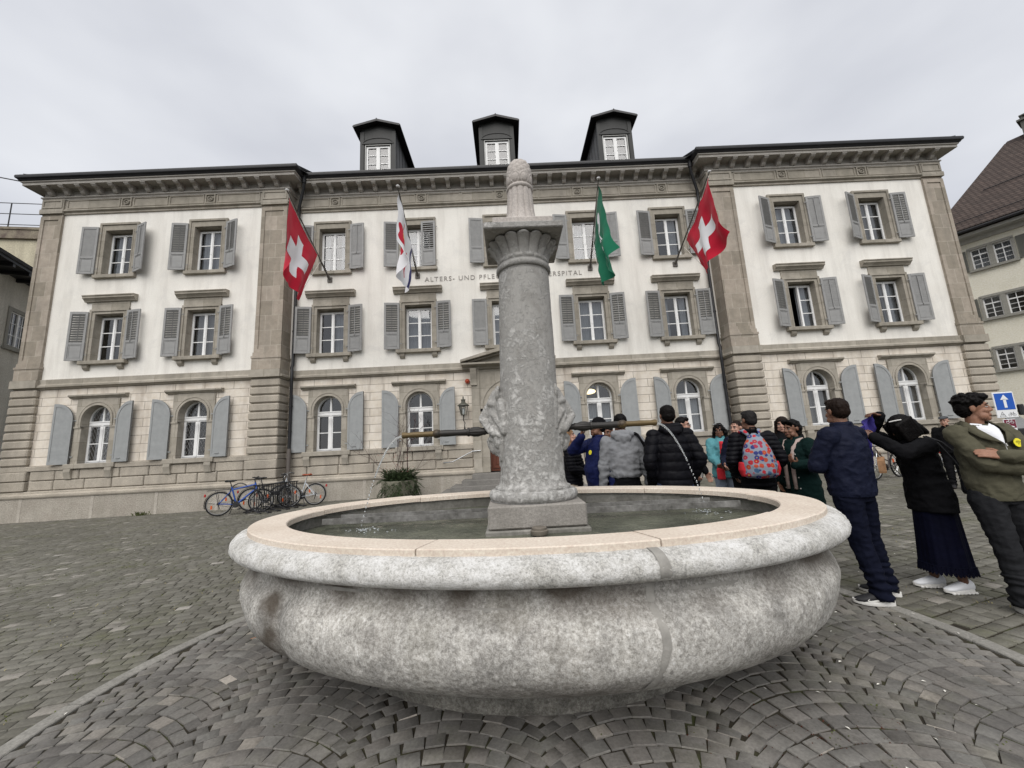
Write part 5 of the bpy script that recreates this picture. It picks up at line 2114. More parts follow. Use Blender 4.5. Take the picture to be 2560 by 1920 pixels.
RED = (0.50, 0.012, 0.035)
WHT = (0.80, 0.80, 0.82)
def cross(u, v):
    return ((band(u, .5, .10) * band(v, .5, .31)).max(band(v, .5, .10) * band(u, .5, .31)))
M_SWISS = flag_mat('red_flag_white_cross', RED, [(cross, WHT)])
def rose(cu, cv, r):
    def f(u, v):
        a = u - cu; b = v - cv
        an = E._m('ARCTAN2', b, a)
        rad = E._m('SQRT', a * a + b * b)
        return rad < (r + r * .14 * E._m('COSINE', an * 5.0))
    return f
def stem(cu, v0, v1, w_):
    return lambda u, v: band(u + (v - v0) * .12, cu, w_) * band(v, (v0 + v1) / 2, abs(v1 - v0) / 2)
M_ROSE = flag_mat('white_flag_red_roses', WHT, [
    (stem(.36, .14, .66, .014), RED), (stem(.74, .34, .86, .016), RED),
    (rose(.20, .56, .175), RED), (rose(.18, .56, .06), (0.75, 0.42, 0.12)), (rose(.60, .60, .12), RED), (rose(.60, .60, .04), (0.75, 0.42, 0.12)),
    (lambda u, v: band(u + v * .12, .93, .035) * (v > .05), (0.045, 0.045, 0.14))])
GRN = (0.008, 0.135, 0.072)
def fasces(u, v):
    u2 = u + (v - .6) * .35
    a = band(u2, .42, .11) * band(v, .64, .19)
    gaps = band(u2, .35, .010).max(band(u2, .42, .010)).max(band(u2, .49, .010))
    return (a * (1.0 - gaps)) * (1.0 - band(v, .58, .025)) * (1.0 - band(v, .70, .022))
def axe(u, v):
    a = u - .40; b = v - .27
    d1 = E._m('SQRT', a * a + b * b)
    a2 = u - .53
    d2 = E._m('SQRT', a2 * a2 + b * b)
    return (d1 < .17) * (d2 > .14)
M_GREEN = flag_mat('green_flag_white_bundle', GRN, [(fasces, WHT), (axe, WHT)])
M_POLE = m_plain('dark_flagpole', (0.10, 0.09, 0.08), 0.5, 0.4)
M_KNOB = m_plain('white_pole_cap', (0.75, 0.75, 0.75), 0.4)
M_CORD = m_plain('pale_halyard', (0.55, 0.52, 0.47), 0.7)


def make_flag(label, x, mat, tip, A, B, C, D, seed, amp, xt=0.0):
    base = Vector((x, 13.98, 8.23))
    f = thing('flag', label, 'flag', base, 0, 'flags on slanting poles along the front')
    tipv = Vector((x + xt, tip[0], tip[1])) - base
    m = MB()
    m.tube([Vector((0, .0, .0)), tipv * .22, tipv * .23, tipv * .5, tipv], [.035, .032, .026, .024, .018], 8)
    m.build('pole', M_POLE, f, smooth=60)
    m = MB(); m.box(-.09, .09, -.03, .02, -.10, .10, .008); m.tube([(0, 0, 0), tipv * .06], .048, 10)
    m.build('wall_bracket', M_POLE, f)
    m = MB(); m.lathe([(.0, 0), (.05, .01), (.06, .03), (.05, .045), (.01, .05)], tipv - Vector((0, 0, .01)), 14)
    m.build('pole_cap', M_KNOB, f, smooth=60)
    r_ = random.Random(seed)
    ph = r_.uniform(0, 6)
    dirp = tipv.normalized()
    def pt(p, t):
        return Vector((xt * t, p[0], p[1])) - Vector((0, base.y, base.z))
    A_, B_ = pt(A, .9), pt(B, .35); C_, D_ = pt(C, .3), pt(D, .85)
    n = 56
    m = MB(); m.uv = []
    def P(u, v):
        top = A_.lerp(B_, u) + Vector((0, 0, -.09 * sin(pi * u)))
        bot = D_.lerp(C_, u) + Vector((0, 0, -.12 * sin(pi * u)))
        q = top.lerp(bot, v)
        fold = amp * (v ** .8) * (sin(u * 9 + ph + v * 1.2) + .5 * sin(u * 17 + 2 * ph))
        q.x += fold + .25 * amp * noise.noise((u * 4, v * 4, seed)) * 2
        q.y += .10 * v * sin(pi * u * 2 + ph) * .7 + .05 * noise.noise((u * 5, v * 5, seed + 3))
        # free lower corner curls back under
        if v > .75 and u < .35:
            k_ = (v - .75) * 4 * (.35 - u) / .35
            q.x += .22 * k_; q.z += .16 * k_
        return q
    for i in range(n + 1):
        for j in range(n + 1):
            m.v.append(tuple(P(i / n, j / n))); m.uv.append((i / n, j / n))
    for i in range(n):
        for j in range(n):
            a = i * (n + 1) + j
            m.f.append((a, a + 1, a + n + 2, a + n + 1))
    m.build('cloth', mat, f, smooth=180)
    m = MB()
    m.tube([P(0, 0), P(.5, 0) + dirp * .02, P(1, 0)], .012, 5)
    m.tube([tipv * .97, A_], .008, 5)
    m.tube([B_, B_.lerp(tipv * .2, .5) + Vector((0, 0, -.1)), P(1, .75)], .008, 5)
    m.build('halyard', M_CORD, f)
    return f


make_flag('red flag with white cross, leftmost of the four flags, beside the left corner pilaster', -6.55, M_SWISS, (10.98, 9.83), (11.1, 9.68), (12.98, 8.74), (12.05, 6.66), (10.68, 7.22), 1, .10)
make_flag('white flag with red roses and dark blue stripe on a slanting pole', -3.2, M_ROSE, (11.0, 9.82), (11.2, 9.80), (13.0, 8.78), (12.2, 6.78), (10.85, 7.35), 2, .13, .10)
make_flag('narrow green flag with white emblem hanging in folds from a slanting pole', 3.46, M_GREEN, (11.0, 9.80), (11.2, 9.72), (12.8, 8.58), (11.75, 6.56), (10.6, 7.1), 3, .15, -.22)
make_flag('red flag with white cross, rightmost of the four flags, beside the right corner pilaster', 6.77, M_SWISS, (10.96, 9.84), (11.05, 9.72), (12.9, 8.62), (12.2, 6.95), (10.75, 7.45), 6, .11)

# =================================================================== WALL LANTERN, PLANTER
lt = thing('wall_lantern', 'old dark metal lantern on the wall left of the doorway', 'lantern', (-1.57, 13.98, 0))
m = MB()
m.tube([(0, 0, 2.30), (0, -.04, 2.34), (0, -.06, 2.42), (.03, -.12, 2.50), (-.02, -.20, 2.58), (0, -.26, 2.68), (0, -.26, 2.76)], [.03, .018, .014, .014, .014, .016, .03], 8)
m.tube([(0, 0, 2.5), (0, -.2, 2.58)], .010, 6)
m.build('bracket', M_BLACK, lt, smooth=60)
m = MB()
for k in range(6):
    a = pi / 3 * k; b = pi / 3 * (k + 1)
    m.tube([(.09 * cos(a), -.26 + .09 * sin(a), 2.77), (.16 * cos(a), -.26 + .16 * sin(a), 3.09)], .009, 5)
    for r, z in ((.09, 2.77), (.16, 3.09)):
        m.tube([(r * cos(a), -.26 + r * sin(a), z), (r * cos(b), -.26 + r * sin(b), z)], .011, 5)
m.lathe([(.215, 3.10), (.21, 3.12), (.13, 3.18), (.075, 3.22), (.07, 3.30), (.09, 3.305), (.085, 3.325), (.03, 3.345), (.018, 3.40), (.026, 3.42), (.004, 3.45)], (0, -.26, 0), 18)
m.build('lantern_frame', m_plain('weathered_lantern_metal', (0.075, 0.075, 0.06), 0.5, 0.4), lt, smooth=40)
m = MB()
m.lathe([(.088, 2.775), (.157, 3.085)], (0, -.26, 0), 6, cap=False)
m.build('glass', M_GLASS, lt)
m = MB(); m.lathe([(.035, 2.8), (.045, 2.83), (.045, 2.98), (.02, 3.02)], (0, -.26, 0), 12)
m.build('lamp_tube', m_plain('frosted_tube', (0.6, 0.6, 0.56), 0.6), lt, smooth=60)

pg = gz(-3.6, 12.85)
plt_ = thing('planter', 'weathered concrete tub of drooping dark conifer sprigs and bare twigs under the left spout', 'planter', (-3.6, 12.85, pg))
m = MB()
k = 24
def tub(t, i): return 1 / max(abs(cos(((t + pi / 8) % (pi / 4)) - pi / 8)), .1) * .97
m.lathe([(.36, -.05), (.40, .02), (.50, .30), (.545, .56), (.555, .62), (.50, .63), (.48, .56)], n=32, rad=tub)
m.build('tub', m_stone('mossy_concrete', (0.14, 0.135, 0.10), (0.25, 0.24, 0.19), 3, 25, streak=((0.085, 0.085, 0.05), .6), bump=.5), plt_)
M_FIR = m_plain('dark_fir_needles', (0.030, 0.046, 0.018), 0.7, 0.2, var=.6, scale=14)
r_ = random.Random(4)
m = MB()
for _ in range(760):
    a = r_.uniform(0, 2 * pi); L = r_.uniform(.25, .62); up = r_.uniform(-.3, 1.5)
    p = Vector((r_.uniform(-.3, .3), r_.uniform(-.3, .3), .58))
    d = Vector((cos(a), sin(a), up)).normalized()
    pts = []
    for i in range(8):
        t = i / 7
        q = p + d * L * t + Vector((0, 0, -.36 * t * t * (1.2 - up * .7)))
        pts.append(q)
    for i in range(7):
        for s in (-1, 1):
            for _k in range(3):
                t = r_.random()
                b = pts[i].lerp(pts[i + 1], t)
                side = d.cross(Vector((0, 0, 1))).normalized() * s
                e = b + side * r_.uniform(.03, .07) + (pts[i + 1] - pts[i]) * .9 + Vector((0, 0, r_.uniform(-.02, .03)))
                wv = Vector((r_.uniform(-1, 1), r_.uniform(-1, 1), r_.uniform(-1, 1))) * .007
                m.add([b - wv, b + wv, e + wv * .5, e - wv * .5], [(0, 1, 2, 3)])
m.build('conifer_sprigs', M_FIR, plt_)
m = MB()
def twig(p, d, L, r, lev):
    pts = [p]
    q = Vector(p)
    for i in range(5):
        d = (d + Vector((r_.uniform(-.22, .22), r_.uniform(-.22, .22), r_.uniform(-.05, .15)))).normalized()
        q = q + d * L / 5
        pts.append(q.copy())
        if lev < 3 and i > 0 and r_.random() < .75:
            s = (d + Vector((r_.uniform(-1.1, 1.1), r_.uniform(-.6, .6), r_.uniform(-.3, .5)))).normalized()
            twig(q, s, L * r_.uniform(.45, .65), r * .6, lev + 1)
    m.tube(pts, [r * (1 - .6 * i / 5) for i in range(6)], 5)
for x, y, dx_, L, r in ((-.12, 0, -.12, 1.5, .013), (.2, .05, .05, 1.65, .022), (-.3, .1, -.45, 1.25, .009), (.05, .1, -.05, 1.3, .009), (-.05, -.1, .25, 1.0, .008), (.3, .1, .35, 1.1, .008)):
    twig(Vector((x, y, .55)), Vector((dx_, -.05, 1)).normalized(), L, r, 0)
m.build('bare_twigs', m_plain('dark_red_twig', (0.055, 0.03, 0.028), 0.7), plt_)
m = MB()
for _ in range(50):
    m.ball((r_.gauss(-.15, .35), r_.gauss(0, .15), r_.uniform(.9, 1.6)), .010, 6)
m.build('red_berries', m_plain('dull_red_berry', (0.25, 0.03, 0.025), 0.4), plt_)

# =================================================================== BICYCLES AND RACK
M_TYRE = m_plain('black_tyre', (0.02, 0.02, 0.02), 0.8, 0.2)
M_RIM = m_plain('alloy_rim', (0.5, 0.5, 0.5), 0.3, 0.5, metal=0.85)
M_CHROME = m_plain('chromed_part', (0.55, 0.56, 0.57), 0.22, 0.5, metal=0.9)
M_REFL = m_plain('orange_reflector', (0.6, 0.10, 0.02), 0.3, 0.5)
M_REDL = m_plain('red_rear_lamp', (0.4, 0.02, 0.02), 0.3, 0.5)


def wheel(parent, x, refl=False, white=False):
    m = MB()
    c = Vector((x, 0, .345))
    m.tube([c + Vector((.325 * cos(2 * pi * k / 36), 0, .325 * sin(2 * pi * k / 36))) for k in range(36)], .021, 8, closed=True)
    w_ = m.build('wheel', M_TYRE, parent, smooth=180)
    m = MB()
    m.tube([c + Vector((.298 * cos(2 * pi * k / 36), 0, .298 * sin(2 * pi * k / 36))) for k in range(36)], .011 if not white else .019, 6, closed=True)
    m.disc(c, (0, 1, 0), .022, .09, 10)
    m.build('rim', M_RIM, w_, smooth=60)
    m = MB()
    for k in range(24):
        a = 2 * pi * k / 24; b = a + .35 * (-1) ** k
        m.tube([c + Vector((.02 * cos(b), .03 * (-1) ** (k // 2), .02 * sin(b))), c + Vector((.295 * cos(a), 0, .295 * sin(a)))], .0022, 4)
    m.build('spokes', M_CHROME, w_)
    if refl:
        m = MB()
        for a in (.6, 3.6):
            m.box(x + .2 * cos(a) - .02, x + .2 * cos(a) + .02, -.012, .012, .345 + .2 * sin(a) - .05, .345 + .2 * sin(a) + .05)
        m.build('reflector', M_REFL, w_)
    return w_


def arc(c, r, a0, a1, k=14):
    return [(c[0] + r * cos(radians(a0 + (a1 - a0) * i / k)), c[1], c[2] + r * sin(radians(a0 + (a1 - a0) * i / k))) for i in range(k + 1)]


def bicycle(label, loc, rz, colour, low=False, saddle=(0.02, 0.02, 0.02), guards=True, guard_mat=None, rack=True, rim_white=False, lean=0.0, lock=False, battery=False):
    b = thing('bicycle', label, 'bicycle', loc, rz, 'bicycles parked in front of the building')
    b.rotation_euler = (lean, 0, rz)
    FM = m_plain('bicycle_frame_paint', colour, 0.35, 0.5, var=.08)
    R_, F_ = Vector((-.53, 0, .345)), Vector((.53, 0, .345))
    BBk = Vector((-.10, 0, .29)); ST = Vector((-.24, 0, .80)); HT = Vector((.36, 0, .86)); HB = Vector((.40, 0, .72))
    wheel(b, -.53, True, rim_white); wheel(b, .53, not low, rim_white)
    m = MB()
    tr = .017 if low else .021
    if low:
        m.tube([HT - Vector((0, 0, .03)), (.2, 0, .66), (.0, 0, .50), (-.16, 0, .46)], tr, 8)
        m.tube([HB, (.2, 0, .55), (-.06, 0, .30), BBk], tr, 8)
    else:
        m.tube([HT - Vector((0, 0, .03)), ST + Vector((.02, 0, -.08))], tr, 8)
        m.tube([HB, BBk], tr * 1.25, 8)
    m.tube([BBk, ST], tr, 8)
    for s in (-1, 1):
        m.tube([BBk + Vector((0, s * .03, 0)), R_ + Vector((0, s * .06, 0))], .010, 6)
        m.tube([ST + Vector((0, s * .02, -.1)), R_ + Vector((0, s * .06, 0))], .009, 6)
    m.tube([HB - Vector((-.01, 0, .02)), HT + Vector((-.01, 0, .03))], .024, 8)
    m.build('frame', FM, b, smooth=60)
    m = MB()
    for s in (-1, 1):
        m.tube([HB + Vector((0, s * .035, -.03)), (.47, s * .05, .52), F_ + Vector((0, s * .055, 0))], .013, 7)
    m.tube([HB + Vector((0, -.04, -.03)), HB + Vector((0, .04, -.03))], .016, 7)
    m.build('fork', M_CHROME if low else M_BLACK, b, smooth=60)
    m = MB()
    S = HT + Vector((-.03, 0, .14))
    m.tube([HT, S], .015, 7)
    m.tube([S, S + Vector((.07, 0, .02))], .016, 7)
    h = S + Vector((.07, 0, .02))
    if low:
        m.tube([h + Vector((-.16, -.27, .02)), h + Vector((-.03, -.24, .05)), h + Vector((.03, -.1, .02)), h, h + Vector((.03, .1, .02)), h + Vector((-.03, .24, .05)), h + Vector((-.16, .27, .02))], .012, 7)
    else:
        m.tube([h + Vector((-.05, -.31, .03)), h + Vector((0, -.12, .02)), h + Vector((0, .12, .02)), h + Vector((-.05, .31, .03))], .013, 7)
    for s in (-1, 1):
        m.tube([h + Vector((-.02, s * .2, .03)), h + Vector((.06, s * .22, -.02))], .006, 5)
        m.tube([h + Vector((.04, s * .15, 0)), h + Vector((.10, s * .08, -.12)), HB + Vector((.03, 0, .02))], .004, 5)
    m.build('handlebar', M_CHROME if low else M_BLACK, b, smooth=60)
    m = MB()
    for s in (-1, 1):
        e = h + Vector((-.16, s * .27, .02)) if low else h + Vector((-.05, s * .31, .03))
        f_ = h + Vector((-.06, s * .245, .045)) if low else h + Vector((-.02, s * .20, .025))
        m.tube([e, f_], .018, 8)
    m.build('grip', M_BLACK, b, smooth=60)
    m = MB()
    sp_ = ST + (ST - BBk).normalized() * .15
    m.tube([ST, sp_], .013, 7)
    m.build('seat_post', M_CHROME if low else M_BLACK, b)
    m = MB()
    z = sp_.z + .03
    m.loft([(sp_.x - .02, 0, z - .03, .11, .05), (sp_.x - .02, 0, z, .135, .075), (sp_.x - .02, 0, z + .025, .12, .06)], 16)
    m.cap((sp_.x + .05, 0, z), .035, (sp_.x + .15, 0, z + .005), .020)
    m.cap((sp_.x - .09, -.05, z + .005), .035, (sp_.x - .09, .05, z + .005), .035)
    clay(m, 'saddle', m_plain('saddle_leather', saddle, 0.5, 0.4), b, voxel=.010, smooth=3)
    m = MB()
    m.disc((BBk.x, -.05, BBk.z), (0, 1, 0), .09, .008, 24)
    m.disc((R_.x, -.05, R_.z), (0, 1, 0), .04, .03, 16)
    m.tube([(BBk.x, -.05, BBk.z + .088), (R_.x, -.05, R_.z + .04)], .005, 5); m.tube([(BBk.x, -.05, BBk.z - .088), (R_.x, -.05, R_.z - .04)], .005, 5)
    m.tube([(BBk.x, -.06, BBk.z), (BBk.x + .12, -.08, BBk.z - .12)], .010, 6); m.tube([(BBk.x, .06, BBk.z), (BBk.x - .12, .08, BBk.z + .12)], .010, 6)
    m.box(BBk.x + .07, BBk.x + .17, -.17, -.08, BBk.z - .135, BBk.z - .11); m.box(BBk.x - .17, BBk.x - .07, .08, .17, BBk.z + .11, BBk.z + .135)
    m.tube([(-.18, .06, .28), (-.30, .17, .02)], .010, 6)
    m.tube([(R_.x, -.05, R_.z - .04), (R_.x + .03, -.06, R_.z - .12), (R_.x + .02, -.05, R_.z - .15)], .012, 6)
    m.build('crank_and_chain', M_BLACK, b, smooth=60)
    gm = guard_mat or M_BLACK
    if guards:
        for c, a0, a1 in ((R_, 200, 60) if True else None, (F_, 120, 0)):
            m = MB()
            P = arc((c.x, 0, c.z), .368, a0 if c is R_ else 150, a1 if c is R_ else 10, 16)
            V = []
            for q in P:
                n_ = Vector((q[0] - c.x, 0, q[2] - c.z)).normalized()
                V += [(q[0] - n_.x * .008, -.026, q[2] - n_.z * .008), (q[0], -.012, q[2]), (q[0], .012, q[2]), (q[0] - n_.x * .008, .026, q[2] - n_.z * .008)]
            m.add(V, [(4 * i + j, 4 * i + j + 1, 4 * i + 5 + j, 4 * i + 4 + j) for i in range(16) for j in range(3)])
            for s in (-1, 1):
                m.tube([P[3] if c is R_ else P[-3], (c.x, s * .06, c.z)], .004, 5)
            m.build('mudguard', gm, b, smooth=60)
    if rack:
        m = MB()
        for s in (-1, 1):
            m.tube([(-.25, s * .05, .735), (-.82, s * .06, .735)], .007, 6)
            m.tube([(-.62, s * .06, .735), (R_.x, s * .07, R_.z)], .006, 6)
        for x in (-.35, -.5, -.65, -.82):
            m.tube([(x, -.06, .735), (x, .06, .735)], .006, 6)
        m.build('luggage_rack', M_CHROME if low else M_BLACK, b)
    m = MB(); m.box(-.90, -.86, -.03, .03, .56, .64, .008)
    m.build('rear_lamp', M_REDL, b)
    if lock:
        m = MB()
        m.tube([(-.05 + .27 * cos(2 * pi * k / 24) * .9, .05, .62 + .27 * sin(2 * pi * k / 24)) for k in range(3, 22)], .016, 7)
        m.build('cable_lock', M_BLACK, b, smooth=60)
    if battery:
        m = MB(); m.box(-.02, .26, -.045, .045, .42, .56, .02)
        m.build('battery', M_BLACK, b)
    return b


g_ = lambda x, y: gz(x, y) + .004
bicycle('blue and black mountain bicycle, leftmost at the rack, nose towards the wall', (-8.06, 11.93, g_(-8, 11.9)), radians(20), (0.02, 0.075, 0.33), rack=True, lock=True)
bicycle('black bicycle behind the blue one at the rack', (-7.60, 12.62, g_(-7.6, 12.6)), radians(18), (0.02, 0.02, 0.023), rack=False, battery=True)
bicycle('silver low-framed city bicycle with brown saddle, right of the rack', (-6.92, 12.95, g_(-6.9, 12.95)), radians(186), (0.52, 0.55, 0.58), low=True, saddle=(0.26, 0.06, 0.025), guard_mat=M_CHROME, rack=False)
bicycle('pale-tyred bicycle leaning at the wall between the olive sweater and the black cardigan', (12.75, 10.95, g_(12.7, 10.9)), radians(12), (0.35, 0.35, 0.33), low=True, rim_white=True, guard_mat=M_CHROME)
bicycle('dark bicycle with handlebar showing behind the raised arms of the woman in black', (10.25, 10.7, g_(10.2, 10.7)), radians(200), (0.06, 0.05, 0.05), low=True, guard_mat=M_CHROME)
bicycle('bicycle half hidden behind the man in the black padded coat', (5.0, 11.9, g_(5.0, 11.9)), radians(8), (0.12, 0.1, 0.08), rim_white=True)

rk = thing('bicycle_rack', 'black steel bicycle rack with upright bars and floor loops', 'bicycle rack', (-7.28, 12.40, gz(-7.28, 12.4)), radians(70))
m = MB()
for y in (-.055, .055):
    m.tube([(-.72, y, .80), (.72, y, .80)], .016, 6)
for k in range(10):
    x = -.68 + k * .15
    for y in (-.055, .055):
        m.tube([(x, y, .80), (x, y, .06)], .013, 6)
m.build('bars', M_BLACK, rk)
m = MB()
for k in range(5):
    x = -.6 + k * .3
    m.tube([(x - .05, -.5, .03), (x - .05, -.1, .16), (x - .05, .1, .16), (x - .05, .5, .03), (x + .06, .5, .03), (x + .06, .1, .05), (x + .06, -.1, .05), (x + .06, -.5, .03)], .016, 6, closed=True)
m.build('floor_loops', M_BLACK, rk)
m = MB()
for x in (-.72, .72):
    m.tube([(x, -.3, .02), (x, 0, .1), (x, .3, .02)], .02, 6); m.tube([(x, 0, .1), (x, 0, .8)], .018, 6)
m.build('stand', M_BLACK, rk)

# =================================================================== ROAD SIGN, VAN
M_SIGNB = m_plain('sign_blue', (0.012, 0.085, 0.40), 0.4, 0.4, var=.05)
M_SIGNW = m_plain('sign_white', (0.72, 0.73, 0.74), 0.4, 0.4, var=.04)
M_SIGNR = m_plain('sign_dark_red', (0.14, 0.012, 0.03), 0.4, 0.4, var=.05)
M_INK = m_plain('sign_black', (0.02, 0.02, 0.02), 0.5)
sx, sy = 14.86, 11.4
sg = thing('road_sign', 'blue one-way arrow sign above a small dark red bicycle route plate on a post', 'road sign', (sx, sy, gz(sx, sy)), radians(-12))
G = gz(sx, sy)
m = MB(); m.tube([(0, .05, -.1), (0, .05, 2.2)], .03, 10); m.build('post', M_STEEL, sg, smooth=60)
m = MB(); m.box(-.26, .26, -.012, .012, 1.42, 2.19, .012); s1 = m.build('sign_plate', M_SIGNW, sg)
m = MB(); m.box(-.225, .225, -.018, -.012, 1.66, 2.155); m.build('blue_field', M_SIGNB, s1)
m = MB()
m.box(-.035, .035, -.024, -.018, 1.72, 1.98)
m.extrude([(-.10, -.024, 1.96), (.10, -.024, 1.96), (0, -.024, 2.11)], (0, .006, 0))
m.build('arrow', M_SIGNW, s1)
m = MB()
m.tube([(-.19, -.016, 1.46), (-.05, -.016, 1.46), (-.12, -.016, 1.60)], .006, 5, closed=True)
m.tube([(-.13, -.016, 1.49), (-.13, -.016, 1.53), (-.10, -.016, 1.53), (-.10, -.016, 1.49)], .004, 5)
def little_bike(m, x, z, k, y=-.016, r=.0035):
    for s in (-1, 1):
        m.tube([(x + s * .055 * k + .035 * k * cos(2 * pi * q / 14), y, z + .035 * k * sin(2 * pi * q / 14)) for q in range(14)], r, 4, closed=True)
    m.tube([(x - .055 * k, y, z), (x - .025 * k, y, z + .055 * k), (x + .035 * k, y, z + .055 * k), (x, y, z), (x - .025 * k, y, z + .055 * k)], r, 4)
    m.tube([(x + .055 * k, y, z), (x + .03 * k, y, z + .08 * k), (x + .05 * k, y, z + .08 * k)], r, 4)
    m.tube([(x - .045 * k, y, z + .075 * k), (x - .015 * k, y, z + .075 * k)], r, 4)
little_bike(m, .11, 1.50, 1.0)
m.build('pictogram', M_INK, s1)
m = MB(); m.box(-.15, .15, -.012, .012, .98, 1.38, .006); s2 = m.build('route_plate', M_SIGNW, sg)
m = MB(); m.box(-.135, .135, -.018, -.012, 1.12, 1.365); m.build('red_field', M_SIGNR, s2)
m = MB(); little_bike(m, 0, 1.285, 1.0, -.022, .005)
m.extrude([(.07, -.022, 1.13), (.09, -.022, 1.155), (-.02, -.022, 1.20), (-.01, -.022, 1.225), (-.085, -.022, 1.205), (-.04, -.022, 1.15), (-.03, -.022, 1.175)], (0, .004, 0))
m.build('pictogram', M_SIGNW, s2)

vx, vy = 19.78, 15.2
vg = gz(17, 14)
van = thing('van', 'grey high-roofed van seen from the front beyond the right corner of the white building', 'van', (vx, vy, vg), radians(-8))
M_VAN = m_plain('grey_van_paint', (0.20, 0.205, 0.21), 0.3, 0.6, var=.06)
m = MB()
prof = [(-.1, .35), (-.15, .55), (-.12, .95), (.0, 1.18), (.42, 1.40), (.62, 1.75), (.98, 2.72), (1.25, 2.95), (5.4, 2.98), (5.5, 2.8), (5.5, .35)]
nv = []
for y, z in prof:
    hw = 1.0 - (.10 * max(0, z - 1.3) / 1.6) - (.06 if y < .1 else 0)
    nv.append((hw, y, z))
V = []
for hw, y, z in nv:
    for t in (-1, -.82, -.4, 0, .4, .82, 1):
        V.append((hw * t, y + .10 * abs(t) ** 3 * (1 if y < 1.2 else 0), z - (.05 if abs(t) == 1 and z > 2.7 else 0)))
k = 7
F = [(i * k + j, i * k + j + 1, (i + 1) * k + j + 1, (i + 1) * k + j) for i in range(len(nv) - 1) for j in range(6)]
F.append(tuple(i * k for i in range(len(nv)))); F.append(tuple(i * k + 6 for i in range(len(nv)))[::-1])
m.add(V, F)
m.build('body', M_VAN, van, smooth=35)
m = MB()
V = []
for (y, z, hw) in ((.44, 1.47, .90), (.60, 1.76, .90), (.95, 2.66, .76)):
    for t in (-1, -.82, -.4, 0, .4, .82, 1):
        V.append((hw * t, y - .03 + .10 * abs(t * hw) ** 3, z))
m.add(V, [(i * k + j, i * k + j + 1, (i + 1) * k + j + 1, (i + 1) * k + j) for i in range(2) for j in range(6)])
M_WS = Mat('dark_windscreen', 0.05, 0.6); M_WS.base((0.012, 0.013, 0.014))
m.build('windscreen', M_WS.m, van, smooth=180)
m = MB()
m.box(-.55, .55, -.17, -.05, .62, .98, .03)
for q in range(5):
    m.box(-.52, .52, -.19, -.15, .65 + q * .065, .675 + q * .065)
m.build('grille', M_BLACK, van)
for s in (-1, 1):
    m = MB(); m.box(s * .58, s * .95, -.13, .1, .80, 1.10, .06); m.build('headlight', m_plain('headlight_glass', (0.5, 0.52, 0.54), 0.15, 0.6), van)
    m = MB(); m.tube([(s * .92, .7, 1.6), (s * 1.12, .62, 1.7)], .025, 6); m.box(s * 1.06, s * 1.24, .52, .68, 1.5, 1.95, .04); m.build('mirror', M_BLACK, van)
    for y in (.75, 4.5):
        m = MB(); m.disc((s * .88, y, .36), (1, 0, 0), .36, .24, 28); wq = m.build('wheel', M_TYRE, van, smooth=40)
        m = MB(); m.disc((s * .99, y, .36), (1, 0, 0), .22, .04, 20); m.build('rim', M_RIM, wq, smooth=40)
    m = MB(); m.add([(s * .985, 1.0, 1.5), (s * .985, 2.0, 1.5), (s * .93, 2.0, 2.25), (s * .93, 1.2, 2.25)], [(0, 1, 2, 3)]); m.build('side_window', M_WS.m, van)
m = MB(); m.tube([(-.1, .36, 1.46), (-.7, .43, 1.56)], .015, 5); m.tube([(.5, .36, 1.46), (-.05, .41, 1.56)], .015, 5)
m.box(-.9, .9, -.19, -.1, .34, .56, .04)
m.build('bumper', M_BLACK, van)

# =================================================================== PEOPLE
def m_cloth(name, c, rough=0.85, var=0.15, weave=160.0, sheen=0.2):
    M = Mat(name, rough, 0.08)
    f = M.noise(7, 5, .65)
    M.base(M.ramp(f, [(0.3, tuple(q * (1 - var) for q in c)), (0.7, tuple(min(1, q * (1 + var)) for q in c))]))
    M.bump(M.noise(weave, 2, .5), .25, .003)
    M.bump(M.noise(14, 4, .6, co=M.coords((1, 1, 1.8))), .35, .02)
    return M.m


def m_skin(name, c):
    M = Mat(name, 0.55, 0.35)
    f = M.noise(18, 4, .6)
    M.base(M.ramp(f, [(0.3, (c[0] * .86, c[1] * .82, c[2] * .8)), (0.7, (c[0] * 1.1, c[1] * 1.08, c[2] * 1.06))]))
    M.b.inputs['Subsurface Weight'].default_value = 0.06
    M.b.inputs['Subsurface Radius'].default_value = (.01, .004, .002)
    return M.m


SK_BR = m_skin('brown_skin', (0.185, 0.096, 0.062))
SK_DK = m_skin('dark_brown_skin', (0.125, 0.062, 0.039))
SK_LT = m_skin('light_skin', (0.42, 0.245, 0.185))
SK_MD = m_skin('warm_brown_skin', (0.255, 0.132, 0.085))
M_HAIRB = m_cloth('black_hair', (0.005, 0.0042, 0.004), 0.5, .4, 90, 0.0)
M_HAIRD = m_cloth('dark_brown_hair', (0.013, 0.008, 0.006), 0.5, .4, 90, 0.0)
M_HAIRG = m_cloth('greying_dark_hair', (0.018, 0.017, 0.017), 0.6, .5, 90, 0.0)
M_HAIRL = m_cloth('light_brown_hair', (0.20, 0.115, 0.06), 0.5, .4, 90, 0.0)
M_EYEW = m_plain('eye_white', (0.6, 0.57, 0.54), 0.2, 0.5, var=.02)
M_IRIS = m_plain('dark_iris', (0.015, 0.01, 0.008), 0.1, 0.6)
M_LIPS = m_plain('lips', (0.16, 0.062, 0.05), 0.5, 0.3)
M_BROW = m_plain('eyebrow_hair', (0.014, 0.011, 0.010), 0.8)
M_FRAME = m_plain('glasses_frame', (0.015, 0.015, 0.017), 0.3, 0.5)
C_BLACK = m_cloth('black_cloth', (0.006, 0.006, 0.007))
C_PUFF = m_cloth('black_puffer_nylon', (0.005, 0.005, 0.007), 0.5, .15, 200, 0.05)
C_NAVY = m_cloth('navy_jacket_nylon', (0.008, 0.010, 0.023), 0.6)
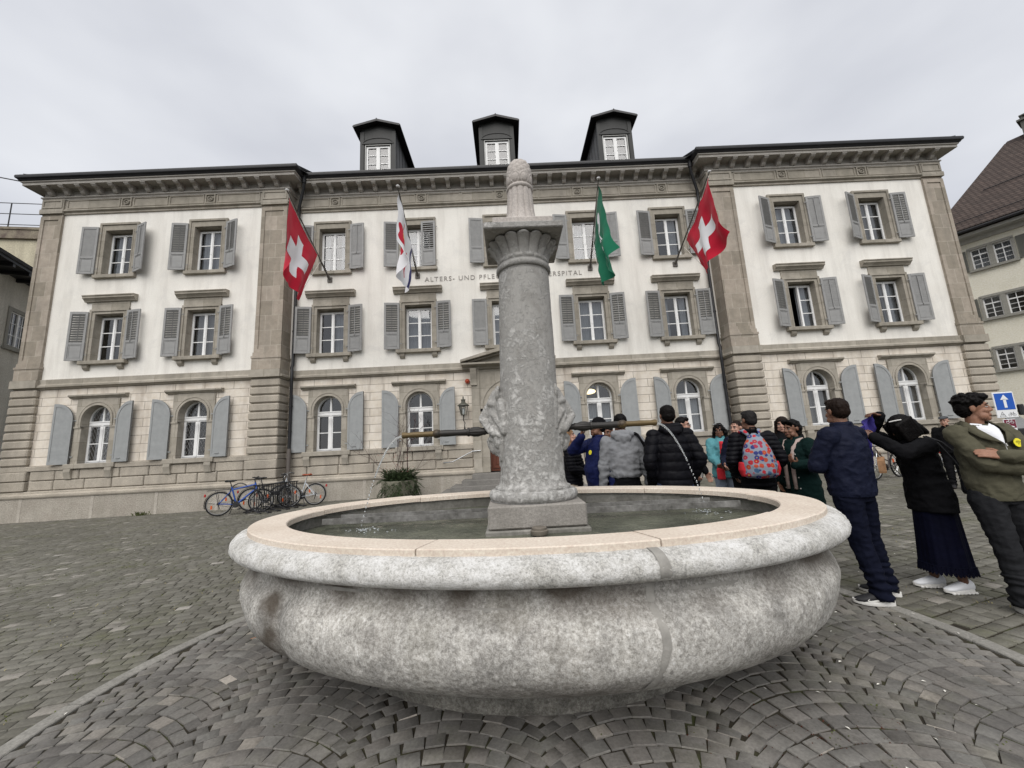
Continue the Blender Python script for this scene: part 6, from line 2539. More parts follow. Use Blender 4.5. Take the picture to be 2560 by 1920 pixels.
C_NAVYT = m_cloth('navy_trousers', (0.0052, 0.0065, 0.0155))
C_BLUE = m_cloth('blue_jacket_nylon', (0.009, 0.013, 0.056), 0.5)
C_GREY = m_cloth('grey_hoodie', (0.20, 0.205, 0.215), 0.9)
C_OLIVE = m_cloth('olive_sweatshirt', (0.085, 0.080, 0.055), 0.9)
C_CHAR = m_cloth('charcoal_trousers', (0.017, 0.0175, 0.0195), 0.85)
C_WHITE = m_cloth('white_cotton', (0.72, 0.73, 0.76), 0.9, .06)
C_TURQ = m_cloth('turquoise_padded_nylon', (0.09, 0.26, 0.29), 0.6)
C_RED = m_cloth('red_cotton', (0.50, 0.03, 0.04))
C_JEAN = m_cloth('pale_blue_jeans', (0.20, 0.235, 0.30))
C_DJEAN = m_cloth('dark_blue_jeans', (0.03, 0.04, 0.075))
C_GREEN = m_cloth('dark_green_coat', (0.004, 0.014, 0.013))
C_BEIGE = m_cloth('beige_trousers', (0.40, 0.33, 0.26))
C_SCARF = m_cloth('pink_beige_scarf', (0.38, 0.30, 0.27))
C_SKIRT = m_cloth('navy_lace_skirt', (0.003, 0.0035, 0.012), 0.8, .3, 60)
C_PURP = m_cloth('purple_navy_cloth', (0.035, 0.028, 0.15), 0.6, .6, 40)
M_SHOEB = m_plain('black_shoe', (0.016, 0.016, 0.018), 0.6)
M_SHOEW = m_plain('white_shoe', (0.68, 0.69, 0.71), 0.7, var=.06)
M_SOLEW = m_plain('white_sole', (0.66, 0.65, 0.62), 0.7, var=.06)
M_SOLEB = m_plain('dark_sole', (0.03, 0.025, 0.024), 0.8)
M_BADGE = m_plain('yellow_badge', (0.75, 0.66, 0.03), 0.5, var=.03)
M_BUTTON = m_plain('pale_stud', (0.5, 0.5, 0.48), 0.4)


def ik(S, W, a, b, hint):
    S = Vector(S); W = Vector(W)
    d = W - S
    L = min(d.length, (a + b) * .995)
    u = d.normalized()
    x = (a * a - b * b + L * L) / (2 * L)
    y = sqrt(max(1e-6, a * a - x * x))
    h = Vector(hint); h = h - u * h.dot(u)
    h.normalize()
    return S + u * x + h * y, S + u * L


def hand(mb, W, d, nrm, side, curl=.5, sp=.0, k=1.0):
    """palm, four unequal fingers bent at two knuckles, thumb from the side of the palm"""
    W = Vector(W); d = Vector(d).normalized(); nrm = Vector(nrm); nrm = (nrm - d * nrm.dot(d)).normalized()
    w = d.cross(nrm).normalized() * side
    mb.cap(W - d * .02 * k, .026 * k, W + d * .02 * k, .027 * k, 10)
    for o in (-.029, -.010, .010, .029):
        mb.cap(W + d * .015 * k + w * o * .7 * k, .0145 * k, W + d * .085 * k + w * o * k, .0125 * k, 10)
    for o, L in zip((-.031, -.0105, .0105, .030), (.060, .072, .078, .070)):
        p = W + d * .088 * k + w * o * k
        c1 = curl * .7; c2 = curl * 1.5
        d1 = (d * cos(c1) + nrm * sin(c1) + w * o * sp * 6).normalized()
        d2 = (d * cos(c2) + nrm * sin(c2) + w * o * sp * 6).normalized()
        q = p + d1 * L * .55 * k
        mb.cap(p, .0098 * k, q, .0092 * k, 8)
        mb.cap(q, .0092 * k, q + d2 * L * .5 * k, .0075 * k, 8)
    t0 = W + d * .025 * k + w * .030 * k
    t1 = t0 + (d * .6 + w * .7 + nrm * .35).normalized() * .042 * k
    mb.cap(t0, .015 * k, t1, .0115 * k, 8)
    mb.cap(t1, .0115 * k, t1 + (d * .95 + w * .15 + nrm * .35).normalized() * .036 * k, .0085 * k, 8)


def shoe(parent, A, yaw, upper, sole, k, swoosh=False, pods=False, trim=None):
    """A: ankle; toes along local -y turned by yaw"""
    R = Matrix.Rotation(yaw, 3, 'Z')
    P = lambda x, y, z: Vector((A[0], A[1], 0)) + (R @ Vector((x, y, 0))) * k + Vector((0, 0, z * k))
    def rg(m, L):
        V = []; n = 18
        for y, z0, z1, w_ in L:
            for i in range(n):
                t = 2 * pi * i / n
                V.append(P(w_ * cos(t), y, (z0 + z1) / 2 + (z1 - z0) / 2 * sin(t)))
        F = [(i * n + j, i * n + (j + 1) % n, (i + 1) * n + (j + 1) % n, (i + 1) * n + j) for i in range(len(L) - 1) for j in range(n)]
        F += [tuple(range(n))[::-1], tuple((len(L) - 1) * n + j for j in range(n))]
        m.add(V, F)
    m = MB()
    rg(m, [(.075, .03, .06, .018), (.07, .02, .105, .030), (.05, .015, .125, .036), (.01, .012, .125, .040), (-.04, .012, .105, .042), (-.09, .012, .085, .047), (-.14, .012, .065, .047), (-.175, .018, .052, .036), (-.195, .025, .042, .018)])
    o = m.build('shoe', upper, parent, smooth=180)
    m = MB()
    V = []; n = 20
    prof = []
    for i in range(n):
        t = 2 * pi * i / n
        y = -.06 + .145 * cos(t) * -1
        prof.append((.046 * sin(t) * (1.05 if y < -.05 else .9), y))
    for z, s_ in ((0, .96), (.008, 1.0), (.026, 1.03), (.032, .98)):
        for x, y in prof:
            lift = .012 * max(0, (-y - .12) / .085)
            V.append(P(x * s_, y * (1 if s_ > .97 else .99), z + lift + (.010 if y > .02 and z > .01 else 0)))
    F = [(i * n + j, i * n + (j + 1) % n, (i + 1) * n + (j + 1) % n, (i + 1) * n + j) for i in range(3) for j in range(n)]
    F += [tuple(range(n))[::-1], tuple(3 * n + j for j in range(n))]
    m.add(V, F)
    if pods:
        for q in range(7):
            for s in (-1, 1):
                m.ball(P(s * .036, .06 - q * .035, .004), (.014 * k, .017 * k, .012 * k), 8)
    m.build('sole', sole, o, smooth=50)
    if swoosh:
        for s in (-1, 1):
            m = MB()
            pts = [(-.10, .055), (-.115, .040), (-.095, .034), (-.04, .048), (.05, .082)]
            V = []
            for (y, z), w_ in zip(pts, (.001, .004, .0065, .006, .001)):
                xx = .046 if y < -.03 else .041
                V += [P(s * (xx + .0025), y, z - w_), P(s * (xx + .0015), y, z + w_)]
            m.add(V, [(2 * i, 2 * i + 2, 2 * i + 3, 2 * i + 1) for i in range(4)])
            m.build('shoe_mark', M_SOLEW, o)
    if trim:
        m = MB()
        V = [P(s * .043, y, z) for s in (1,) for y, z in ((.075, .035), (.02, .035), (.075, .065))]
        m.add([P(-.046, .075, .03), P(-.046, .02, .03), P(-.040, .077, .065)], [(0, 1, 2)])
        m.build('shoe_trim', trim, o)
    return o


def person(label, loc, rot, h, skin=SK_BR, hair='short', hairmat=M_HAIRB, head=(0, 0, 0), g=1.0, female=False,
           arms=None, top=None, under=None, legs=None, shoes=(M_SHOEB, M_SOLEB), face=True, voxel=.010, lean=(0, 0), belly=0.0, glasses=False,
           feet=((.10, 0), (.10, 0)), smile=False, moustache=False, hands=(True, True), curls=(.5, .5), handn=None, beard=False, shoe_kw=None, stance=None):
    k = h / 1.75
    z0 = gz(loc[0], loc[1]) + .004
    sw = (.165 if female else .185) * (1 + (g - 1) * .5)
    H = {}
    lx, ly = lean
    def LN(p):          # lean of the trunk grows above the hips
        t = max(0, (p[2] - .92) / .6)
        return Vector((p[0] + lx * t, p[1] + ly * t, p[2]))
    hy, hp, hr = [radians(a) for a in head]
    HR = Matrix.Rotation(hy, 3, 'Z') @ Matrix.Rotation(hr, 3, 'Y') @ Matrix.Rotation(hp, 3, 'X')
    piv = Vector((0, .012, 1.50))
    off = LN((0, .012, 1.50)) - piv
    def HT(p): return (HR @ (Vector(p) - piv) + piv + off)
    def K(p): return Vector(p) * k
    arms = arms or ((.25, -.05, .86), (-.25, -.05, .86))
    hints = [(.5, .8, -.3), (-.5, .8, -.3)]
    S, EL, WR = [], [], []
    for i, (a, s) in enumerate(zip(arms, (1, -1))):
        hint = hints[i]
        if len(a) == 2:
            a, hint = a
        sh = LN((s * sw, .01, 1.42))
        e, w_ = ik(sh, a, .285, .255, hint)
        S.append(sh); EL.append(e); WR.append(w_)
    stance = stance or ((.095, .0), (-.095, .0))
    HIP, KN, AN = [], [], []
    for (fx, fy), s in zip(stance, (1, -1)):
        HIP.append(Vector((s * .088, .0, .90))); AN.append(Vector((fx, fy + .02, .085)))
        KN.append((HIP[-1] + AN[-1]) / 2 + Vector((0, -.018, .0)))
    # --- body: one continuous skin
    m = MB()
    def ell(c, r, T=HT, rotq=True):
        m.ball(K(T(c)), tuple(q * k for q in r), 14, HR if rotq else None)
    def cap(a, ra, b, rb, T=HT):
        m.cap(K(T(a)), ra * k, K(T(b)), rb * k, 12)
    ell((0, .014, 1.665), (.074, .094, .087))
    ell((0, -.02, 1.60), (.058, .068, .070))
    ell((0, -.060, 1.545), (.028, .028, .026))
    ell((0, -.066, 1.578), (.032, .024, .026))
    cap((-.034, -.070, 1.670), .012, (.034, -.070, 1.670), .012)
    cap((0, -.082, 1.655), .008, (0, -.101, 1.613), .0105)
    ell((0, -.092, 1.609), (.016, .014, .0105))
    for s in (-1, 1):
        ell((s * .036, -.056, 1.610), (.024, .026, .024))
        ell((s * .045, -.035, 1.565), (.022, .035, .030))
        ell((s * .078, .018, 1.636), (.009, .020, .031))
    cap((-.017, -.082, 1.573), .0085, (.017, -.082, 1.573), .0085)
    m.cap(K(LN((0, .025, 1.42))), .060 * k, K(HT((0, .015, 1.56))), .054 * k, 14)
    m.loft([(*K(LN((0, 0, z))), rx * k, ry * k) for z, rx, ry in ((.84, .11, .09), (.92, .145, .10), (1.05, .13, .095), (1.25, .14, .10), (1.38, .14, .085), (1.45, .08, .065))], 18)
    for i, s in enumerate((1, -1)):
        m.cap(K(LN((s * .08, .01, 1.42))), .055 * k, K(S[i]), .050 * k)
        m.cap(K(S[i]), .050 * k, K(EL[i]), .036 * k)
        m.cap(K(EL[i]), .036 * k, K(WR[i]), .025 * k)
        m.cap(K(HIP[i]), .080 * k, K(KN[i]), .052 * k)
        m.cap(K(KN[i]), .052 * k, K(AN[i]), .036 * k)
        m.cap(K(AN[i]), .036 * k, K(AN[i] + Vector((0, -.02, -.045))), .028 * k)
        if hands[i]:
            fd = (WR[i] - EL[i]).normalized()
            nn = Vector(handn[i][1]) if handn and handn[i] else Vector((-s, -.2, 0))
            if handn and handn[i] and handn[i][0]: fd = Vector(handn[i][0])
            hand(m, K(WR[i]), fd, nn, -s if not (handn and handn[i] and len(handn[i]) > 2) else handn[i][2], curls[i], k=k)
    body = clay(m, 'person', skin, None, voxel=voxel * .75, smooth=2, fac=.4, loc=(loc[0], loc[1], z0), rot=(0, 0, radians(rot)))
    tag(body, label, 'person')
    # --- face details
    if face:
        for s in (-1, 1):
            m = MB(); m.ball(K(HT((s * .031, -.0690, 1.640))), tuple(q * k for q in (.0120, .010, .0062)), 12, HR)
            e = m.build('eye', M_EYEW, body, smooth=180)
            m = MB(); m.ball(K(HT((s * .031, -.0762, 1.640))), tuple(q * k for q in (.0060, .0038, .0058)), 10, HR)
            m.build('iris', M_IRIS, e, smooth=180)
            m = MB()
            m.tube([K(HT(p)) for p in ((s * .013, -.0830, 1.664), (s * .032, -.0835, 1.671), (s * .05, -.068, 1.664))], [.0035 * k, .0048 * k, .0025 * k], 6)
            m.build('eyebrow', M_BROW, body, smooth=180)
            m = MB()
            m.tube([K(HT(p)) for p in ((s * .018, -.0755, 1.6445), (s * .031, -.0790, 1.6475), (s * .045, -.069, 1.644))], .0022 * k, 5)
            m.build('eyelid', M_BROW, body, smooth=180)
        m = MB()
        if smile:
            m.tube([K(HT(p)) for p in ((-.027, -.080, 1.582), (-.012, -.0925, 1.573), (.012, -.0925, 1.573), (.027, -.080, 1.582))], [.003 * k, .006 * k, .006 * k, .003 * k], 6)
        else:
            m.tube([K(HT(p)) for p in ((-.022, -.082, 1.575), (-.010, -.0885, 1.577), (0, -.0895, 1.5755), (.010, -.0885, 1.577), (.022, -.082, 1.575))], [.002 * k, .0042 * k, .004 * k, .0042 * k, .002 * k], 6)
            m.tube([K(HT(p)) for p in ((-.018, -.082, 1.568), (0, -.0885, 1.565), (.018, -.082, 1.568))], [.002 * k, .0048 * k, .002 * k], 6)
        m.build('lips', M_LIPS, body, smooth=180)
    if moustache:
        m = MB(); m.tube([K(HT(p)) for p in ((-.03, -.082, 1.583), (0, -.100, 1.592), (.03, -.082, 1.583))], [.004 * k, .008 * k, .004 * k], 6)
        m.build('moustache', hairmat, body, smooth=180)
    if glasses:
        m = MB()
        for s in (-1, 1):
            m.tube([K(HT((s * .033 + .024 * cos(a), -.098 + .02 * abs(s * .033 + .024 * cos(a)) * 8 * .1, 1.638 + .017 * sin(a)))) for a in [2 * pi * q / 14 for q in range(14)]], .0022 * k, 5, closed=True)
            m.tube([K(HT((s * .057, -.095, 1.642))), K(HT((s * .08, -.03, 1.645))), K(HT((s * .082, .02, 1.648)))], .002 * k, 5)
        m.tube([K(HT((-.009, -.099, 1.640))), K(HT((.009, -.099, 1.640)))], .0022 * k, 5)
        m.build('glasses', M_FRAME, body)
    # --- hair
    m = MB()
    rr = random.Random(int(abs(loc[0]) * 1000))
    hd = lambda c, q: .005 * noise.noise((c.x * 75, c.y * 75, c.z * 28)) + .003 * noise.noise(c * 120)
    if hair in ('short', 'grey'):
        ell((0, .024, 1.681), (.081, .096, .084)); ell((0, .05, 1.64), (.074, .066, .075)); ell((0, -.035, 1.728), (.062, .045, .032))
    elif hair == 'curly':
        ell((0, .022, 1.690), (.088, .100, .085)); ell((0, .055, 1.645), (.078, .066, .085)); ell((0, -.055, 1.732), (.068, .052, .034))
        for _ in range(90):
            a = rr.uniform(0, 2 * pi); z = rr.uniform(-.05, 1)
            r_ = sqrt(max(0, 1 - z * z))
            p = (.088 * r_ * cos(a), .018 + .104 * r_ * sin(a), 1.692 + .088 * z)
            if p[1] < -.05 and p[2] < 1.72: continue
            ell(p, (.015, .015, .013))
        hd = lambda c, q: .006 * noise.noise(c * 70)
    elif hair == 'long' or hair == 'longcurly':
        ell((0, .020, 1.684), (.084, .100, .084)); ell((0, .05, 1.63), (.085, .07, .085))
        for s in (-1, 1):
            cap((s * .076, .0, 1.68), .030, (s * .092, .02, 1.50), .036)
            cap((s * .092, .02, 1.50), .036, (s * .085, .03, 1.38), .024)
        cap((0, .07, 1.62), .075, (0, .085, 1.44), .070)
        cap((-.05, .09, 1.5), .05, (-.05, .09, 1.36), .035); cap((.05, .09, 1.5), .05, (.05, .09, 1.36), .035)
        if hair == 'longcurly':
            hd = lambda c, q: .016 * noise.noise(c * 22) + .007 * noise.noise(c * 50)
            for s in (-1, 1):
                ell((s * .095, .015, 1.60), (.035, .06, .07)); ell((s * .10, .03, 1.50), (.042, .06, .07))
    elif hair == 'tied':
        ell((0, .022, 1.678), (.0785, .096, .083)); ell((0, .11, 1.66), (.03, .03, .03))
    elif hair == 'forward':      # straight bob falling over the face of a bowed head
        ell((0, .018, 1.684), (.090, .108, .088)); ell((0, .045, 1.63), (.090, .080, .09)); ell((0, -.045, 1.63), (.078, .062, .085)); ell((0, -.05, 1.57), (.065, .052, .06))
        for s in (-1, 1):
            for q in range(7):
                y = -.07 + q * .025
                cap((s * .078, y, 1.70), .022, (s * .085, y - .015, 1.52), .018)
        for q in range(6):
            x = -.06 + q * .024
            cap((x, .085, 1.66), .032, (x * 1.25, .115, 1.50), .026)
        hd = lambda c, q: .005 * noise.noise((c.x * 60, c.y * 60, c.z * 8)) + .003 * noise.noise(c * 110)
    elif hair == 'bouncy':
        ell((0, .026, 1.69), (.088, .098, .082)); ell((0, .065, 1.645), (.088, .075, .085)); ell((0, .07, 1.57), (.07, .055, .06))
        cap((-.05, -.055, 1.73), .032, (.05, -.055, 1.73), .032)
        hd = lambda c, q: .012 * noise.noise(c * 28) + .006 * noise.noise(c * 60)
    if hair in ('beanie',):
        ell((0, .020, 1.690), (.086, .102, .088)); cap((-.05, .02, 1.67), .05, (.05, .02, 1.67), .05); ell((0, .05, 1.64), (.078, .07, .07))
        clay(m, 'cap', C_BLACK, body, voxel=.007, smooth=3)
    elif hair == 'flatcap':
        ell((0, .028, 1.66), (.078, .086, .06)); clay(m, 'hair', hairmat, body, voxel=.008, smooth=2, disp=hd)
        m = MB()
        ell((0, .0, 1.728), (.092, .112, .040)); ell((0, -.085, 1.712), (.070, .055, .014))
        clay(m, 'flat_cap', m_cloth('grey_tweed', (0.07, 0.075, 0.08)), body, voxel=.007, smooth=2)
    else:
        clay(m, 'hair', hairmat, body, voxel=.007 if voxel < .009 else .009, smooth=1, disp=hd)
    # --- legs
    if legs:
        m = MB()
        lm, kind = legs
        fit = 1.0 if kind == 'slim' else 1.15
        if kind != 'skirt':
            m.loft([(*K(LN((0, .01, z))), rx * k * (1 + (g - 1) * .7), ry * k * (1 + (g - 1) * .7)) for z, rx, ry in ((.84, .15, .115), (.92, .165, .118), (1.02, .155, .112), (1.06, .145, .108))], 20)
            for i in range(2):
                a = AN[i] + Vector((0, .0, .0))
                m.cap(K(HIP[i] + Vector((0, .01, -.02))), .094 * k * fit, K(KN[i]), .068 * k * fit)
                m.cap(K(KN[i]), .068 * k * fit, K(a + Vector((0, 0, .03))), .056 * k * fit)
                m.loft([(*K(a + Vector((0, .0, dz))), .058 * k * fit, .066 * k * fit) for dz in (-.045, .0, .08)], 16)
            dsp = lambda c, q: .010 * (.4 - abs(noise.noise((c.x * 9, c.y * 9, c.z * 12)))) * 1.6 + .005 * noise.noise((c.x * 20, c.y * 20, c.z * 30)) + (.007 * sin(c.z * 95 + 3 * noise.noise(c * 8)) if c.z < .30 * k else 0)
            clay(m, 'trousers', lm, body, voxel=voxel, smooth=3, disp=dsp)
    # --- upper clothing
    if top:
        tm = top['mat']; kind = top.get('kind', 'jacket'); hem = top.get('hem', .86); th = top.get('th', .0)
        m = MB()
        hw = top.get('flare', 0)
        if female:
            R_ = [(hem, .170 + hw, .130), (.95, .172 + hw * .6, .128), (1.08, .152, .118), (1.22, .165, .128), (1.33, .165, .120), (1.41, .150, .100), (1.455, .100, .080), (1.49, .068, .066)]
        else:
            R_ = [(hem, .172, .128), (.97, .180, .132), (1.10, .182, .132), (1.25, .195, .134), (1.34, .196, .126), (1.41, .172, .106), (1.455, .115, .084), (1.49, .072, .070)]
        R_ = [r for r in R_ if r[0] >= hem]
        rings = []
        for z, rx, ry in R_:
            b = belly * math.exp(-((z - 1.08) / .16) ** 2)
            c = LN((0, .008 - b * .6, z))
            rings.append((*K(c), (rx * g + th) * k, (ry * g + th + b * .7) * k))
        m.loft(rings, 26)
        ath = top.get('ath', th)
        for i, s in enumerate((1, -1)):
            r0, r1, r2 = .067 + ath, .056 + ath, .042 + ath * .8
            m.cap(K(LN((s * .09, .01, 1.415))), .062 * k, K(S[i]), r0 * k)
            m.cap(K(S[i]), r0 * k, K(EL[i]), r1 * k)
            fd = (WR[i] - EL[i]).normalized()
            m.cap(K(EL[i]), r1 * k, K(WR[i] - fd * .005), r2 * k)
        if kind in ('hood', 'hoodie'):
            c = LN((0, .085, 1.49))
            m.cap(K(c + Vector((-.085, -.01, .015))), .050 * k, K(c + Vector((.085, -.01, .015))), .050 * k)
            m.cap(K(c + Vector((-.05, .015, -.03))), .048 * k, K(c + Vector((.05, .015, -.03))), .048 * k)
            m.cap(K(c + Vector((0, .02, -.06))), .045 * k, K(c + Vector((0, .02, -.10))), .025 * k)
            for s in (-1, 1):
                m.cap(K(c + Vector((s * .085, -.02, .015))), .045 * k, K(LN((s * .065, -.075, 1.45))), .025 * k)
        elif kind in ('collar', 'puffer', 'coat'):
            for q in range(40):
                a = 2 * pi * q / 40
                if kind != 'puffer' and abs(a - 1.5 * pi) < .45: continue
                c = LN((.066 * cos(a), .016 + .068 * sin(a), 1.475))
                m.cap(K(c), .017 * k, K(c + Vector((0, .004, .050))), .011 * k, 8)
        pf = kind in ('puffer', 'hood')
        step = top.get('quilt', .085) * k
        def dsp(c, q, pf=pf, step=step):
            if pf:
                s_ = abs(sin(pi * c.z / step + .25 * noise.noise(c * 5)))
                return .016 * (s_ ** .45 - .75) + .005 * noise.noise(c * 22)
            w_ = noise.noise((c.x * 8 + c.z * 3, c.y * 8, c.z * 9 - c.x * 4))
            w2 = noise.noise((c.x * 11 + c.z * 7, c.y * 11, c.z * 13 - c.x * 6))
            fold = (1 - abs(w_) * 2.6) * .008 + (1 - abs(w2) * 3) * .0035
            low = .006 * sin(c.z * 60 + 4 * noise.noise(c * 6)) if c.z < (hem + .16) * k and kind in ('hoodie',) else 0
            return fold + .004 * noise.noise(c * 30) + low
        jk = clay(m, top.get('name', 'jacket'), tm, body, voxel=voxel, smooth=3, disp=dsp)
        if top.get('band'):
            m = MB()
            zs_ = hem
            c = [LN((0, .008, z)) for z in (zs_ - .012, zs_ + .05)]
            m.loft([(*K(c[0]), (.172 * g + th) * k, (.130 * g + th) * k), (*K(LN((0, .008, hem + .02))), (.180 * g + th) * k, (.137 * g + th) * k), (*K(c[1]), (.176 * g + th) * k, (.132 * g + th) * k)], 26, cap=False)
            m.build('waistband', tm, jk, smooth=180)
    H.update(k=k, S=S, EL=EL, WR=WR, LN=LN, HT=HT, body=body, z0=z0, K=K, HR=HR)
    return H


def chest_disc(P, name, mat, x, z, r, yb, mark=True):
    k = P['k']
    m = MB(); c = P['K'](P['LN']((x, yb, z)))
    m.disc(c, (x * 1.2, -1, .15), r * k, .004, 20)
    o = m.build(name, mat, P['body'])
    if mark:
        m = MB(); d = Vector((x * 1.2, -1, .15)).normalized() * .003
        w_ = Vector((1, x * 1.2, 0)).normalized()
        for dz, L in ((.006, .6), (-.002, .45), (.013, .4)):
            m.tube([c + d - w_ * r * L * k + Vector((0, 0, dz * k)), c + d + w_ * r * L * k + Vector((0, 0, dz * k))], .0012, 4)
        m.ball(c + d + Vector((0, 0, -.012 * k)), (.006, .003, .004), 8)
        m.build('badge_print', M_BROW, o)


def tx(P, p):
    """person-local point to world"""
    return P['body'].matrix_basis @ (P['K'](Vector(p)))


# a  woman half hidden by the column
Pa = person('woman with light brown hair in black padded jacket and beige trousers beside the column', (.955, 6.0), 62, 1.72, SK_LT, 'long', M_HAIRL, head=(8, -12, 0), female=True,
            arms=(((.10, -.26, 1.10), (.6, .5, -.6)), ((-.10, -.27, 1.08), (-.6, .5, -.6))), top=dict(mat=C_PUFF, kind='puffer', hem=.88, th=.012, quilt=.05), legs=(C_BEIGE, 'loose'), voxel=.011)
m = MB(); q = tx(Pa, (0, -.36, 1.13)); m.box(-.036, .036, -.005, .005, -.075, .075, .004)
o = m.build('phone', M_BLACK, None, loc=q, rot=(radians(-35), 0, radians(62)))
tag(o, 'small phone held by the woman beside the column', 'phone')
# b  man in blue jacket, hand at his mouth
Pb = person('stout man in a bright blue jacket and black cap with one hand at his mouth', (1.20, 5.3), -72, 1.82, SK_BR, 'beanie', head=(-8, -6, 0), g=.98, belly=.05,
            arms=((.27, .02, .87), ((-.035, -.215, 1.525), (-.7, -.3, -.7))), top=dict(mat=C_BLUE, kind='collar', hem=.80, th=.012), legs=(C_BLACK, 'loose'), glasses=True, curls=(.6, 1.1),
            handn=(None, ((.25, .1, .9), (.5, .5, .2))), voxel=.010)
chest_disc(Pb, 'badge', M_BADGE, .085, 1.32, .03, -.17, False)
# c  man with moustache behind
person('man with a moustache in a dark jacket behind the blue jacket and grey hoodie', (1.70, 6.6), -38, 1.77, SK_BR, 'short', M_HAIRB, head=(0, 14, 0), top=dict(mat=C_BLACK, kind='collar', th=.01), legs=(C_CHAR, 'loose'), moustache=True, voxel=.012)
# d  grey hoodie
Pd = person('man seen from behind in light grey hoodie with black bag on his shoulder', (1.46, 5.05), 172, 1.84, SK_DK, 'short', M_HAIRB, head=(4, 4, 0), g=1.05,
            arms=((.27, .0, .88), (-.28, .0, .88)), top=dict(mat=C_GREY, kind='hoodie', hem=.99, th=.007, name='hoodie'), legs=(C_BLACK, 'loose'), face=False, voxel=.010)
m = MB()
for s, i in ((-1, 1),):
    m.cap(Pd['K'](Pd['S'][i] + Vector((-.042, .03, -.05))), .050, Pd['K'](Pd['EL'][i] + Vector((-.022, .02, .03))), .046)
clay(m, 'sleeve_panel', C_BLACK, Pd['body'], voxel=.011, smooth=3)
# e  tall man in black padded coat
Pe = person('tall man seen from behind in black hooded padded coat beyond the far fountain rim', (1.915, 4.64), 178, 1.885, SK_BR, 'short', M_HAIRB, head=(-6, 2, 0), g=.97,
            arms=(((.21, -.06, .96), (.5, .7, -.2)), ((-.22, -.05, .95), (-.5, .7, -.2))), top=dict(mat=C_PUFF, kind='hood', hem=.84, th=.014, quilt=.095, name='padded_coat'), legs=(C_DJEAN, 'loose'), face=False, hands=(False, False), voxel=.010)
m = MB()
M_PLAID = Mat('blue_plaid_shirt', .9, .1)
_ck = M_PLAID.n('ShaderNodeTexChecker', Scale=55.0); M_PLAID.l(M_PLAID.coords(), _ck.inputs['Vector'])
_ck.inputs['Color1'].default_value = (.02, .02, .10, 1); _ck.inputs['Color2'].default_value = (.14, .12, .28, 1)
M_PLAID.base(_ck.outputs['Color'])
k = Pe['k']
m.loft([(0, .005, .775 * k, .182 * k, .135 * k), (0, .005, .90 * k, .185 * k, .138 * k)], 24)
m.build('shirt', M_PLAID.m, Pe['body'], smooth=60)
# f  man with glasses and backpack
Pf = person('man with glasses and plain black backpack, behind the tall man in padded coat', (2.72, 6.0), 38, 1.79, SK_LT, 'short', M_HAIRB, head=(18, 6, 0), lean=(-.06, .0), glasses=True,
            arms=((.25, -.12, .92), (-.22, -.14, .95)), top=dict(mat=C_BLACK, kind='hood', hem=.86, th=.012, quilt=.30), legs=(C_BLACK, 'slim'), shoes=(m_plain('beige_shoe', (.42, .33, .25), .7), M_SOLEW), voxel=.011)
# h  turquoise jacket
Ph = person('woman with long dark curly hair in turquoise jacket over red shirt', (3.70, 6.8), -30, 1.67, SK_BR, 'longcurly', M_HAIRB, head=(-10, 8, 0), female=True, glasses=True,
            arms=(((.02, -.27, 1.06), (.7, .5, -.5)), ((-.06, -.26, 1.02), (-.7, .5, -.5))), top=dict(mat=C_TURQ, kind='collar', hem=.80, th=.022, flare=.02), legs=(C_JEAN, 'loose'), voxel=.011)
k = Ph['k']
m = MB(); m.loft([(0, -.118 * k, z * k, w_ * k, .045 * k) for z, w_ in ((.95, .05), (1.1, .045), (1.25, .045), (1.38, .035), (1.44, .03))], 14)
m.build('shirt', C_RED, Ph['body'], smooth=180)
m = MB()
for s in (-1, 1):
    m.ball(Ph['K'](Ph['HT']((s * .035, -.055, 1.752))), (.03, .02, .012), 10)
m.tube([Ph['K'](Ph['HT'](p)) for p in ((-.08, .0, 1.72), (-.06, -.055, 1.75), (.06, -.055, 1.75), (.08, .0, 1.72))], .005, 5)
m.build('sunglasses', M_FRAME, Ph['body'], smooth=60)
# i  woman with hair pulled back
person('woman with brown hair pulled back, between the turquoise jacket and the floral backpack', (3.62, 6.15), -62, 1.69, SK_LT, 'tied', M_HAIRD, head=(-6, 2, 0), female=True,
       arms=(((.16, -.26, 1.02), (.7, .5, -.5)), ((-.12, -.24, 1.05), (-.7, .5, -.5))), top=dict(mat=C_NAVY, kind='collar', hem=.84, th=.015), legs=(C_BLACK, 'slim'), voxel=.011)
# j  man with floral backpack
Pj = person('man seen from behind in a black padded jacket wearing a floral backpack', (3.07, 4.92), 168, 1.775, SK_BR, 'grey', M_HAIRG, head=(14, 2, 0), g=.99,
            arms=(((.21, -.10, .97), (.5, .7, -.2)), ((-.21, -.10, .97), (-.5, .7, -.2))), top=dict(mat=C_PUFF, kind='puffer', hem=.84, th=.017, quilt=.055), legs=(C_BLACK, 'loose'), face=False, voxel=.010)
# k  woman with long dark hair
person('woman with long dark hair in black, behind the curly-haired woman in green', (4.22, 5.95), -40, 1.70, SK_LT, 'long', M_HAIRD, head=(-5, 4, 0), female=True, top=dict(mat=C_BLACK, kind='coat', hem=.70, th=.015), legs=(C_BLACK, 'slim'), voxel=.012)
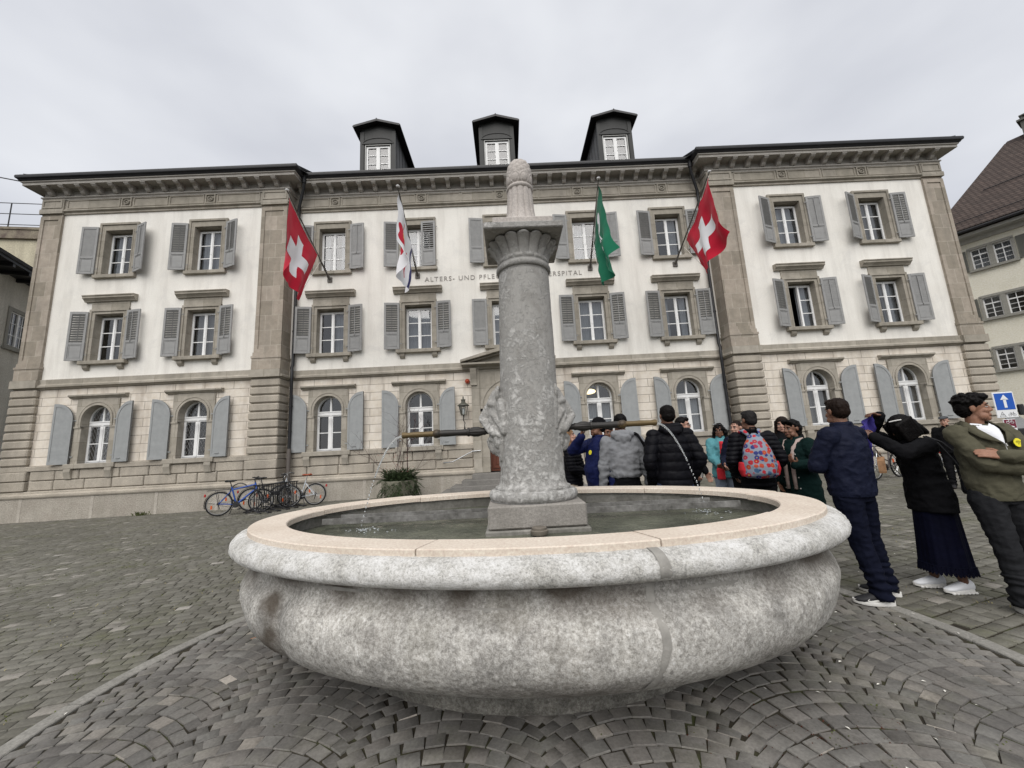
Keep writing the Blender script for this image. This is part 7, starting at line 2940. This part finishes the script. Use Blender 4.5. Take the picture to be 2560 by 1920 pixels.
# l  woman in green coat
Pl = person('smiling woman with short curly black hair in a dark green coat with a scarf', (3.60, 4.92), -72, 1.625, SK_BR, 'bouncy', M_HAIRB, head=(-8, 3, 0), female=True, g=1.12, smile=True,
            arms=(((.16, -.25, 1.17), (.7, .5, -.6)), ((-.2, -.1, .93), (-.7, .5, -.5))), top=dict(mat=C_GREEN, kind='coat', hem=.62, th=.022, flare=.03, name='coat'), legs=(C_BLACK, 'loose'), curls=(.8, .5),
            handn=(((-.3, -.5, .8), (.0, .6, .5)), None), voxel=.009)
k = Pl['k']
m = MB()
for s in (-1, 1):
    m.tube([Pl['K'](Pl['LN'](p)) for p in ((s * .075, .05, 1.49), (s * .085, -.04, 1.47), (s * .065, -.115, 1.38), (s * .05, -.155, 1.25), (s * .05, -.165, 1.05), (s * .05, -.165, .85))], [.026, .030, .028, .024, .022, .020], 10)
m.tube([Pl['K'](Pl['LN'](p)) for p in ((-.075, .05, 1.49), (0, .085, 1.495), (.075, .05, 1.49))], .028, 10)
m.build('scarf', C_SCARF, Pl['body'], smooth=180)
m = MB()
for z in (1.30, 1.16, 1.0, .86, .72):
    for s in (-1, 1):
        m.ball(Pl['K'](Pl['LN']((s * .095, -.150, z))), (.009, .006, .009), 8)
m.build('coat_studs', M_BUTTON, Pl['body'], smooth=60)

# m  man in navy jacket, near
Pm = person('man seen from behind in plain navy jacket and navy trousers, right of the fountain', (3.10, 3.62), -160, 1.775, SK_BR, 'short', M_HAIRD, head=(-22, 2, 0), g=1.06,
            arms=(((.02, -.22, 1.16), (.9, .25, -.5)), ((-.02, -.24, 1.12), (-.9, .25, -.5))), top=dict(mat=C_NAVY, kind='collar', hem=.90, th=.016, band=True), legs=(C_NAVYT, 'loose'), shoes=None, face=True, voxel=.007,
            hands=(False, False), stance=((.02, .07), (-.27, -.03)))
# n  woman in black, arms raised
Pn = person('woman in black cardigan and long navy lace skirt, arms raised holding a cloth', (3.93, 3.74), -98, 1.60, SK_DK, 'forward', M_HAIRB, head=(0, 30, 0), female=True, g=1.06, face=False, voxel=.007, lean=(0, -.06),
            arms=(((.10, -.47, 1.52), (.6, .1, -.8)), ((-.08, -.25, 1.74), (-.8, -.4, -.5))), top=dict(mat=C_BLACK, kind='jacket', hem=.76, th=.012, flare=.03, name='cardigan'), legs=(C_SKIRT, 'skirt'), shoes=None,
            curls=(.7, .9), handn=(None, ((.1, -.75, .35), (.2, -.4, -.9))), stance=((.085, .05), (-.085, -.06)))
k = Pn['k']
m = MB()
V = []; n = 120; L = [(1.02, .145, .12), (.90, .165, .145), (.7, .175, .16), (.5, .185, .17), (.25, .20, .185)]
for j, (z, rx, ry) in enumerate(L):
    for i in range(n):
        t = 2 * pi * i / n
        f_ = 1 + .05 * (1.05 - z) * sin(t * 9 + 2 * sin(t * 2)) + .02 * sin(t * 23) * (1.05 - z)
        V.append((rx * f_ * cos(t) * k, (ry * f_ * sin(t) + .02) * k, z * k))
m.add(V, [(j * n + i, j * n + (i + 1) % n, (j + 1) * n + (i + 1) % n, (j + 1) * n + i) for j in range(len(L) - 1) for i in range(n)])
sk = m.build('skirt', C_SKIRT, Pn['body'], smooth=180)
m = MB()
# scalloped openwork lace edge
for i in range(40):
    t = 2 * pi * i / 40
    def lp(a, b):
        tt = t + a * 2 * pi / 40
        f_ = 1 + .05 * .80 * sin(tt * 9 + 2 * sin(tt * 2))
        r_ = (.20 + .010 * b, .185 + .010 * b)
        return (r_[0] * f_ * cos(tt) * k, (r_[1] * f_ * sin(tt) + .02) * k, (.252 - .075 * b) * k)
    m.tube([lp(-.5, 0), lp(-.42, .5), lp(-.2, .92), lp(0, 1.05), lp(.2, .92), lp(.42, .5), lp(.5, 0)], .0062, 5)
    m.tube([lp(-.3, .1), lp(-.18, .5), lp(0, .62), lp(.18, .5), lp(.3, .1)], .0052, 5)
    m.tube([lp(0, .62), lp(0, 1.05)], .005, 4); m.tube([lp(0, 0), lp(0, .62)], .005, 4); m.tube([lp(-.5, .02), lp(.5, .02)], .006, 4)
    m.tube([lp(.5, 0), lp(.5, .45)], .005, 4); m.tube([lp(.42, .45), lp(.58, .45)], .006, 4)
m.build('lace_hem', C_SKIRT, sk, smooth=60)
m = MB(); c = Pn['HT']((-.0, -.062, 1.735))
m.tube([Pn['K'](Pn['HT'](p)) for p in ((.03, -.075, 1.752), (.062, -.045, 1.745), (.085, .0, 1.728))], .0055, 6)
m.build('hair_clip', M_SOLEW, Pn['body'], smooth=60)
shoe(Pm['body'], (.02 * Pm['k'], .09 * Pm['k']), radians(48), M_SHOEB, M_SOLEW, Pm['k'], swoosh=True)
shoe(Pm['body'], (-.27 * Pm['k'], -.01 * Pm['k']), radians(22), M_SHOEB, M_SOLEW, Pm['k'], swoosh=True)
shoe(Pn['body'], (.085 * k, .07 * k), radians(5), M_SHOEW, M_SOLEW, k * .98, pods=True, trim=C_NAVY)
shoe(Pn['body'], (-.085 * k, -.04 * k), radians(-4), M_SHOEW, M_SOLEW, k * .98, pods=True, trim=C_NAVY)

# o  young man with folded arms
Po = person('young man with curly black hair in olive half-zip sweatshirt, arms folded', (4.02, 3.28), -6, 1.715, SK_MD, 'curly', M_HAIRB, head=(56, -3, 0), voxel=.007, lean=(-.02, 0), g=.95,
            arms=(((-.085, -.205, 1.235), (1.0, -.1, -.35)), ((.09, -.17, 1.12), (-1.0, -.1, -.35))), top=dict(mat=C_OLIVE, kind='jacket', hem=.88, th=.010, name='sweatshirt', band=True), legs=(C_CHAR, 'loose'), shoes=None,
            hands=(True, False), curls=(.35, .5), handn=(((-.85, .25, .25), (-.25, .8, -.3)), None), stance=((.22, .06), (-.06, -.08)))
k = Po['k']
KL = lambda *p: Po['K'](Po['LN'](p))
def neck_patch(P, name, mat, rows, smooth=180):
    m = MB()
    n = 9
    V = []
    for (w0, w1, z0, z1, y0, y1) in rows:
        for i in range(n):
            u = -1 + 2 * i / (n - 1)
            V.append(KL(u * w0, y0 + (y1 - y0) * abs(u) ** 2, z0 + (z1 - z0) * abs(u)))
    m.add(V, [(r * n + i, r * n + i + 1, (r + 1) * n + i + 1, (r + 1) * n + i) for r in range(len(rows) - 1) for i in range(n - 1)])
    return m.build(name, mat, P['body'], smooth=smooth)
# (half width, -, z at middle, z at edge, y at middle, y at edge)
neck_patch(Po, 't_shirt', C_WHITE, [(.068, 0, 1.490, 1.512, -.068, -.010), (.086, 0, 1.462, 1.490, -.108, -.020), (.075, 0, 1.425, 1.455, -.128, -.075), (.045, 0, 1.385, 1.40, -.146, -.122), (.008, 0, 1.335, 1.337, -.160, -.158)])
for s in (-1, 1):
    m = MB()
    V = [KL(*p) for p in ((s * .066, .06, 1.535), (s * .084, -.01, 1.515), (s * .094, -.058, 1.480), (s * .078, -.112, 1.425), (s * .012, -.164, 1.335),
                          (s * .108, .07, 1.480), (s * .128, -.005, 1.462), (s * .142, -.066, 1.432), (s * .128, -.122, 1.385), (s * .085, -.150, 1.36))]
    m.add(V, [(0, 1, 6, 5), (1, 2, 7, 6), (2, 3, 8, 7), (3, 4, 9, 8)])
    o = m.build('collar', C_OLIVE, Po['body'], smooth=180)
    q_ = o.modifiers.new('thick', 'SOLIDIFY'); q_.thickness = .009; q_.offset = 1
m = MB(); m.tube([KL(-.108, .07, 1.478), KL(-.05, .105, 1.50), KL(.05, .105, 1.50), KL(.108, .07, 1.478)], .028, 8); m.build('collar_back', C_OLIVE, Po['body'], smooth=180)
m = MB()
m.tube([KL(.0, -.163, 1.335), KL(.0, -.166, 1.30), KL(.0, -.168, 1.275)], .0028, 5); m.tube([KL(.0, -.168, 1.335), KL(.003, -.172, 1.312)], .005, 6)
m.build('zip', M_BUTTON, Po['body'], smooth=60)
chest_disc(Po, 'badge', M_BADGE, .112, 1.335, .036, -.148)
shoe(Po['body'], (.22 * k, .08 * k), radians(20), M_SHOEW, M_SOLEW, k * 1.05)
shoe(Po['body'], (-.06 * k, -.06 * k), radians(-8), M_SHOEW, M_SOLEW, k * 1.05)
# p  man with flat cap in the distance
Pp = person('man in a grey flat cap and black clothes standing far behind the young man', (9.75, 8.6), -55, 1.56, SK_LT, 'flatcap', M_HAIRG, head=(-10, 4, 0), top=dict(mat=C_BLACK, kind='collar', th=.01), legs=(C_BLACK, 'loose'), voxel=.012)
for P in (Pa, Pb, Pd, Pe, Pf, Ph, Pj, Pl, Pp):
    kk = P['k']
    us = (m_plain('beige_suede', (.42, .33, .25), .8), M_SOLEW) if P is Pf else (M_SHOEB, M_SOLEB)
    for s in (-1, 1):
        shoe(P['body'], (s * .095 * kk, .02 * kk), radians(-8 * s), us[0], us[1], kk)

# =================================================================== WHAT PEOPLE CARRY
def floral(name):
    M = Mat(name, .75, .2)
    co_ = M.coords()
    v = M.n('ShaderNodeTexVoronoi', Scale=17.0); v.inputs['Randomness'].default_value = .7
    M.l(co_, v.inputs['Vector'])
    nz = M.noise(38, 2, .5, co=co_)
    ad = M.n('ShaderNodeMath'); ad.operation = 'MULTIPLY_ADD'; ad.inputs[1].default_value = .30
    M.l(nz, ad.inputs[0]); M.l(v.outputs['Distance'], ad.inputs[2])
    hs = M.n('ShaderNodeSeparateColor'); M.l(v.outputs['Color'], hs.inputs[0])
    pal = M.ramp(hs.outputs[0], [(0.0, (.03, .04, .16)), (.2, (.36, .02, .03)), (.45, (.05, .11, .20)), (.6, (.38, .06, .03)), (.8, (.30, .03, .06)), (1.0, (.06, .12, .06))])
    for n_ in M.nt.nodes:
        if n_.type == 'VALTORGB' and len(n_.color_ramp.elements) == 6: n_.color_ramp.interpolation = 'CONSTANT'
    c = M.mix(M.ramp(ad.outputs[0], [(.60, 0.0), (.66, 1.0)]), pal, (0.21, 0.235, 0.285))
    c = M.mix(M.ramp(ad.outputs[0], [(.24, 1.0), (.30, 0.0)]), c, (0.50, 0.33, 0.06))
    M.base(c)
    M.bump(M.noise(30, 3, .5), .3, .006)
    return M.m
k = Pj['k']
bp = thing('backpack', 'floral patterned backpack with red side pockets on the back of the padded jacket', 'backpack', tx(Pj, (.03, .18, .95)), radians(168))
M_FLOR = floral('floral_print')
m = MB(); m.loft([(0, .02, .0, .155, .085), (0, .03, .03, .185, .115), (0, .03, .14, .19, .125), (0, .02, .30, .165, .11), (0, .0, .42, .12, .08), (0, -.02, .50, .07, .05), (0, -.03, .53, .03, .03)], 24)
clay(m, 'bag', M_FLOR, bp, voxel=.010, smooth=3, disp=lambda c, q: .008 * noise.noise(c * 12))
m = MB(); m.loft([(0, .085, .02, .12, .055), (0, .095, .06, .14, .07), (0, .095, .15, .135, .066), (0, .085, .19, .12, .05)], 20)
clay(m, 'front_pocket', M_FLOR, bp, voxel=.010, smooth=3, disp=lambda c, q: .006 * noise.noise(c * 15))
for s in (-1, 1):
    m = MB(); m.loft([(s * .17, .0, .02, .035, .06), (s * .185, .0, .10, .045, .07), (s * .18, .0, .19, .035, .06)], 14)
    clay(m, 'side_pocket', C_RED, bp, voxel=.010, smooth=2)
    m = MB(); m.tube([(s * .05, -.03, .50), (s * .085, -.09, .565), (s * .10, -.16, .555), (s * .115, -.25, .47)], [.022, .026, .026, .022], 8)
    m.build('strap', M_FLOR, bp, smooth=180)
m = MB(); m.tube([(-.04, -.02, .52), (-.03, -.02, .60), (.03, -.02, .60), (.04, -.02, .52)], .012, 7)
m.build('grab_handle', C_BLACK, bp, smooth=180)

bf = thing('backpack', 'plain black backpack on the man with glasses behind the tall man', 'backpack', tx(Pf, (0, .18, .98)), radians(38))
m = MB(); m.loft([(0, .04, 0, .14, .08), (0, .06, .05, .16, .11), (0, .06, .25, .155, .11), (0, .03, .42, .12, .08), (0, .01, .47, .08, .05)], 20)
clay(m, 'bag', C_BLACK, bf, voxel=.012, smooth=3)
for s in (-1, 1):
    m = MB(); m.tube([(s * .07, -.02, .42), (s * .11, -.10, .49), (s * .13, -.2, .46), (s * .13, -.27, .3)], .018, 7); m.build('strap', C_BLACK, bf, smooth=180)

sb_ = thing('shoulder_bag', 'black bag hanging from the shoulder of the man in the grey hoodie', 'bag', tx(Pd, (-.30, .04, .88)), radians(172))
m = MB(); m.loft([(0, 0, .0, .05, .13), (0, 0, .03, .065, .15), (0, 0, .25, .06, .145), (0, 0, .36, .035, .12)], 18)
clay(m, 'bag', C_BLACK, sb_, voxel=.012, smooth=3, disp=lambda c, q: .008 * noise.noise(c * 14))
m = MB(); m.tube([(.0, .06, .35), (.09, .10, .55), (.13, .07, .64), (.15, .0, .665), (.13, -.10, .58), (.02, -.06, .35)], .017, 7)
m.build('strap', C_BLACK, sb_, smooth=180)
m = MB(); m.loft([(.0, .02, .33, .045, .10), (0, .02, .40, .05, .10), (0, .02, .44, .03, .06)], 14)
clay(m, 'grey_bundle', C_GREY, sb_, voxel=.012, smooth=3)

hb = thing('handbag', 'black handbag with small white bottle hanging behind the woman in black cardigan', 'bag', tx(Pn, (.16, .27, .93)), radians(-98))
m = MB(); m.loft([(0, 0, .0, .045, .07), (0, 0, .03, .05, .085), (0, 0, .13, .045, .08), (0, 0, .17, .025, .065)], 18)
clay(m, 'bag', M_SHOEB, hb, voxel=.009, smooth=3)
m = MB(); m.tube([(.02, -.06, .16), (.0, -.10, .30), (-.03, -.17, .46), (-.08, -.24, .53)], .008, 7); m.tube([(.02, .05, .16), (.01, -.04, .32), (-.03, -.14, .47), (-.08, -.22, .53)], .008, 7)
m.build('strap', M_SHOEB, hb, smooth=180)
m = MB(); m.lathe([(.0, -.05), (.022, -.048), (.022, .03), (.012, .042), (.012, .06), (0, .062)], (.07, .05, .09), 14); m.tube([(.07, .05, .15), (.02, .05, .17)], .003, 5)
m.build('bottle', M_SOLEW, hb, smooth=50)
m = MB(); m.box(.06, .08, .03, .07, .0, .03, .004); m.build('tag', M_SOLEW, hb)

# cloth held up between the woman's hands
ct = MB()
ra, rb_ = tx(Pn, (-.08, -.33, 1.78)), tx(Pn, (.10, -.55, 1.56))
n = 40
V = []
far = Vector((ra.x - .46, ra.y + .05, ra.z - .20))
for i in range(n + 1):
    u = i / n
    for j in range(n + 1):
        v = j / n
        top_ = ra.lerp(far, u) + Vector((0, .02 * sin(u * 9), -.05 * sin(pi * u)))
        drop = .14 + .42 * (1 - abs(u - .4) * 1.0)
        p = top_ + Vector((.03 * sin(v * 3 + u * 4), .05 * sin(u * 14 + v * 2) * (.3 + v), -drop * v))
        p.x += -.05 * v + .02 * noise.noise((u * 6, v * 6, 1)); p.y += .05 * noise.noise((u * 7, v * 5, 4)) - .03
        V.append(p)
ct.add(V, [(i * (n + 1) + j, (i + 1) * (n + 1) + j, (i + 1) * (n + 1) + j + 1, i * (n + 1) + j + 1) for i in range(n) for j in range(n)])
o = ct.build('cloth', C_PURP, smooth=180)
sol = o.modifiers.new('thick', 'SOLIDIFY'); sol.thickness = .006
tag(o, 'crumpled purple and navy cloth held up by the woman in the black cardigan', 'cloth')
rg_ = thing('handbag', 'small red bag held by the woman in the turquoise jacket', 'bag', tx(Ph, (-.06, -.29, .78)), radians(-30))
m = MB(); m.loft([(0, 0, 0, .055, .03), (0, 0, .02, .065, .04), (0, 0, .17, .06, .035), (0, 0, .19, .05, .02)], 14); clay(m, 'bag', C_RED, rg_, voxel=.01, smooth=2)
m = MB(); m.tube([(-.04, 0, .18), (-.02, 0, .26), (.02, 0, .26), (.04, 0, .18)], .007, 6); m.build('handle', C_RED, rg_)
pbag = thing('paper_bag', 'brown paper bag hanging beside the dark bicycle behind the woman in black', 'bag', (9.80, 10.35, .38), radians(15))
m = MB(); m.loft([(0, 0, 0, .13, .07), (0, 0, .05, .15, .09), (.0, 0, .32, .15, .08), (.01, 0, .42, .15, .03)], 4); m.build('bag', m_plain('brown_paper', (0.24, 0.135, 0.07), .8, var=.3, bump=.3), pbag)
m = MB(); m.tube([(-.05, 0, .41), (-.03, 0, .55), (.03, 0, .55), (.05, 0, .41)], .006, 5); m.build('handle', m_plain('paper_cord', (.2, .12, .07), .8), pbag)
